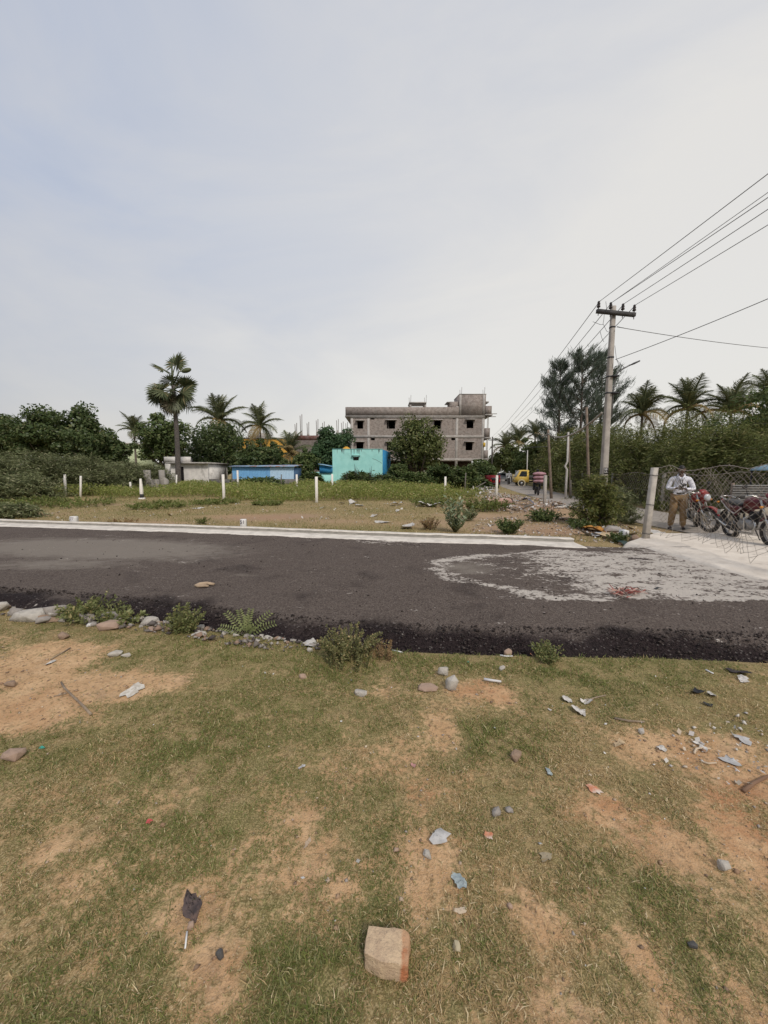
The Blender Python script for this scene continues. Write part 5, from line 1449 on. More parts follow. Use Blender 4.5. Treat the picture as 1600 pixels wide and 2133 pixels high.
# lamp bracket
mb = MB()
lp = [P_(1273.5, 870), P_(1277, 822), P_(1281, 790), P_(1286, 777, YP - .05), P_(1300, 767, YP - .1), P_(1313, 760, YP - .15)]
mb.tube(lp, .022, 8); mb.build('lamp_arm', M('galvanised_pipe', (.20, .20, .20), (.15, .15, .15), 10, .5, .5), o, smooth=True)
mb = MB(); e0, e1 = P_(1312, 761, YP - .15), P_(1333, 751.5, YP - .25)
mb.tube([e0, e0 * .6 + e1 * .4, e1], [.030, .055, .040], 8, squash=.5); mb.build('lamp_head', M('lamp_casing', (.12, .12, .125), (.09, .09, .095), 8, .5, .3), o, smooth=True)
mb = MB()
for a_, b_ in ((785, 4), (820, 3)):
    c = P_(1277, a_); mb.box(tuple(c), (.20, .30, .035))
mb.build('bracket', STEEL, o)
# number plate painted on the pole
zc = pz(981); w_ = wid(zc)
mb = MB(); mb.box((0.01, -w_ / 2 - .004, zc), (w_ * .80, .006, .19)); pl = mb.build('number_plate', M('black_enamel', (.022, .018, .018), (.035, .03, .03), 14, .6), o)
for tx, dz in (('58/', .045), ('5A', -.035)):
    text_mesh(tx, .085, .001, M('white_paint', (.70, .68, .66), (.6, .58, .56), 20), 'plate_number', pl, (0.0, -w_ / 2 - .009, zc + dz), (math.pi / 2, 0, 0))
# small wires dangling on the pole
mb = MB()
for pts in ([(1235, 670), (1250, 676), (1257, 676), (1264, 690), (1271, 693)], [(1259, 650), (1258, 665), (1256, 676)], [(1250, 690), (1254, 705), (1258, 712)],
            [(1281, 720), (1284, 748), (1292, 758), (1301, 766)], [(1284, 748), (1290, 762)], [(1262, 628), (1264, 645), (1268, 655)], [(1286, 680), (1293, 682), (1300, 683)]):
    mb.tube([P_(a, b, YP - .18) for a, b in pts], .006, 4, cap=False)
mb.build('loose_wires', STEEL, o)

# wires: each a span of its own
WIRE = M('aluminium_wire', (.16, .16, .165), (.12, .12, .12), 10, .6, .4)
def span(label, A, B, sag=.15, r=.006, n=40, name='overhead_wire', group='overhead wires', mat=WIRE):
    A, B = np.array(A, float), np.array(B, float)
    s = np.linspace(0, 1, n)[:, None]
    P = A + (B - A) * s; P[:, 2] -= (4 * sag * s * (1 - s))[:, 0]
    rel = P - A
    w = MB().tube(rel, r, 5, cap=True).build(name, mat, None, A)
    return tag(w, label, 'wire', group)
names = ['leftmost', 'second', 'third', 'rightmost']
for q, (ex, ey) in enumerate(((1600, 352), (1600, 402), (1600, 427), (1600, 460))):
    d = ray(ex, ey); A = ins[q]
    k = (A[2] - CAMH + .02) / d.z; Bp = np.array((0, 0, CAMH)) + np.array(d) * k
    far = A + (Bp - A) * 5.2; far[2] = A[2] + .1
    span(f'{names[q]} overhead wire from the crossarm towards the near right sky', A, far, .12, .0075)
d = ray(1600, 397); A = ins[1] + np.array([.03, 0, .02]); k = (A[2] - CAMH + .10) / d.z; Bp = np.array((0, 0, CAMH)) + np.array(d) * k
span('overhead wire twinned closely with the second one', A, A + (Bp - A) * 5.2, .05, .006)
# far pole on the left verge of the street
YF2 = 62.0; fp = at(1024, 985, YF2)
o = thing('far_utility_pole', 'small far utility pole beside the brick building', 'utility pole', (fp.x, YF2, 0))
zf = at(1024, 910, YF2).z
MB().tube([(0, 0, -.3), (0, 0, zf)], [.16, .10], 8).build('shaft', M('far_pole_wood', (.10, .09, .08), (.07, .065, .06), 5), o)
MB().box((0, 0, zf - .5), (1.5, .1, .12), (0, 0, .3)).build('crossarm', STEEL, o)
MB().box((.1, 0, zf - 1.6), (1.0, .1, .10), (0, 0, .3)).build('lower_crossarm', STEEL, o)
for q in range(4):
    e = np.array([fp.x - .7 + .47 * q, YF2, zf - .38])
    span(f'{names[q]} overhead wire running from the crossarm down the street', ins[q] - np.array([0, 0, .02]), e, .55, .010)
A = np.array(at(1285, 681, YP - .15)); span('service wire sloping gently down to the right edge', A, np.array(at(1750, 735, 16)), .12, .009)
A = np.array(at(1282, 749, YP - .15)); span('stay wire rising from the pole to the right edge', A, np.array(at(1760, 553, 7.5)), .05, .009)

# wooden poles and bent lamp posts along the street
WOOD = M('weathered_pole_wood', (.22, .17, .13), (.15, .115, .09), 6, .95, bump=.5)
def slimpole(name, label, pts, Y, r, mat, r2=None):
    P = [np.array(at(a, b, Y)) for a, b in pts]; P[0][2] = -.2
    b0 = np.array([P[0][0], Y, 0.0])
    return tag(MB().tube([p_ - b0 for p_ in P], np.linspace(r, r2 or r * .75, len(P)), 7).build(name, mat, None, b0, smooth=True), label, 'pole')
slimpole('wooden_pole', 'weathered wooden pole carrying the sagging thick cable', [(1149, 1040), (1147, 1000), (1144, 940), (1142, 895)], 22, .085, WOOD)
slimpole('wooden_pole', 'tall reddish wooden pole left of the utility pole', [(1226, 1030), (1226, 990), (1224, 930), (1222, 848)], 17.5, .07, WOOD)
slimpole('wooden_pole', 'thin dark pole right behind the bent white post', [(1187.5, 1030), (1187, 980), (1185.5, 915)], 22.5, .045, WOOD)
o = slimpole('bent_post', 'white bent street post with red kink and dark collar', [(1178.5, 1030), (1180, 995), (1181, 978), (1177, 971), (1182, 962), (1184, 900)], 21.5, .065, M('white_post_paint', (.50, .47, .44), (.42, .39, .36), 6), .05)
slimpole('short_post', 'short thin grey post beside the bent white post', [(1190, 1030), (1189, 1000)], 21.8, .05, STAKE)
slimpole('lamp_post', 'thin pale lamp post above the yellow truck', [(1097, 1010), (1098, 975), (1099, 938)], 44, .07, M('pale_post_paint', (.52, .5, .48), (.45, .43, .41), 6))
A = np.array(at(1142, 903, 22)); B = np.array(at(1254, 860, YP + .05))
span('thick pale sagging cable between the wooden pole and utility pole', A, B, .42, .035, name='sagging_cable', group='thick cables', mat=M('pale_cable', (.36, .33, .30), (.28, .26, .23), 6))
A2 = np.array(at(1128, 909, 24)); span('short thick cable end running past the wooden pole', A, A2, .02, .03, name='sagging_cable', group='thick cables', mat=_m['pale_cable'])
A = np.array(at(1072, 931, 30)); span('thin wire crossing the street to the wooden pole', A, np.array(at(1143, 930, 22)), .03, .012)
for q, (px, Y, pt, lb) in enumerate(((1044, 75, 955, 'far left roadside post at the end of the street'), (1058, 66, 970, 'pale far roadside post behind the oncoming rider'), (1066, 60, 972, 'second pale far roadside post behind the rider'), (1075, 52, 980, 'pale short post just left of the yellow truck'))):
    slimpole('roadside_post', lb, [(px, 1000), (px, pt)], Y, .12, M('pale_post_paint', (.5, .5, .5)))

# ---------------------------------------------------------------- leaning fence post and torn chain-link
fp0 = G(1345, 1120, .10)
o = thing('fence_post', 'leaning grey concrete fence post holding torn wire mesh', 'post', (fp0.x, fp0.y, .06))
top = np.array(at(1364, 974, fp0.y + .03)) - np.array((fp0.x, fp0.y, .06)); base0 = np.array((-.01, 0, -.1))
def sq2(c, a): cc = .012; return np.array([(-a + cc, -a, 0), (a - cc, -a, 0), (a, -a + cc, 0), (a, a - cc, 0), (a - cc, a, 0), (-a + cc, a, 0), (-a, a - cc, 0), (-a, -a + cc, 0)]) + c
mb = MB(); mb.loft([sq2(base0, .060), sq2(base0 * .5 + top * .5, .057), sq2(top, .055)]); mb.build('shaft', M('fence_post_concrete', (.50, .455, .40), (.40, .365, .32), 8, .92, bump=.6, c3=(.62, .58, .52), s3=3, lo3=.55, hi3=.7), o)
for u in (.9, .52, .14):
    c = base0 + (top - base0) * u; mb = MB(); mb.ring(tuple(c), (0.1, 0, 1), .080, .006, 12, 4); mb.build('tie_wire', STEEL, o)
MESHW = M('galvanised_mesh', (.40, .355, .30), (.26, .215, .17), 12, .8, .0)
def chainlink(name, label, fn, nu, nv, r, cat='fence', drop=None, seed=0, lines=()):
    """fn(u, v) -> point; woven zigzag wires over the (u, v) lattice."""
    rng = np.random.default_rng(seed); mb = MB()
    for i in range(nu):
        pts = []
        for j in range(nv + 1):
            u = (i + (.5 if ((i + j) % 2) else -.5) * 1.04 + .5) / nu
            if drop is not None and drop(u, j / nv): 
                if len(pts) > 1: break
                continue
            pts.append(fn(u, j / nv) + rng.normal(size=3) * .004)
        if len(pts) > 1: mb.tube(pts, r, 3, cap=False)
    b0 = fn(.5, 0); 
    for k in range(len(mb.v)): mb.v[k] = mb.v[k] - b0
    o_ = thing(name, label, cat, b0)
    mb.build('wire_mesh', MESHW, o_)
    for v in lines:
        L_ = [fn(u, v) - b0 for u in np.linspace(0, 1, 40)]
        MB().tube(L_, r * 1.5, 4, cap=False).build('line_wire', MESHW, o_)
    return o_
xp, yp = fp0.x + .12, fp0.y
def fence1(u, v):
    y = yp - 4.6 * u; x = xp + .05 * math.sin(u * 9) + .10 * u
    h = 1.64 - .05 * math.sin(min(1, u * 2.0) * math.pi) + .03 * math.sin(u * 23)
    bulge = .16 * math.sin(v * 3.0 + u * 5) * (1 - .6 * v) + .05 * math.sin(u * 31 + v * 7)
    low = .10 + .08 * math.sin(u * 17) ** 2
    curl = -.30 * max(0, .22 - v) / .22
    return np.array([x + bulge + curl, y + .05 * math.sin(v * 9 + u * 13), low + (h - low) * v + .02 * math.sin(u * 40 + v * 11)])
rj = np.random.default_rng(8).uniform(0, 1, 400)
chainlink('chain_link_fence', 'torn rusty chain-link mesh hanging from the leaning post across the bikes', fence1, 66, 26, .0038, drop=lambda u, v: v < .10 * rj[int(np.clip(u, 0, .999) * 120)], seed=4, lines=(.99,))
def fence2(u, v):
    y = 8.2 + 19.5 * u; x = 11.15 + (street_x(y) - 9.3) * 1.0 + .05 * math.sin(u * 30)
    return np.array([x + .05 * math.sin(v * 4 + u * 20), y, .05 + (1.42 + .06 * math.sin(u * 40)) * v])
chainlink('chain_link_fence', 'long chain-link fence along the far verge of the street', fence2, 190, 15, .0062, seed=5, lines=(1.0, .5))
for q, u in enumerate((.12, .38, .62, .86)):
    b = fence2(u, 0); tag(MB().box((0, .12, .7), (.09, .09, 1.6)).build('mesh_fence_post', GPOST, None, (b[0], b[1], 0)),
        ['slim grey post of the verge fence, nearest', 'slim grey post of the verge fence behind the man', 'slim grey post of the verge fence behind the pole bush', 'slim grey post of the verge fence near the wooden pole'][q], 'post', 'verge fence posts')

# corrugated sheet, sacks and blue canopy behind the bikes
YG = 10.4
b = np.array([at(1529, 985, YG).x, YG, 0]); o = thing('corrugated_screen', 'grey horizontally corrugated metal screen behind the motorcycles', 'sheet metal', b)
n = 90; zz = np.linspace(at(800, 1048, YG).z, at(800, 1010, YG).z, n); yy = .022 * np.sin(zz / .065 * 6.283)
x1 = at(1720, 985, YG).x - b[0]
V = np.concatenate([np.c_[np.zeros(n), yy, zz], np.c_[np.full(n, x1), yy, zz], np.c_[np.zeros(n), yy + .006, zz], np.c_[np.full(n, x1), yy + .006, zz]]); i = np.arange(n - 1)
MB().add(V, [np.stack([i, i + n, i + n + 1, i + 1], -1), np.stack([i + 2 * n, i + 2 * n + 1, i + 3 * n + 1, i + 3 * n], -1)]).build('sheet', M('zinc_sheet', (.21, .205, .195), (.16, .155, .15), 3, .6, .2), o)
mb = MB()
for x in (.06, x1 * .5, x1 - .06): mb.box((x, .07, .58), (.06, .06, 1.3))
mb.build('uprights', WOOD, o)
MB().box2((-.02, -.30, -.05), (x1, -.04, at(800, 1043, YG).z)).build('plinth', M('cream_plinth', (.48, .42, .32), (.30, .26, .20), 5, .95, bump=.5), o)
p_ = at(1600, 985, 11.2); o = thing('blue_canopy', 'pale blue rounded canopy showing above the corrugated screen at right', 'canopy', (p_.x + .55, 11.2, 0))
mb = MB(); zc = at(800, 980, 11.2).z
a = np.linspace(0, math.pi, 12)
rings = []
for k in np.linspace(-1, 1, 9):
    f = math.sqrt(max(0, 1 - (abs(k)) ** 4)) * .9 + .1
    rings.append(np.c_[np.full(12, k * .72), np.cos(a) * .7 * f, zc + np.sin(a) * .19 * f])
mb.loft(rings); mb.build('hood', M('blue_tarpaulin', (.24, .37, .45), (.19, .30, .38), 4, .6), o, smooth=True)
for x in (-.55, .55):
    for y in (-.5, .5): MB().tube([(x, y, -.05), (x, y, zc + .04)], .022, 6).build('canopy_post', STEEL, o)
# ================================================================ PERSON
def skin_mesh(verts, radii, edges, root, sub=2):
    me = bpy.data.meshes.new('s'); me.from_pydata([tuple(v) for v in verts], edges, [])
    ob = bpy.data.objects.new('s', me); COL.objects.link(ob)
    md = ob.modifiers.new('skin', 'SKIN'); md.use_smooth_shade = True
    for i_, r in enumerate(radii):
        sv = me.skin_vertices[0].data[i_]; sv.radius = r if isinstance(r, tuple) else (r, r); sv.use_root = (i_ == root)
    sb = ob.modifiers.new('sub', 'SUBSURF'); sb.levels = sub; sb.render_levels = sub
    dg = bpy.context.evaluated_depsgraph_get()
    out = bpy.data.meshes.new_from_object(ob.evaluated_get(dg))
    bpy.data.objects.remove(ob); bpy.data.meshes.remove(me)
    n = len(out.vertices); V = np.empty(n * 3); out.vertices.foreach_get('co', V)
    Fs = [list(p.vertices) for p in out.polygons]
    bpy.data.meshes.remove(out)
    return V.reshape(-1, 3), Fs
def add_poly(mb, V, Fs):
    by = {}
    for f in Fs: by.setdefault(len(f), []).append(f)
    mb.add(V, [np.array(f) for f in by.values()])
SKIN = M('brown_skin', (.125, .070, .045), (.095, .052, .034), 12, .6)
HAIR = M('black_hair', (.012, .010, .010), (.02, .018, .016), 20, .5)
def make_person(name, label, loc, rz, shirt, trouser, held=True, hips=.90, group=None):
    """Standing figure facing -Y, looking down at a phone held at the chest."""
    o_ = thing(name, label, 'person', loc, rz, group)
    hip = (0, .02, .93)
    J = {'pel': hip, 'wst': (0, .02, 1.06), 'chs': (0, .015, 1.24), 'shl': (0, .02, 1.36), 'nck': (0, .0, 1.44), 'hd0': (0, -.02, 1.50),
         'kL': (-.115, -.005, .50), 'aL': (-.15, .03, .09), 'tL': (-.17, -.10, .035), 'hL': (-.085, .02, .88),
         'kR': (.105, .0, .50), 'aR': (.115, .03, .09), 'tR': (.125, -.11, .035), 'hR': (.085, .02, .88),
         'sL': (-.185, .03, 1.34), 'eL': (-.265, .02, 1.08), 'wL': (-.105, -.185, 1.10), 'mL': (-.055, -.215, 1.115),
         'sR': (.185, .03, 1.34), 'eR': (.29, .03, 1.07), 'wR': (.10, -.185, 1.085), 'mR': (.045, -.215, 1.10)}
    def part(keys, edges, rad, root, sub=2):
        idx = {k: i_ for i_, k in enumerate(keys)}
        return skin_mesh([J[k] for k in keys], [rad[k] for k in keys], [(idx[a], idx[b]) for a, b in edges], idx[root], sub)
    rad = {'pel': (.135, .10), 'wst': (.125, .09), 'chs': (.15, .10), 'shl': (.12, .08), 'nck': .052, 'hd0': .055, 'kL': .052, 'aL': .035, 'tL': .03, 'hL': .08, 'kR': .052, 'aR': .035, 'tR': .03, 'hR': .08,
           'sL': .055, 'eL': .038, 'wL': .026, 'mL': .030, 'sR': .055, 'eR': .038, 'wR': .026, 'mR': .030}
    keys = list(J)
    E = [('pel', 'wst'), ('wst', 'chs'), ('chs', 'shl'), ('shl', 'nck'), ('nck', 'hd0'), ('pel', 'hL'), ('hL', 'kL'), ('kL', 'aL'), ('aL', 'tL'), ('pel', 'hR'), ('hR', 'kR'), ('kR', 'aR'), ('aR', 'tR'),
         ('shl', 'sL'), ('sL', 'eL'), ('eL', 'wL'), ('wL', 'mL'), ('shl', 'sR'), ('sR', 'eR'), ('eR', 'wR'), ('wR', 'mR')]
    mb = MB(); V, Fs = part(keys, E, {k: (tuple(x * .86 for x in r) if isinstance(r, tuple) else r * .9) for k, r in rad.items()}, 'pel'); add_poly(mb, V, Fs)
    # head bowed forwards, with nose, brow, ears, chin
    v, f = ico_data()[3]; h = v.copy()
    h = h * np.array([.075, .098, .118])
    face = v[:, 1] < -.3
    h[:, 1] += np.where(face & (np.abs(v[:, 0]) < .22) & (v[:, 2] < .15) & (v[:, 2] > -.3), -.018, 0)          # nose
    h[:, 1] += np.where(face & (np.abs(np.abs(v[:, 0]) - .38) < .2) & (np.abs(v[:, 2] - .12) < .12), .010, 0)   # eye sockets
    h[:, 0] *= np.where(v[:, 2] < -.3, .82, 1)
    R = np.array(Euler((math.radians(24), 0, 0)).to_matrix())
    hc = np.array([0, -.045, 1.575]); mb.add(h @ R.T + hc, f)
    for s in (-1, 1): mb.ell(hc + R @ np.array([s * .077, .01, -.005]), (.012, .022, .033))
    # fingers closed round the phone
    for s, m in ((-1, J['mL']), (1, J['mR'])):
        for k in range(4):
            a = np.array(m) + (s * -.005, .0, .03 - k * .020)
            mb.tube([a, a + (-s * .030, -.030, -.002), a + (-s * .058 + s * .006 * abs(k - 1), -.020, -.004)], [.0095, .0088, .007], 6)
        a = np.array(m) + (0, .0, .03); mb.tube([a, a + (-s * .015, -.012, .028), a + (-s * .030, -.022, .040)], [.011, .010, .008], 6)
    body = mb.build('body', SKIN, o_, smooth=True)
    mb = MB()
    hv = v[(v[:, 2] > -2)]
    hh = v * np.array([.081, .103, .122]); keep = (v[:, 2] > .32) | (v[:, 1] > .15)
    fk = np.array([q for q in f if keep[q].all()])
    mb.add(hh @ R.T + hc + (0, .004, .003), fk); mb.build('hair', HAIR, o_, smooth=True)
    mb = MB(); Rm = np.array(Euler((math.radians(24), 0, 0)).to_matrix())
    for s in (-1, 1): mb.ell(hc + Rm @ np.array([s * .030, -.090, .014]), (.012, .006, .007))
    mb.build('eyes', M('eye_white', (.5, .47, .44), (.05, .04, .04), 90), o_)
    sk = ['pel', 'wst', 'chs', 'shl', 'sL', 'eL', 'wL', 'sR', 'eR', 'wR']
    SR = {'pel': (.150, .118), 'wst': (.152, .115), 'chs': (.175, .120), 'shl': (.130, .092), 'sL': .072, 'eL': .058, 'wL': .036, 'sR': .072, 'eR': .062, 'wR': .036}
    J2 = dict(J); J['pel'] = (0, .02, .935)
    mb = MB(); V, Fs = part(sk, [e for e in E if e[0] in sk and e[1] in sk], SR, 'wst'); add_poly(mb, V, Fs)
    sh = mb.build('shirt', shirt, o_, smooth=True)
    mb = MB(); mb.tube([(-.075, -.055, 1.44), (-.03, -.115, 1.36), (0, -.13, 1.30)], [.020, .022, .012], 6); mb.tube([(.075, -.055, 1.44), (.03, -.115, 1.36), (0, -.13, 1.30)], [.020, .022, .012], 6); mb.tube([(-.075, -.05, 1.44), (-.06, .06, 1.46), (.06, .06, 1.46), (.075, -.05, 1.44)], .02, 6)
    mb.build('collar', shirt, sh, smooth=True)
    J.update(J2)
    tk = ['pel', 'hL', 'kL', 'aL', 'hR', 'kR', 'aR']
    TR = {'pel': (.155, .120), 'hL': (.112, .125), 'kL': .088, 'aL': .072, 'hR': (.112, .125), 'kR': .088, 'aR': .072}
    mb = MB(); V, Fs = part(tk, [e for e in E if e[0] in tk and e[1] in tk], TR, 'pel'); add_poly(mb, V, Fs); mb.build('trousers', trouser, o_, smooth=True)
    mb = MB(); a = np.linspace(0, 6.283, 20, endpoint=False)
    mb.loft([np.c_[np.cos(a) * .162, .02 + np.sin(a) * .128, np.full(20, z)] for z in (.955, .99)]); mb.build('belt', M('black_leather', (.02, .018, .016), (.03, .025, .022), 10, .4), o_)
    for s, k in ((-1, 'L'), (1, 'R')):
        t_ = np.array(J['t' + k]); an = np.array(J['a' + k])
        mb = MB(); mb.ell((t_ * .5 + an * .5) * (1, 1, 0) + (0, -.012, .045), (.048, .135, .048), (0, 0, s * .12)); mb.build('shoe', M('dark_shoe', (.030, .024, .026), (.02, .016, .016), 8, .5), o_, smooth=True)
    mb = MB(); mb.tube([(-.06, -.07, 1.44), (-.02, -.15, 1.26), (0, -.165, 1.19)], .009, 5); mb.tube([(.06, -.07, 1.44), (.02, -.15, 1.26), (0, -.165, 1.19)], .009, 5); mb.build('lanyard', M('dark_lanyard', (.05, .05, .055), (.03, .03, .03), 9), o_)
    return o_
p = G(1410, 1104, .0)
t = NT('patterned_shirt'); co = t.co()
v_ = t.noise(55, 3, .7, co)
SHIRT = t.bsdf(t.mix(t.ramp(v_, .55, .66), (.68, .68, .72), (.40, .40, .46)), .85)
man = make_person('person', 'person in pale patterned shirt and brown trousers looking down at a phone', (p.x, p.y, gz(p.x, p.y)), .0, SHIRT, M('brown_trousers', (.30, .195, .100), (.23, .150, .076), 6, .9))
man.rotation_euler = (0, 0, -.55)
ph = MB(); ph.box((0, -.255, 1.12), (.075, .012, .15), (math.radians(50), 0, 0))
phone = ph.build('phone', M('black_phone', (.012, .012, .013), (.02, .02, .02), 5, .3), None, man.location, rot=man.rotation_euler)
tag(phone, "dark phone held in the standing person's hands", 'phone')

# ================================================================ MOTORCYCLES
RUB = M('tyre_rubber', (.030, .028, .028), (.05, .045, .042), 20, .85)
CHR = M('chrome', (.55, .54, .52), (.45, .44, .42), 10, .25, .9)
ALU = M('cast_aluminium', (.34, .33, .32), (.26, .25, .245), 12, .5, .6)
BLK = M('black_paintwork', (.022, .021, .022), (.035, .033, .033), 10, .5)
SEAT = M('black_vinyl', (.028, .027, .028), (.04, .038, .038), 12, .55)
GLASS = M('lamp_glass', (.55, .56, .57), (.45, .46, .47), 6, .12)
AMB = M('amber_lens', (.55, .22, .03), (.45, .18, .03), 6, .25)
REDL = M('red_lens', (.40, .02, .02), (.3, .015, .015), 6, .25)
def wheel(parent, c, R=.30, name='wheel', w=.045, steer=None):
    hub = bpy.data.objects.new(name, None); COL.objects.link(hub); hub.parent = parent; hub.location = c; hub.empty_display_size = .1
    if steer: hub.rotation_euler = (0, 0, steer)
    mb = MB(); mb.ring((0, 0, 0), (0, 1, 0), R - w, w, 40, 10, 1.05)
    for k in range(46):
        a = k / 46 * 6.283
        mb.box(((R - .002) * math.cos(a), (.012 if k % 2 else -.012), (R - .002) * math.sin(a)), (.014, .04, .02), (0, -a + math.pi / 2, 0))
    mb.build('tyre', RUB, hub, smooth=False)
    mb = MB(); mb.ring((0, 0, 0), (0, 1, 0), R - 2 * w - .004, .012, 36, 6, 2.0); mb.build('rim', ALU, hub, smooth=True)
    mb = MB()
    for k in range(6):
        a = k / 6 * 6.283
        mb.tube([(.04 * math.cos(a), 0, .04 * math.sin(a)), ((R - 2 * w) * math.cos(a + .08), 0, (R - 2 * w) * math.sin(a + .08))], [.016, .010], 5)
    mb.build('spokes', ALU if name == 'rear_wheel' else BLK, hub)
    mb = MB(); mb.cyl((0, -.06, 0), (0, .06, 0), .042, 14); mb.cyl((0, .035, 0), (0, .045, 0), .105, 20); mb.build('hub', ALU, hub)
    return hub
def motorcycle(name, label, loc, rz, paint, lean=.07, steer=0.0, stripe=None, group=None, small=False):
    """Commuter motorcycle, forward +X, base between the wheels on the ground."""
    o_ = thing(name, label, 'motorcycle', loc, 0, group)
    o_.rotation_euler = Euler((lean, 0, rz), 'XYZ')
    WB, R = 1.27, .305
    wheel(o_, (-.60, 0, R), R, 'rear_wheel', .048)
    # steering assembly pivots about the head stock
    piv = (.42, 0, .82)
    fk = bpy.data.objects.new('fork_assembly', None); COL.objects.link(fk); fk.parent = o_; fk.location = piv; fk.rotation_euler = (0, 0, steer); fk.empty_display_size = .1
    P = lambda x, y, z: (x - piv[0], y - piv[1], z - piv[2])
    def sub(mb, nm, mat, smooth=False): return mb.build(nm, mat, fk, smooth=smooth)
    fw = MB(); fw.ring(P(.67, 0, R), (0, 1, 0), R - .042, .042, 40, 10, 1.05); sub(fw, 'front_tyre', RUB)
    fw = MB(); fw.ring(P(.67, 0, R), (0, 1, 0), R - .09, .012, 36, 6, 2.0); sub(fw, 'front_rim', ALU, True)
    fw = MB()
    for k in range(6):
        a = k / 6 * 6.283; c = np.array(P(.67, 0, R))
        fw.tube([c + (.04 * math.cos(a), 0, .04 * math.sin(a)), c + ((R - .09) * math.cos(a), 0, (R - .09) * math.sin(a))], [.015, .010], 5)
    fw.cyl(np.array(P(.67, -.05, R)), np.array(P(.67, .05, R)), .04, 12); sub(fw, 'front_spokes', ALU)
    fw = MB(); fw.ring(P(.67, -.055, R), (0, 1, 0), .105, .012, 26, 4, .3); sub(fw, 'brake_disc', CHR)
    for s in (-1, 1):
        mb = MB(); mb.tube([P(.67, s * .075, R - .02), P(.57, s * .075, .53), P(.56, s * .075, .56)], [.032, .030, .026], 8); mb.tube([P(.565, s * .075, .55), P(.44, s * .08, .93)], [.019, .019], 8); sub(mb, 'fork_leg', ALU if s > 0 else CHR, True)
    mb = MB()
    for k in range(15):
        a = math.radians(20 + k * 8.5); r_ = R + .03
        x, z = .67 + r_ * math.cos(a), R + r_ * math.sin(a)
        mb.box(P(x, 0, z), (.055, .125 - .02 * abs(k - 7) / 7, .012), (0, -a + math.pi / 2, 0))
    sub(mb, 'front_fender', paint)
    mb = MB(); mb.ell(P(.60, 0, .86), (.085, .10, .105)); sub(mb, 'headlamp_shell', paint, True)
    mb = MB(); mb.ell(P(.655, 0, .86), (.05, .085, .088)); sub(mb, 'headlamp', GLASS, True)
    mb = MB(); mb.add([P(.62, -.10, .94), P(.62, .10, .94), P(.52, .07, 1.06), P(.52, -.07, 1.06), P(.60, -.10, .94), P(.60, .10, .94), P(.50, .07, 1.06), P(.50, -.07, 1.06)], np.array([[0, 1, 2, 3], [7, 6, 5, 4], [0, 4, 5, 1], [1, 5, 6, 2], [2, 6, 7, 3], [3, 7, 4, 0]])); sub(mb, 'visor', paint)
    mb = MB(); mb.tube([P(.30, -.36, .99), P(.40, -.20, 1.02), P(.44, -.08, .95), P(.44, .08, .95), P(.40, .20, 1.02), P(.30, .36, .99)], .013, 7); sub(mb, 'handlebar', CHR, True)
    for s in (-1, 1):
        mb = MB(); mb.tube([P(.345, s * .29, 1.0), P(.275, s * .40, .985)], .019, 8); sub(mb, 'grip', RUB)
        mb = MB(); mb.tube([P(.36, s * .25, 1.01), P(.37, s * .30, 1.17)], .006, 5); mb.ell(P(.37, s * .32, 1.20), (.014, .062, .040)); sub(mb, 'mirror', BLK, True)
        mb = MB(); mb.ell(P(.56, s * .17, .80), (.028, .035, .026)); mb.tube([P(.54, s * .08, .80), P(.56, s * .15, .80)], .009, 5); sub(mb, 'indicator', AMB, True)
    def bld(mb, nm, mat, smooth=False): return mb.build(nm, mat, o_, smooth=smooth)
    # fuel tank
    a = np.linspace(0, 6.283, 18, endpoint=False)
    mb = MB(); rings = []
    for x, w_, h_, zc in ((.40, .05, .06, .84), (.36, .11, .10, .845), (.24, .148, .13, .85), (.08, .135, .125, .835), (-.04, .085, .095, .80), (-.08, .05, .06, .785)):
        rings.append(np.c_[np.full(18, x), np.sign(np.cos(a)) * np.abs(np.cos(a)) ** .75 * w_, zc + np.sign(np.sin(a)) * np.abs(np.sin(a)) ** .8 * h_])
    mb.loft(rings); tank = bld(mb, 'fuel_tank', paint, True)
    MB().cyl((.17, 0, .965), (.17, 0, .99), .035, 12).build('filler_cap', CHR, tank)
    mb = MB(); rings = []
    for x, w_, h_, zc in ((-.03, .085, .03, .80), (-.12, .12, .045, .785), (-.35, .135, .055, .80), (-.60, .12, .05, .835), (-.74, .08, .03, .85)):
        rings.append(np.c_[np.full(18, x), np.cos(a) * w_, zc + np.sin(a) * h_])
    mb.loft(rings); bld(mb, 'seat', SEAT, True)
    for s in (-1, 1):
        mb = MB(); mb.add([(.0, s * .125, .76), (-.18, s * .145, .56), (-.40, s * .14, .62), (-.80, s * .085, .80), (-.80, s * .075, .86), (-.40, s * .12, .76), (.0, s * .10, .76), (-.18, s * .12, .56), (-.40, s * .11, .62), (-.80, s * .06, .80), (-.80, s * .05, .86), (-.40, s * .09, .76)],
                          [np.array([[0, 1, 2, 5]]), np.array([[2, 3, 4, 5]]), np.array([[11, 8, 7, 6]]), np.array([[11, 10, 9, 8]]), np.array([[0, 5, 11, 6], [5, 4, 10, 11], [1, 0, 6, 7], [2, 1, 7, 8], [3, 2, 8, 9], [4, 3, 9, 10]])]); sp_ = bld(mb, 'side_panel', paint)
        mb = MB(); mb.tube([(.0, s * .135, .735), (-.2, s * .150, .60), (-.42, s * .146, .66), (-.80, s * .092, .825)], .012, 4); mb.build('side_stripe', stripe or CHR, sp_)
        mb = MB(); mb.tube([(-.60, s * .09, R), (-.42, s * .11, .68)], [.030, .024], 8); bld(mb, 'shock_absorber', CHR, True)
        mb = MB(); mb.tube([(-.62, s * .07, R), (-.05, s * .09, .37)], .020, 6); bld(mb, 'swingarm', BLK)
        mb = MB(); mb.ell((-.84, s * .13, .80), (.026, .030, .024)); bld(mb, 'rear_indicator', AMB, True)
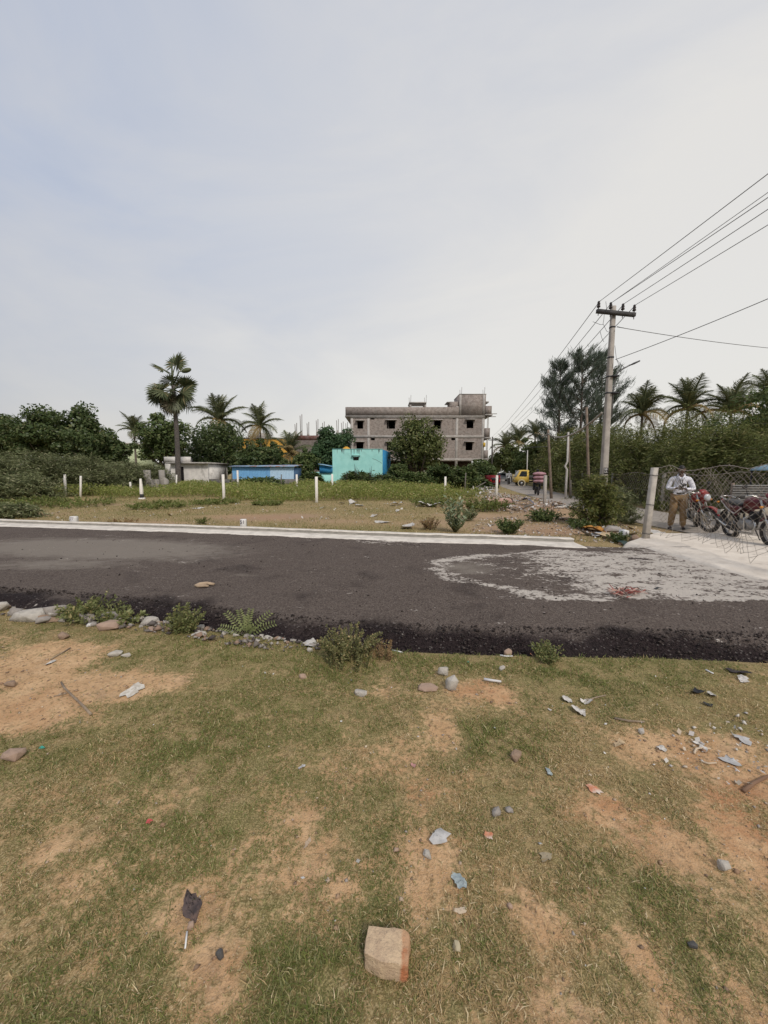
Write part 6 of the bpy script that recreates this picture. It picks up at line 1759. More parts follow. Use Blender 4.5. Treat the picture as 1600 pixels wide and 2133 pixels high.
        mb = MB(); mb.tube([(.02, s * .1, .30), (.02, s * .24, .29)], .014, 6); bld(mb, 'footpeg', RUB)
    mb = MB(); mb.tube([(.42, 0, .86), (.32, 0, .62), (.22, 0, .34), (-.15, 0, .28), (-.16, 0, .60), (-.70, 0, .78)], .022, 7); mb.tube([(.42, 0, .80), (-.15, 0, .70)], .024, 7); bld(mb, 'frame', BLK, True)
    mb = MB(); mb.box((.06, 0, .40), (.36, .20, .20)); mb.ell((-.02, -.12, .38), (.13, .03, .11)); mb.ell((-.02, .12, .38), (.13, .03, .11)); eng = bld(mb, 'engine', ALU)
    mb = MB()
    for k in range(7): mb.box((.17 + .012 * k, 0, .50 + .024 * k), (.16, .17, .011), (0, .35, 0))
    mb.build('cylinder_fins', BLK, eng)
    mb = MB(); mb.tube([(.24, -.06, .52), (.36, -.09, .42), (.30, -.11, .24), (.0, -.13, .23), (-.22, -.15, .26)], .020, 8); ex = bld(mb, 'exhaust_pipe', CHR, True)
    mb = MB(); mb.tube([(-.20, -.16, .26), (-.35, -.165, .30), (-.78, -.17, .43), (-.84, -.17, .45)], [.030, .050, .056, .040], 12); mb.build('silencer', BLK, ex, smooth=True)
    mb = MB(); mb.tube([(-.34, -.215, .325), (-.70, -.222, .435)], [.030, .034], 8, squash=.5); mb.build('heat_shield', CHR, ex, smooth=True)
    mb = MB()
    for k in range(10):
        a_ = math.radians(75 + k * 10); r_ = R + .045
        mb.box((-.60 + r_ * math.cos(a_), 0, R + r_ * math.sin(a_)), (.075, .13, .012), (0, -a_ + math.pi / 2, 0))
    rf = bld(mb, 'rear_fender', BLK)
    MB().box((-.94, 0, .56), (.012, .19, .12), (0, .2, 0)).build('number_plate', M('plate_white', (.55, .54, .5), (.45, .44, .4), 8), rf)
    mb = MB(); mb.ell((-.85, 0, .83), (.045, .075, .045)); bld(mb, 'tail_lamp', REDL, True)
    mb = MB(); mb.tube([(-.55, -.12, .87), (-.80, -.11, .92), (-.86, 0, .93), (-.80, .11, .92), (-.55, .12, .87)], .012, 6); bld(mb, 'grab_rail', CHR, True)
    mb = MB(); mb.tube([(.02, .10, .28), (-.06, .24, .015 - math.tan(lean) * .24 * 0), (-.10, .25, .0)], .012, 5); bld(mb, 'side_stand', BLK)
    mb = MB(); mb.tube([(.30, -.10, .62), (.32, -.26, .56), (.30, -.25, .34), (.18, -.10, .28)], .012, 6); mb.tube([(.30, .10, .62), (.32, .26, .56), (.30, .25, .34), (.18, .10, .28)], .012, 6); bld(mb, 'crash_guard', CHR, True)
    return o_
RED = M('red_gloss_paint', (.25, .024, .022), (.20, .018, .017), 4, .3, spec=.5)
MAROON = M('maroon_gloss_paint', (.105, .010, .017), (.08, .008, .013), 4, .3, spec=.5)
c = G(1462, 1113); th = math.radians(236); hd = np.array([math.cos(th), math.sin(th)])
motorcycle('motorcycle', 'red motorcycle facing the camera, parked beside the standing person', (c.x - hd[0] * .66, c.y - hd[1] * .66, .035), th, RED, lean=.10, steer=.62)
c = G(1526, 1127); hd = np.array([-.26, -.97]); th = math.atan2(hd[1], hd[0])
motorcycle('motorcycle', 'maroon motorcycle with silver silencer seen from behind at the right edge', (c.x + hd[0] * .60, c.y + hd[1] * .60 + .05, .055), th, MAROON, lean=.06, steer=.25, stripe=M('silver_stripe', (.6, .58, .56), (.5, .48, .46), 8, .4))

# ---------------------------------------------------------------- traffic on the street
def rider_bike(name, label, loc, rz, load=False):
    o_ = thing(name, label, 'motorcycle', loc, rz)
    for nm, x in (('rear_wheel', -.6), ('front_wheel', .66)):
        MB().ring((x, 0, .30), (0, 1, 0), .25, .05, 24, 8).build(nm, RUB, o_, smooth=True)
    mb = MB(); mb.box((.0, 0, .42), (.5, .22, .26)); mb.tube([(.66, 0, .30), (.45, 0, .95)], .04, 6); mb.tube([(.35, -.34, 1.0), (.45, 0, 1.0), (.35, .34, 1.0)], .018, 5); mb.build('frame', BLK, o_)
    mb = MB(); mb.ell((.2, 0, .80), (.26, .15, .13)); mb.build('fuel_tank', BLK, o_, smooth=True)
    mb = MB(); mb.ell((-.35, 0, .80), (.40, .14, .07)); mb.build('seat', SEAT, o_, smooth=True)
    mb = MB(); mb.ell((.58, 0, .88), (.08, .09, .10)); mb.build('headlamp', GLASS, o_, smooth=True)
    return o_
def seated(name, label, bike, shirt, legs):
    o_ = thing(name, label, 'person', bike.location, 0); o_.rotation_euler = bike.rotation_euler
    V, Fs = skin_mesh([(-.12, 0, .92), (-.10, 0, 1.12), (-.06, 0, 1.33), (-.03, 0, 1.46), (0, 0, 1.56), (-.04, -.19, 1.36), (.12, -.26, 1.14), (.33, -.30, 1.03), (-.04, .19, 1.36), (.12, .26, 1.14), (.33, .30, 1.03), (.18, -.17, .84), (.05, -.19, .45), (.15, -.2, .32), (.18, .17, .84), (.05, .19, .45), (.15, .2, .32)],
                      [(.14, .12), (.13, .11), (.15, .11), .055, .09, .065, .05, .035, .065, .05, .035, .085, .055, .04, .085, .055, .04], [(0, 1), (1, 2), (2, 3), (3, 4), (2, 5), (5, 6), (6, 7), (2, 8), (8, 9), (9, 10), (0, 11), (11, 12), (12, 13), (0, 14), (14, 15), (15, 16)], 0)
    mb = MB(); add_poly(mb, V, Fs); mb.ell((.02, 0, 1.60), (.10, .085, .12)); mb.build('body', shirt, o_, smooth=True)
    mb = MB(); mb.ell((.0, 0, 1.64), (.11, .095, .09)); mb.build('hair', HAIR, o_, smooth=True)
    return o_
p = G(1118, 1032); y_ = p.y
bk = rider_bike('loaded_motorcycle', 'dark motorcycle piled with pink sacks, riding away by the grey post', (p.x, y_, .03), math.radians(76))
PINK = M('pink_sacking', (.42, .235, .26), (.34, .19, .21), 5, .9, c3=(.24, .14, .16), s3=3)
for k in range(3):
    zz_ = .86 + .07 + k * .235
    loc_ = Vector((p.x, y_, .03)) + Matrix.Rotation(math.radians(76), 3, 'Z') @ Vector((-.42, -.10 + .02 * k, zz_))
    mb = MB(); mb.ell((0, 0, 0), (.30, .42, .135), lvl=3)
    tag(mb.build('sack', PINK, None, loc_, smooth=True, rot=(0, 0, math.radians(76))), ['bottom pink sack on the loaded motorcycle', 'middle pink sack on the loaded motorcycle', 'top pink sack on the loaded motorcycle'][k], 'sack', 'pink sacks')
seated('person', 'dark-clothed rider in front of the pink sacks', bk, M('dark_clothes', (.028, .03, .036), (.02, .02, .025), 8), None)
p = at(1060, 1007, 52); p = G(1060, 1010)
bk = rider_bike('oncoming_motorcycle', 'far motorcycle coming down the street towards the camera', (p.x, p.y, .03), math.radians(-115))
seated('person', 'far rider in pale shirt coming down the street', bk, M('pale_shirt', (.42, .42, .42), (.34, .34, .34), 6), None)
# yellow mini truck
p = G(1090, 1013); 
o = thing('mini_truck', 'small yellow goods truck parked nose-left on the street side', 'truck', (p.x + 1.05, p.y + .6, .03), math.radians(174))
YT_ = M('truck_yellow', (.62, .42, .09), (.54, .36, .07), 3, .4, spec=.5)
prof = [(1.85, .42), (1.90, .80), (1.72, 1.02), (1.38, 1.72), (1.22, 1.80), (.45, 1.80), (.38, 1.72), (.38, .42)]
mb = MB(); n = len(prof)
V = [(x, s * (.70 if z < 1.1 else .62), z) for s in (-1, 1) for x, z in prof]
mb.add(V, [np.arange(n)[::-1].reshape(1, -1), (np.arange(n) + n).reshape(1, -1), np.array([[k, (k + 1) % n, (k + 1) % n + n, k + n] for k in range(n)])]); cab = mb.build('cab', YT_, o)
WG = M('dark_glass', (.025, .027, .03), (.035, .037, .04), 5, .12, spec=.5)
for s in (-1, 1):
    mb = MB(); mb.add([(1.48, s * .665, 1.10), (1.20, s * .645, 1.66), (.62, s * .645, 1.66), (.62, s * .69, 1.08), (1.48, s * .70, 1.08), (1.20, s * .655, 1.66), (.62, s * .655, 1.66), (.62, s * .715, 1.08)], np.array([[4, 5, 6, 7], [3, 2, 1, 0]])); mb.build('side_window', WG, cab)
    mb = MB(); mb.box((1.86, s * .5, .72), (.08, .22, .18)); mb.build('headlamp', GLASS, cab)
    mb = MB(); mb.ring((1.18, s * .71, .32), (0, 1, 0), .37, .05, 24, 6, .6); mb.build('wheel_arch', M('pale_yellow_trim', (.6, .52, .34), (.5, .44, .3), 6), cab)
mb = MB(); mb.add([(1.745, -.58, 1.04), (1.745, .58, 1.04), (1.42, .54, 1.67), (1.42, -.54, 1.67)], np.array([[0, 1, 2, 3]])); mb.build('windscreen', WG, cab)
mb = MB(); mb.box((-.75, 0, .72), (2.2, 1.42, .10)); mb.box((-.75, .70, .98), (2.2, .05, .42)); mb.box((-.75, -.70, .98), (2.2, .05, .42)); mb.box((-1.84, 0, .98), (.05, 1.4, .42)); mb.build('cargo_bed', M('truck_grey', (.14, .13, .12), (.10, .095, .09), 5), o)
mb = MB(); mb.box((-.3, 0, .50), (3.4, .7, .16)); mb.build('chassis', BLK, o)
for x in (1.18, -1.15):
    for s in (-1, 1):
        hb = bpy.data.objects.new('wheel', None); COL.objects.link(hb); hb.parent = o; hb.location = (x, s * .68, .30)
        MB().ring((0, 0, 0), (0, 1, 0), .21, .09, 24, 8, .8).build('tyre', RUB, hb, smooth=True)
        MB().cyl((0, s * .02, 0), (0, s * .09, 0), .14, 16).build('rim', CHR, hb)
# far car and red vehicle
p = G(1046, 1005); o = thing('parked_car', 'far pale hatchback car near the end of the street', 'car', (p.x, 68, .03), math.radians(-112)); o.location.x = at(1046, 985, 68).x
prof = [(2.0, .35), (2.02, .75), (1.15, .98), (.55, 1.45), (-1.0, 1.48), (-1.75, 1.05), (-1.85, .35)]; n = len(prof)
V = [(x, s * (.8 if z < 1.1 else .64), z) for s in (-1, 1) for x, z in prof]
mb = MB(); mb.add(V, [np.arange(n)[::-1].reshape(1, -1), (np.arange(n) + n).reshape(1, -1), np.array([[k, (k + 1) % n, (k + 1) % n + n, k + n] for k in range(n)])]); mb.build('body', M('car_silver', (.42, .44, .47), (.36, .38, .4), 3, .35), o)
mb = MB(); mb.add([(1.13, -.68, 1.01), (1.13, .68, 1.01), (.60, .58, 1.43), (.60, -.58, 1.43)], np.array([[0, 1, 2, 3]])); mb.build('windscreen', WG, o)
for x in (1.25, -1.2):
    for s in (-1, 1): MB().ring((x, s * .72, .30), (0, 1, 0), .20, .10, 20, 6).build('wheel', RUB, o)
YR = 37.0; p = at(1021, 985, YR); o = thing('red_vehicle', 'dark red boxy vehicle parked behind the shrubs at the street corner', 'vehicle', (p.x, YR, 0), 0)
DR = M('dark_red_paint', (.20, .014, .018), (.15, .010, .013), 3, .45)
w = (1040 - 1018) * YR / F; hz = at(800, 990, YR).z
mb = MB(); mb.box((w / 2, 1.2, .35 + (hz - .35) / 2), (w, 2.4, hz - .35), taper=.96); mb.build('body', DR, o)
mb = MB(); mb.box((w / 2, -.02, hz - .35), (w * .8, .03, .25)); mb.build('rear_window', WG, o)
mb = MB(); mb.box((w / 2, -.03, .48), (w * .95, .08, .12)); mb.build('bumper', BLK, o)
for x in (.12, w - .12):
    for y in (.4, 2.0): MB().ring((x, y, .28), (1, 0, 0), .19, .09, 18, 6).build('wheel', RUB, o)
for s, x in ((0, .1), (1, w - .1)): MB().box((x, -.03, .75), (.10, .03, .22)).build('tail_lamp', REDL, o)
# ================================================================ STONES, RUBBISH, SMALL THINGS
rngs = np.random.default_rng(2025)
def stone(label, px, py, wpx, hpx, mat, group=None, name='stone', cuts=14, zoff=0.0, thin=1.0, rot=None, cat='stone', bury=.25):
    """A broken stone, wpx wide and hpx tall in the photograph, lying on the ground."""
    p = G(px, py); k = p.y / F * 1.04
    w, h = wpx * k / 2, hpx * k / 2 * .95 * thin
    g = gz(p.x, p.y)
    mb = MB(); mb.rock((0, 0, h * (1 - bury)), (w * 1.12, max(w * .75, h), h * 1.15), rngs, cuts, rot=rot or (0, 0, rngs.uniform(-.5, .5)))
    return tag(mb.build(name, mat, None, (p.x, p.y, g + zoff)), label, cat, group)
ST1 = M('grey_stone', (.31, .28, .25), (.23, .205, .185), 14, .92, bump=.8, c3=(.36, .30, .24), s3=6)
ST2 = M('pale_mortar', (.44, .405, .355), (.35, .32, .28), 16, .95, bump=.9)
ST3 = M('brown_stone', (.30, .21, .15), (.22, .155, .11), 14, .95, bump=.8)
ST4 = M('dark_stone', (.10, .095, .09), (.07, .066, .063), 16, .85, bump=.7)
STP = M('pinkish_slab', (.36, .255, .19), (.30, .21, .16), 10, .95, bump=.7)
for a in (('flat pale slab at the left end of the stone row', 60, 1291, 62, 24, ST2), ('broken grey lump under the sprawling weed', 112, 1280, 44, 26, ST1), ('grey block left of the pinkish flat stone', 182, 1296, 36, 26, ST1),
          ('pinkish brown flat stone at the edge of the rubble row', 232, 1308, 52, 18, STP), ('small white chip between the stone row and flat stone', 190, 1303, 18, 8, M('white_chip', (.6, .58, .55), (.5, .48, .46), 9)),
          ('grey stone behind the flat pinkish one', 225, 1290, 40, 18, ST1), ('whitish stone at the left picture edge', 8, 1272, 20, 22, ST2), ('grey lump at the left of the rubble row', 30, 1281, 30, 16, ST1),
          ('brown clod with grey top right of the sandy track', 133, 1329, 22, 18, ST3), ('rounded grey stone right of the pale slab', 90, 1296, 28, 18, ST1), ('dark grey stone beneath the trailing weed', 262, 1296, 30, 14, ST1),
          ('pale stone in the gravel below the trailing weed', 312, 1300, 34, 16, ST2), ('small pinkish stone below the gravel edge', 318, 1314, 22, 10, STP), ('grey stone before the bushy weed', 350, 1296, 26, 14, ST1),
          ('brick-coloured stone in the gravel near the white plastic', 592, 1326, 22, 10, M('brick_bit', (.34, .16, .10), (.28, .13, .08), 10)), ('light stone in the gravel left of the white plastic', 560, 1329, 18, 9, ST2),
          ('pale lump below the white plastic bag', 646, 1356, 12, 10, ST2), ('grey stone beside the fluffy weed', 682, 1326, 22, 18, ST1)):
    stone(*a)
for q in range(70):        # the small ones in the strip nobody could tell apart
    px = rngs.uniform(0, 660); py = np.interp(px, [0, 250, 400, 660], [1277, 1300, 1312, 1345]) + rngs.uniform(-10, 9)
    s = rngs.uniform(9, 17) * (1.5 if px < 320 and q % 2 else 1)
    where = ('by the flat pale slab at its left end', 'under the sprawling green weed', 'between the sprawling and bushy weeds', 'around the bushy upright weed', 'below the fern-like seedling', 'near the white plastic bag')[0 if px < 110 else 1 if px < 230 else 2 if px < 340 else 3 if px < 440 else 4 if px < 560 else 5]
    tone = ('grey', 'pale', 'grey', 'brown')[q % 4]
    stone(f'small {tone} rubble stone {where}', px, py, s, s * .7, [ST1, ST2, ST1, ST3][q % 4], f'small {tone} stones {where}', name='small_stone', cuts=7)
for a in (('whitish angular stone chip on the grass, left of its smaller twin', 240, 1366, 28, 12, ST2), ('smaller whitish stone chip right of the larger one', 263, 1368, 18, 9, ST2),
          ('large pale rounded stone at the road edge grass', 944, 1437, 28, 32, ST2), ('leaning pale stone behind the large rounded one', 922, 1405, 22, 20, ST2), ('flat brownish stone left of the pale rounded stone', 890, 1437, 42, 9, STP),
          ('flat grey stone alone in the grass centre', 752, 1449, 28, 12, ST2), ('small pinkish stone in the grass, centre', 632, 1412, 18, 10, STP), ('small pale stone at right of the grass rise', 1046, 1396, 14, 10, ST2),
          ('tan wedge of broken brick at the left edge', 28, 1582, 42, 24, STP), ('brown half-buried clod on the sandy track', 22, 1431, 26, 14, ST3),
          ('small pale stone right of the brick', 951, 1978, 18, 22, M('buff_stone', (.44, .38, .25), (.36, .30, .2), 12, bump=.6)), ('dark angular pebble on the sandy strip, bottom left', 458, 1992, 22, 18, ST4),
          ('small buff pebble above the white stick', 397, 1934, 16, 18, STP), ('buff pebble below the blue crumpled wrapper', 1062, 1888, 12, 12, STP), ('pale grey clod in the dry grass at right', 1034, 1694, 22, 18, ST1),
          ('second grey clod beside the first in dry grass', 1062, 1688, 20, 14, ST1), ('pale rounded stone right of the crumpled paper cluster', 1336, 1528, 14, 12, ST2), ('brown clump in dry grass below the lush patch', 1075, 1580, 24, 22, ST3),
          ('small grey clod at lower right', 1442, 1968, 18, 18, ST4), ('oval pale pebble in the grass, lower right', 1508, 1808, 24, 24, ST2), ('pale pebble under the paper scraps', 892, 1782, 22, 14, ST2), ('buff pebble beside the paper scraps', 826, 1775, 12, 10, STP),
          ('white pebble on the asphalt near the slurry edge', 1338, 1296, 12, 6, ST2), ('brown stone on the asphalt edge left of the pink wrapper', 1058, 1362, 16, 16, STP), ('grey stone beside the pink wrapper', 1222, 1358, 12, 10, ST1)):
    stone(*a)

# ---------------------------------------------------------------- the brick bat in front
p = G(806, 2038)
o = thing('broken_brick', 'broken half brick with mortar-caked top lying in the foreground grass', 'brick', (p.x, p.y + .040, gz(p.x, p.y) + .002), math.radians(-4))
t = NT('mortared_brick'); co = t.co()
sepn = t.n('ShaderNodeSeparateXYZ'); t.l(co, sepn.inputs[0])
n1 = t.noise(28, 6, .6, co); n2 = t.noise(130, 4, .6, co); n3 = t.noise(9, 5, .6, co)
edge = t.math('ADD', sepn.outputs[0], t.math('MULTIPLY', t.math('SUBTRACT', n1, .5), .022))
mort = t.mix(t.ramp(n1, .35, .65), (.56, .42, .275), (.44, .32, .215))
mort = t.mix(t.math('MULTIPLY', t.ramp(n2, .58, .7), .6), mort, (.20, .15, .12))
clay = t.mix(t.ramp(n3, .45, .62), (.46, .28, .165), (.42, .16, .075))
BB = t.bsdf(t.mix(t.ramp(edge, .040, .050), mort, clay), .95, 0, .15, t.bump(t.math('ADD', n1, n2), .8, .006))
n = 9; mb = MB()
u = np.linspace(-1, 1, n)
def face(f):
    A, B = np.meshgrid(u, u); V = np.array([f(a, b) for a, b in zip(A.ravel(), B.ravel())])
    i = np.arange(n - 1)[:, None] * n; j = np.arange(n - 1)[None, :]
    return V, np.stack([i + j, i + j + 1, i + n + j + 1, i + n + j], -1).reshape(-1, 4)
for f in (lambda a, b: (a, b, 1), lambda a, b: (b, a, -1), lambda a, b: (1, a, b), lambda a, b: (-1, b, a), lambda a, b: (b, 1, a), lambda a, b: (a, -1, b)):
    V, Q = face(f)
    s3 = V / (np.abs(V) ** 18).sum(1, keepdims=True) ** (1 / 18)
    W = s3 * np.array([.068, .046, .033])
    W[:, 1] += np.where((s3[:, 0] < -.2) & (s3[:, 1] < -.3), (-.2 - s3[:, 0]) * .026 * (-s3[:, 1]), 0)
    W[:, 0] += np.where(s3[:, 1] > .3, .004, 0)
    nn = fbm(W[:, 0] * 55 + 9, W[:, 1] * 55 + W[:, 2] * 40, 7, 3) - .5
    W = W + s3 * (nn * .009)[:, None]
    W[:, 2] += np.where((W[:, 0] > .044) & (s3[:, 2] > .5), -.006, 0)
    mb.add(W + np.array([0, 0, .031]), Q)
mb.build('brick_body', BB, o, smooth=True)

# ---------------------------------------------------------------- thin litter
def sheet(label, px, py, wpx, hpx, mat, crumple=.35, name='paper_scrap', cat='litter', group=None, z0=0.0, seed=None, n=6, rz=None, lift=0.0):
    rng = np.random.default_rng(seed if seed is not None else int(px * 7 + py))
    p = G(px, py); k = p.y / F * (.80 if p.y < 4.5 else 1.04); w = wpx * k; dpt = max(abs(G(px, py - hpx / 2).y - G(px, py + hpx / 2).y), w * .25)
    dpt = min(dpt, w * 1.6)
    m_ = 16; rr_ = np.linspace(.12, 1, n)
    ang_ = np.linspace(0, 6.283, m_, endpoint=False)
    out = .30 + .22 * rng.uniform(0, 1, m_); out = out * (1 + .30 * np.cos(2 * ang_ + rng.uniform(0, 6.28))) * (1 - .22 * (rng.uniform(0, 1, m_) < .3))
    A = (rr_[:, None] * out[None] * np.cos(ang_)[None]); B = (rr_[:, None] * out[None] * np.sin(ang_)[None])
    A = A + rng.normal(size=A.shape) * .018; B = B + rng.normal(size=A.shape) * .018
    h = np.zeros_like(A)
    for _ in range(7):
        a = rng.uniform(0, 6.28); c = rng.uniform(-.3, .3); h += np.abs(A * math.cos(a) + B * math.sin(a) - c) * rng.uniform(-.8, .8)
    h = (h - h.min()); h = h / (h.max() + 1e-6) * crumple * min(w, dpt * 1.3) * .75 + rng.normal(size=h.shape) * crumple * w * .035
    h = np.maximum(h, 0)
    V = np.stack([A * w * 1.25, B * dpt * 1.25, h + .004], -1).reshape(-1, 3)
    V2 = V - np.array([0, 0, .0012])
    i = np.arange(n - 1)[:, None] * m_; jj = np.arange(m_)[None, :]; j2 = (jj + 1) % m_
    Q = np.stack([i + jj, i + m_ + jj, i + m_ + j2, i + j2], -1).reshape(-1, 4)
    mb = MB(); mb.add(V, [Q, np.arange(m_).reshape(1, -1)]); mb.add(V2, [Q[:, ::-1], np.arange(m_)[::-1].reshape(1, -1)])
    on_road = near_y(p.x) + .3 < p.y < far_y(p.x) and p.x < 5
    zz = (.056 if on_road else gz(p.x, p.y)) + z0
    return tag(mb.build(name, mat, None, (p.x, p.y, zz), rot=(0, 0, rz if rz is not None else rng.uniform(-.4, .4))), label, cat, group)
WP = M('dirty_white_paper', (.58, .55, .51), (.38, .355, .32), 30, .85)
GP = M('greyish_plastic', (.46, .45, .44), (.34, .33, .32), 18, .5)
PKW = M('pink_wrapper', (.50, .085, .085), (.40, .07, .07), 12, .5)
BLW = M('pale_blue_wrapper', (.40, .45, .44), (.26, .31, .32), 40, .5, c3=(.5, .5, .48), s3=18)
ORW = M('orange_wrapper', (.50, .17, .075), (.58, .50, .42), 14, .6)
GRN = M('green_plastic', (.05, .32, .25), (.04, .26, .20), 10, .5)
for a in (('crumpled white plastic bag on the gravel left of the fluffy weed', 645, 1342, 40, 14, WP, .35), ('white paper heap in the gravel below the seedling', 480, 1308, 34, 16, WP, .45), ('white wrapper bits with green corner by the bushy weed', 408, 1322, 20, 9, WP, .4),
          ('teal plastic scrap beside the white wrapper bits', 412, 1316, 14, 7, GRN, .4), ('grey clear plastic wrapper at the grass edge, centre right', 826, 1337, 28, 22, GP, .45), ('small cream scrap standing at the asphalt edge', 912, 1346, 12, 16, WP, .8),
          ('pink-red wrapper on the asphalt edge', 1203, 1358, 18, 10, PKW, .5), ('orange-pink wrapper on the asphalt edge left of the red one', 1112, 1358, 18, 12, ORW, .5), ('crumpled whitish paper ball, upper of the cluster at right', 1180, 1459, 22, 20, WP, .5),
          ('crumpled whitish plastic ball, lower of the cluster at right', 1208, 1484, 30, 24, WP, .5), ('pale scraps beside the crumpled plastic ball', 1222, 1464, 34, 12, WP, .5), ('pale patch of crushed paper on the sandy grass at left', 278, 1441, 44, 22, M('crushed_paper', (.56, .53, .48), (.40, .36, .30), 40), .28),
          ('curled dry brown leaf-like scrap at right', 1291, 1553, 26, 14, M('dry_leaf_scrap', (.48, .36, .22), (.38, .28, .17), 12), .6), ('pale blue-white scrap at right of the dry grass', 1378, 1562, 26, 9, WP, .4), ('tiny white paper scrap in the dry grass', 1144, 1609, 18, 16, BLW, .5),
          ('orange-trimmed cream wrapper in the brown grass', 1237, 1646, 30, 26, ORW, .22), ('orange and white wrapper in the grass, right of the paper scraps', 1017, 1741, 20, 28, ORW, .3), ('torn white and teal paper scraps on bare soil', 915, 1748, 50, 34, GP, .40),
          ('crumpled pale blue foil wrapper, foreground', 958, 1842, 44, 38, BLW, .55), ('pink stub of card in the grass', 861, 1596, 12, 24, M('faded_pink', (.45, .24, .22), (.38, .2, .18), 9), .3), ('small bright red scrap in the grass at left', 311, 1710, 12, 16, PKW, .6),
          ('dark teal scrap in the grass at left', 86, 1562, 14, 6, GRN, .3), ('pale grey scrap on the grass at left of centre', 628, 1600, 14, 9, GP, .4), ('small tan leaf in the grass, centre', 641, 1757, 16, 20, M('tan_leaf', (.40, .31, .22), (.33, .25, .18), 9), .3),
          ('pale torn strip below the blue foil wrapper', 960, 1897, 40, 16, M('bone_scrap', (.52, .42, .31), (.44, .35, .25), 9), .25), ('long greyish leaf in the grass right of the wrappers', 1138, 1784, 32, 20, M('grey_leaf', (.30, .25, .17), (.24, .2, .14), 9), .3),
          ('white scrap group on the right slope, upper', 1455, 1550, 20, 10, WP, .4), ('white curled scrap on the right slope, middle', 1465, 1563, 30, 10, WP, .4), ('pale film on the right slope', 1522, 1590, 40, 20, GP, .2), ('pale flat film near the right edge', 1545, 1545, 40, 18, GP, .2),
          ('black plastic bag scrap at the right grass edge', 1452, 1446, 30, 14, M('black_film', (.02, .02, .022), (.03, .03, .032), 8, .4), .6), ('white scraps beside the black plastic scrap', 1482, 1450, 26, 12, WP, .5), ('dark scrap below the black plastic', 1475, 1470, 16, 8, M('black_film', (.02, .02, .022)), .5),
          ('white strip of litter at the far right road edge', 1548, 1418, 34, 8, WP, .5), ('dark burnt patch of litter at the right edge', 1540, 1402, 40, 14, M('burnt_scrap', (.05, .04, .04), (.03, .025, .025), 10), .35), ('tiny blue-green scrap in the lush grass', 975, 1381, 9, 4, GRN, .4),
          ('white film piece among bare soil at left', 103, 1383, 18, 9, WP, .3), ('small white scrap on the right slope', 1145, 1480, 8, 6, WP, .4)):
    sheet(*a)
sheet('dark brown crumpled cloth lump on the near left grass', 398, 1890, 58, 62, M('dark_cloth', (.115, .085, .078), (.06, .047, .045), 22, .9, c3=(.17, .11, .085), s3=16), .42, name='cloth_lump', cat='cloth', n=14, seed=5)
# sticks, tubes
def stick(label, pts, r, mat, name='stick', cat='stick', z=.008):
    P = [np.array(G(a, b)) for a, b in pts]; b0 = np.array([P[0][0], P[0][1], gz(P[0][0], P[0][1])])
    P = [np.array([q[0], q[1], gz(q[0], q[1]) + z]) - b0 for q in P]
    return tag(MB().tube(P, np.linspace(r, r * .75, len(P)), 6).build(name, mat, None, b0, smooth=True), label, cat)
TW = M('grey_twig', (.30, .235, .17), (.21, .16, .115), 14, .95, bump=.5)
stick('knobbly bare stick lying on the sandy grass at left', [(190, 1492), (172, 1473), (150, 1452), (134, 1436), (128, 1424)], .0085, TW, z=.012)
stick('thin twig on the sandy track above the knobbly stick', [(146, 1351), (128, 1362), (106, 1374)], .006, TW)
stick('small side twig crossing the knobbly stick', [(112, 1452), (140, 1446)], .003, TW)
WT = M('white_plastic_tube', (.74, .73, .71), (.66, .65, .63), 8, .4)
stick('short white plastic straw on bare soil, bottom left', [(390, 1945), (386, 1979)], .0035, WT, 'straw', 'straw')
stick('white plastic tube at the grass edge below the clear wrapper', [(814, 1342), (838, 1358)], .009, WT, 'plastic_tube', 'tube')
stick('white flat strip lying on the brown patch at the grass edge', [(1008, 1421), (1026, 1424), (1044, 1426)], .010, M('white_card', (.62, .61, .60), (.54, .53, .52), 9), 'white_strip', 'strip', z=.02)
stick('thin white sliver right of the half-buried clod', [(1530, 1604), (1540, 1612)], .003, WT, 'straw', 'straw')
stick('white strip at the asphalt edge, right of centre', [(1042, 1367), (1055, 1370), (1068, 1370)], .007, WT, 'white_strip', 'strip')
stick('dry crooked twig at the right of the paper cluster', [(1280, 1500), (1310, 1506), (1342, 1508)], .007, TW)
stick('thick brown root on the right soil slope', [(1548, 1650), (1570, 1634), (1600, 1620)], .010, M('brown_root', (.20, .12, .075), (.15, .09, .06), 9), 'root', 'root')
stick('bleached curved bone-like strip on the right slope', [(1446, 1572), (1450, 1562), (1464, 1560), (1480, 1562)], .006, M('bone_scrap', (.5, .4, .3)), 'bleached_strip', 'strip')
stick('second bleached strip below the first on the right slope', [(1462, 1590), (1476, 1594), (1492, 1593)], .005, M('bone_scrap', (.5, .4, .3)), 'bleached_strip', 'strip')
stick('fallen grass-dry twig by the upper right litter', [(1470, 1396), (1486, 1404)], .007, WT, 'plastic_tube', 'tube')
stick('thin branch near the crumpled plastic ball', [(1222, 1461), (1240, 1455), (1262, 1450)], .005, TW)

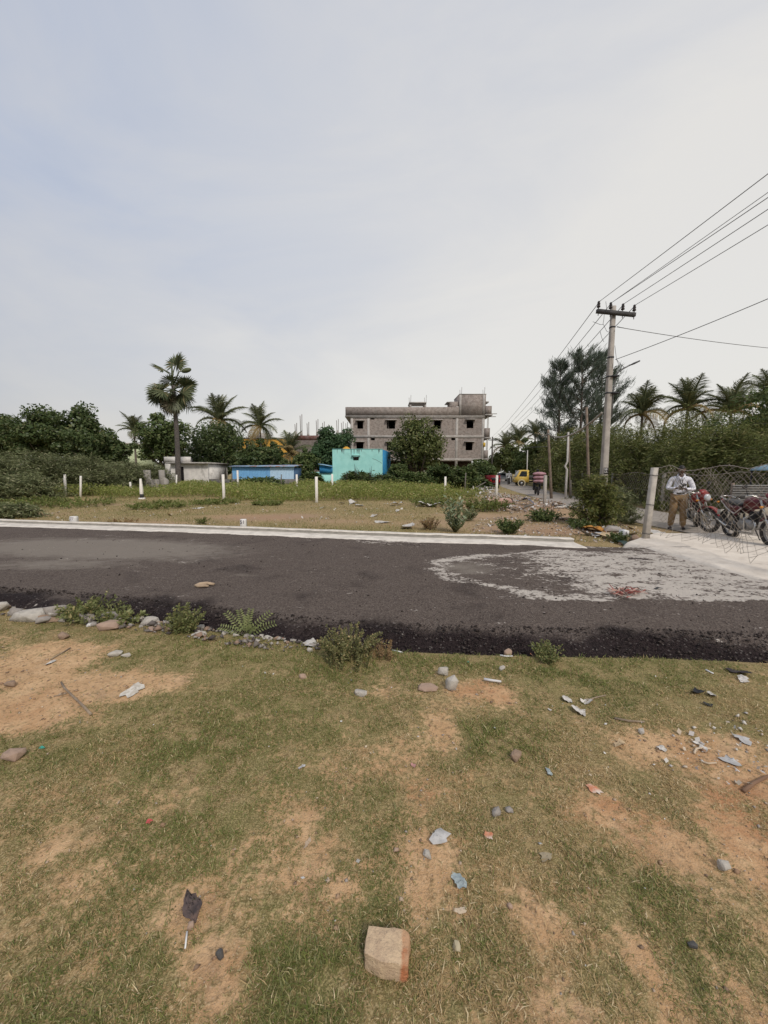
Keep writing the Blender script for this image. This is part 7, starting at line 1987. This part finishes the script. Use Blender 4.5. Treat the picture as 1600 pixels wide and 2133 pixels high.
# ---------------------------------------------------------------- things on the road
p = G(428, 1231)
mb = MB(); P = [(.10, .035, .02), (.0, .055, .028), (-.085, .03, .022), (-.105, -.015, .018), (-.06, -.035, .018), (.02, -.03, .02), (.06, -.035, .015)]
mb.tube(P, [.02, .030, .032, .028, .026, .022, .012], 8, squash=.75)
tag(mb.build('cloth_scrap', M('tan_cloth', (.40, .30, .205), (.30, .22, .15), 10, .95, bump=.5), None, (p.x, p.y, .058), smooth=True), 'curled tan cloth scrap lying on the asphalt at left', 'cloth')
p = G(1302, 1249); o = thing('rag_heap', 'torn red and pink rags heaped on the pale stained asphalt', 'rags', (p.x, p.y, .058))
rr = np.random.default_rng(6)
for nm, mt, cnt in (('red_strips', M('red_rag', (.34, .095, .075), (.24, .06, .05), 10), 22), ('pink_strips', M('pink_rag', (.52, .33, .27), (.42, .27, .22), 10), 22), ('brown_strips', M('brown_rag', (.12, .07, .055), (.08, .05, .04), 10), 10)):
    mb = MB()
    for k in range(cnt):
        c = np.array([rr.normal() * .12 + .02, rr.normal() * .065, .012 + rr.uniform(0, .035)])
        c[1] += c[0] * .25
        d = unit(np.array([rr.normal(), rr.normal() * .5, rr.normal() * .12])) * rr.uniform(.03, .08)
        mb.tube([c - d, c + rr.normal(size=3) * .012 + (0, 0, .012), c + d], [.005, .010, .004], 5, squash=.5)
    mb.v = [np.c_[q[:, :2], np.maximum(q[:, 2], .001)] for q in mb.v]
    mb.build(nm, mt, o)
stick('flattened dark scrap on the upper pale stain', [(1308, 1172), (1330, 1171), (1350, 1173)], .012, M('burnt_scrap', (.05, .04, .04)), 'dark_scrap', 'litter', z=.13)
sheet('small dark scrap on the pale stain right of the rags', 1370, 1236, 14, 4, M('black_film', (.02, .02, .022)), .3, z0=.0)

# ---------------------------------------------------------------- numbered marker stones on the kerb
MKW = M('marker_whitewash', (.70, .68, .66), (.60, .585, .565), 18, .9, bump=.4)
INK = M('marker_ink', (.045, .035, .055), (.07, .06, .08), 30, .7)
for px, pb, w_, h_, tx, lb, rz_, cc in ((504, 1096.5, 11.5, 13.5, '51', 'white marker stone numbered 51 behind the kerb', .05, 1), (147.5, 1087.5, 12, 10.5, '77', 'tilted white marker stone with faint number at the left kerb', -.1, .45)):
    p = G(px, pb, .10); k = p.y / F
    o = thing('marker_stone', lb, 'marker stone', (p.x, p.y + .12, .02), rz_)
    w, h = w_ * k, h_ * k
    mb = MB(); c_ = .02
    mb.loft([np.array([(-a, -a * .8, z), (a, -a * .8, z), (a, a * .8, z), (-a, a * .8, z)]) for a, z in ((w / 2 * .95, -.08), (w / 2, .1), (w / 2, h * .8 + .08), (w / 2 * .9, h + .09))]); mb.build('block', MKW, o)
    text_mesh(tx, h * .78, .0015, INK if cc == 1 else M('faded_ink', (.28, .25, .29), (.4, .37, .4), 30, .8), 'number', o, (-.01 if cc == 1 else 0, -w / 2 * .8 - .004, h * .55 + .09), (math.pi / 2, 0, 0))

# ---------------------------------------------------------------- rubbish on the plot and the heap by the street
for a in (('white bag left of the pair on the plot before the turquoise house', 712, 1051, 10, 7, WP, .6), ('larger white bag on the plot before the turquoise house', 736, 1049, 16, 8, WP, .7), ('flat white sheet right of the larger bag', 750, 1054, 18, 4, WP, .3),
          ('white bag left of the grey upright scrap on the plot', 824, 1053, 20, 6, WP, .5), ('grey-white upright scrap before the weeds, centre right', 837, 1051, 8, 10, GP, 1.0), ('white litter cluster left of the weeds by the milkweed', 882, 1055, 22, 6, WP, .6), ('white litter cluster behind the milkweed', 902, 1056, 20, 8, WP, .7),
          ('long white board scrap lying on the plot', 796, 1089, 30, 4, WP, .12), ('small white scrap left on the plot, near the weeds', 672, 1058, 10, 4, WP, .4), ('pale scrap on the plot centre', 780, 1076, 14, 4, WP, .4), ('white scrap right of centre on the plot', 828, 1065, 10, 4, WP, .5),
          ('buff lump on the left of the plot', 355, 1074, 9, 6, M('bone_scrap', (.5, .4, .3)), .8), ('small white scrap at far left of the plot', 62, 1062, 7, 3, WP, .5), ('cream scrap at left behind the kerb', 200, 1055, 6, 4, WP, .6), ('flat pale scrap on the plot, left of centre', 410, 1060, 16, 3, WP, .2),
          ('white upright scrap in the weeds near the post', 627, 1025, 5, 8, WP, 1.0), ('white scrap in the weeds right of the upright one', 638, 1026, 7, 7, WP, .8), ('pale rubble scraps by the dried weed', 850, 1101, 34, 6, WP, .35), ('small white scrap between the shrubs behind kerb', 1022, 1094, 10, 4, WP, .6)):
    sheet(*a)
sheet('pale grey plastic sheet lying before the pole bush', 1184, 1084, 32, 12, M('grey_sheet', (.40, .40, .41), (.33, .33, .34), 6, .6), .30, name='plastic_sheet', cat='sheet', seed=3)
sheet('orange-yellow cloth trailing over rubbish by the road', 1235, 1106, 44, 12, M('orange_cloth', (.50, .24, .055), (.42, .19, .045), 7, .85), .35, name='orange_cloth', cat='cloth', seed=8, n=12)
sheet('cream tail of cloth below the orange cloth', 1258, 1117, 24, 8, M('cream_cloth', (.56, .42, .25), (.48, .36, .22), 7, .85), .45, name='cream_cloth', cat='cloth', seed=9)
sheet('greyish plastic scraps left of the cream cloth', 1226, 1115, 26, 10, GP, .6, seed=10)
stone('grey broken concrete slab propped by the pole bush', 1276, 1108, 32, 15, M('slab_concrete', (.33, .30, .27), (.27, .245, .22), 9, .9, bump=.5), name='broken_slab', cuts=12, cat='slab')
p = G(1299, 1119); o = thing('plastic_block', 'tipped white plastic block with dark mark by the broken slab', 'plastic box', (p.x, p.y, .02), .15)
MB().box((0, 0, .075), (.15, .14, .15), (.12, 0, 0)).build('block', WT, o); text_mesh('5', .12, .002, INK, 'mark', o, (.0, -.082, .075), (math.pi / 2 + .12, 0, 0))
sheet('dark green plastic sheet under the white block', 1295, 1128, 22, 12, M('dark_green_film', (.035, .06, .05), (.03, .045, .04), 8, .5), .5, name='plastic_sheet', cat='sheet')
stone('brown rubble piece before the leaning post', 1322, 1122, 22, 16, ST3, name='rubble_piece', cat='rubble')
sheet('white scraps at the foot of the leaning post, left', 1318, 1115, 18, 6, WP, .6); sheet('cream box scrap behind the leaning post', 1318, 1102, 12, 6, M('cream_cloth', (.5, .4, .2)), .7); sheet('pale cloth scraps right of the leaning post foot', 1368, 1114, 28, 6, WP, .5)
sheet('flat dark sandal-like scrap on the concrete apron', 1538, 1146, 26, 6, M('brown_rag', (.1, .07, .05)), .12, z0=.14)
# heap
PNK = M('pink_foam', (.46, .29, .23), (.38, .235, .19), 6, .8, c3=(.30, .2, .16), s3=3)
p = G(1036, 1055); o = thing('foam_roll', 'faded pink rolled mattress lying on the rubbish heap', 'mattress roll', (p.x, p.y, .10), .05)
a = np.linspace(0, 6.283, 14, endpoint=False); L_ = 62 * p.y / F
mb = MB(); mb.loft([np.c_[np.full(14, x), np.cos(a) * r_, np.sin(a) * r_ * .85 + r_ * .7] for x, r_ in ((-L_ / 2, .06), (-L_ * .42, .13), (-.1, .17), (L_ * .3, .18), (L_ * .42, .17), (L_ / 2, .11))]); mb.build('roll', PNK, o, smooth=True)
mb = MB(); mb.ring((L_ * .49, 0, .13), (1, 0, 0), .10, .03, 16, 6); mb.build('open_end', M('dark_cloth', (.1, .08, .07)), o)
sheet('blue and grey bundle on the heap near the grey post', 1100, 1052, 22, 10, M('blue_bundle', (.05, .06, .14), (.16, .16, .19), 12, .8), .9, name='cloth_bundle', cat='cloth', seed=21)
for q, (x0, y0, x1, y1, lb) in enumerate(((1086, 1062, 1112, 1050, 'dark plank leaning up towards the grey post'), (1052, 1060, 1082, 1066, 'pale lath lying across the rubbish heap'), (1150, 1054, 1200, 1062, 'dark beam lying right of the grey post'), (1158, 1060, 1190, 1058, 'white plank beyond the green shrub'), (975, 1028, 1012, 1004, 'long dark branch slanting by the red vehicle'))):
    A, B = G(x0, y0), G(x1, y1)
    A = np.array(A); B = np.array(B)
    if q in (0, 4): B = np.array(at(x1, y1, A[1] + .3))
    A[2] = .05; B[2] = max(B[2], .06)
    tag(MB().tube([np.zeros(3), (B - A) / 2 + (0, 0, .02), B - A], [.05, .055, .04], 5).build('timber', [STAKE, TW, STAKE, WP, STAKE][q], None, A), lb, 'timber')
def litter(name, label, pts, n, smin, smax, cols, seed, hump=0.0):
    rng = np.random.default_rng(seed); poly = np.array([xy(*q) for q in pts]); c0 = poly.min(0); c1 = poly.max(0)
    P = []
    while len(P) < n:
        q = rng.uniform(c0, c1); ins_ = False; j = len(poly) - 1
        for i in range(len(poly)):
            if (poly[i, 1] > q[1]) != (poly[j, 1] > q[1]) and q[0] < (poly[j, 0] - poly[i, 0]) * (q[1] - poly[i, 1]) / (poly[j, 1] - poly[i, 1]) + poly[i, 0]: ins_ = not ins_
            j = i
        if ins_: P.append(q)
    P = np.array(P); m = len(P); cen = poly.mean(0); ext = (c1 - c0) / 2
    r = np.clip(1 - (((P - cen) / ext) ** 2).sum(1), 0, 1)
    z = hgt(P[:, 0], P[:, 1]) + hump * r * rng.uniform(.2, 1, m) + .01
    S = rng.gamma(2.0, (smin + smax) / 6, m).clip(smin, smax)
    mb = MB(); N = rng.normal(size=(m, 3)) * .6 + (0, 0, 1.0); U, W = leaf_frames(N, rng)
    h = m // 2
    mb.diamonds(np.c_[P, z + S * .3][:h], (U * S[:, None])[:h], (W * S[:, None] * .7)[:h])
    pebbles(mb, np.c_[P, z][h:], S[h:] * .7, rng)
    return tag(mb.build(name, ISLE(name + '_colours', cols)), label, 'litter', kind='stuff')
LC = [(.60, .57, .54), (.42, .33, .26), (.30, .20, .14), (.52, .47, .41), (.46, .32, .24), (.22, .19, .17), (.64, .62, .60), (.33, .27, .22)]
litter('rubbish_scatter', 'scatter of paper, plastic and rubble on the heap beside the street', [(985, 1052), (1030, 1024), (1140, 1042), (1200, 1060), (1160, 1072), (1060, 1072), (1000, 1064)], 1900, .02, .12, LC, 41, .18)
litter('white_rubbish', 'pale rubbish heap behind the street-corner post', [(970, 1028), (1000, 1014), (1032, 1016), (1040, 1030), (1000, 1036)], 520, .04, .16, [(.62, .60, .58), (.5, .47, .44), (.4, .33, .28), (.66, .64, .62)], 42, .35)
litter('verge_rubbish', 'small pale rubbish bits between kerb and pole bush', [(980, 1112), (1000, 1080), (1120, 1075), (1230, 1090), (1320, 1095), (1345, 1118), (1290, 1130), (1180, 1128), (1080, 1120)], 1700, .008, .05, LC, 43)
litter('plot_litter', 'tiny pale litter flecks over the plot across the road', [(0, 1085), (0, 1060), (500, 1048), (950, 1050), (980, 1090), (600, 1096)], 420, .02, .07, [(.6, .57, .53), (.5, .45, .38), (.4, .3, .22)], 44)
litter('field_flecks', 'tiny pale paper flecks over the near grass', [(0, 1700), (0, 1380), (700, 1390), (1600, 1420), (1600, 2000), (1000, 2100), (300, 1950)], 260, .003, .010, [(.62, .6, .57), (.56, .46, .33), (.48, .38, .28), (.4, .4, .38)], 45)
litter('slope_litter', 'scattered pale scraps on the right-hand soil slope', [(1380, 1600), (1400, 1520), (1600, 1480), (1600, 1640), (1480, 1640)], 90, .006, .022, [(.6, .56, .5), (.5, .42, .33), (.45, .42, .4)], 46)
# dirt and grass fringe on the apron side: dry branches at the fence foot
stick('thin bent branch trailing from the wiry bush', [(1275, 1086), (1292, 1098), (1312, 1112)], .012, TW, 'branch', 'branch', z=.10)
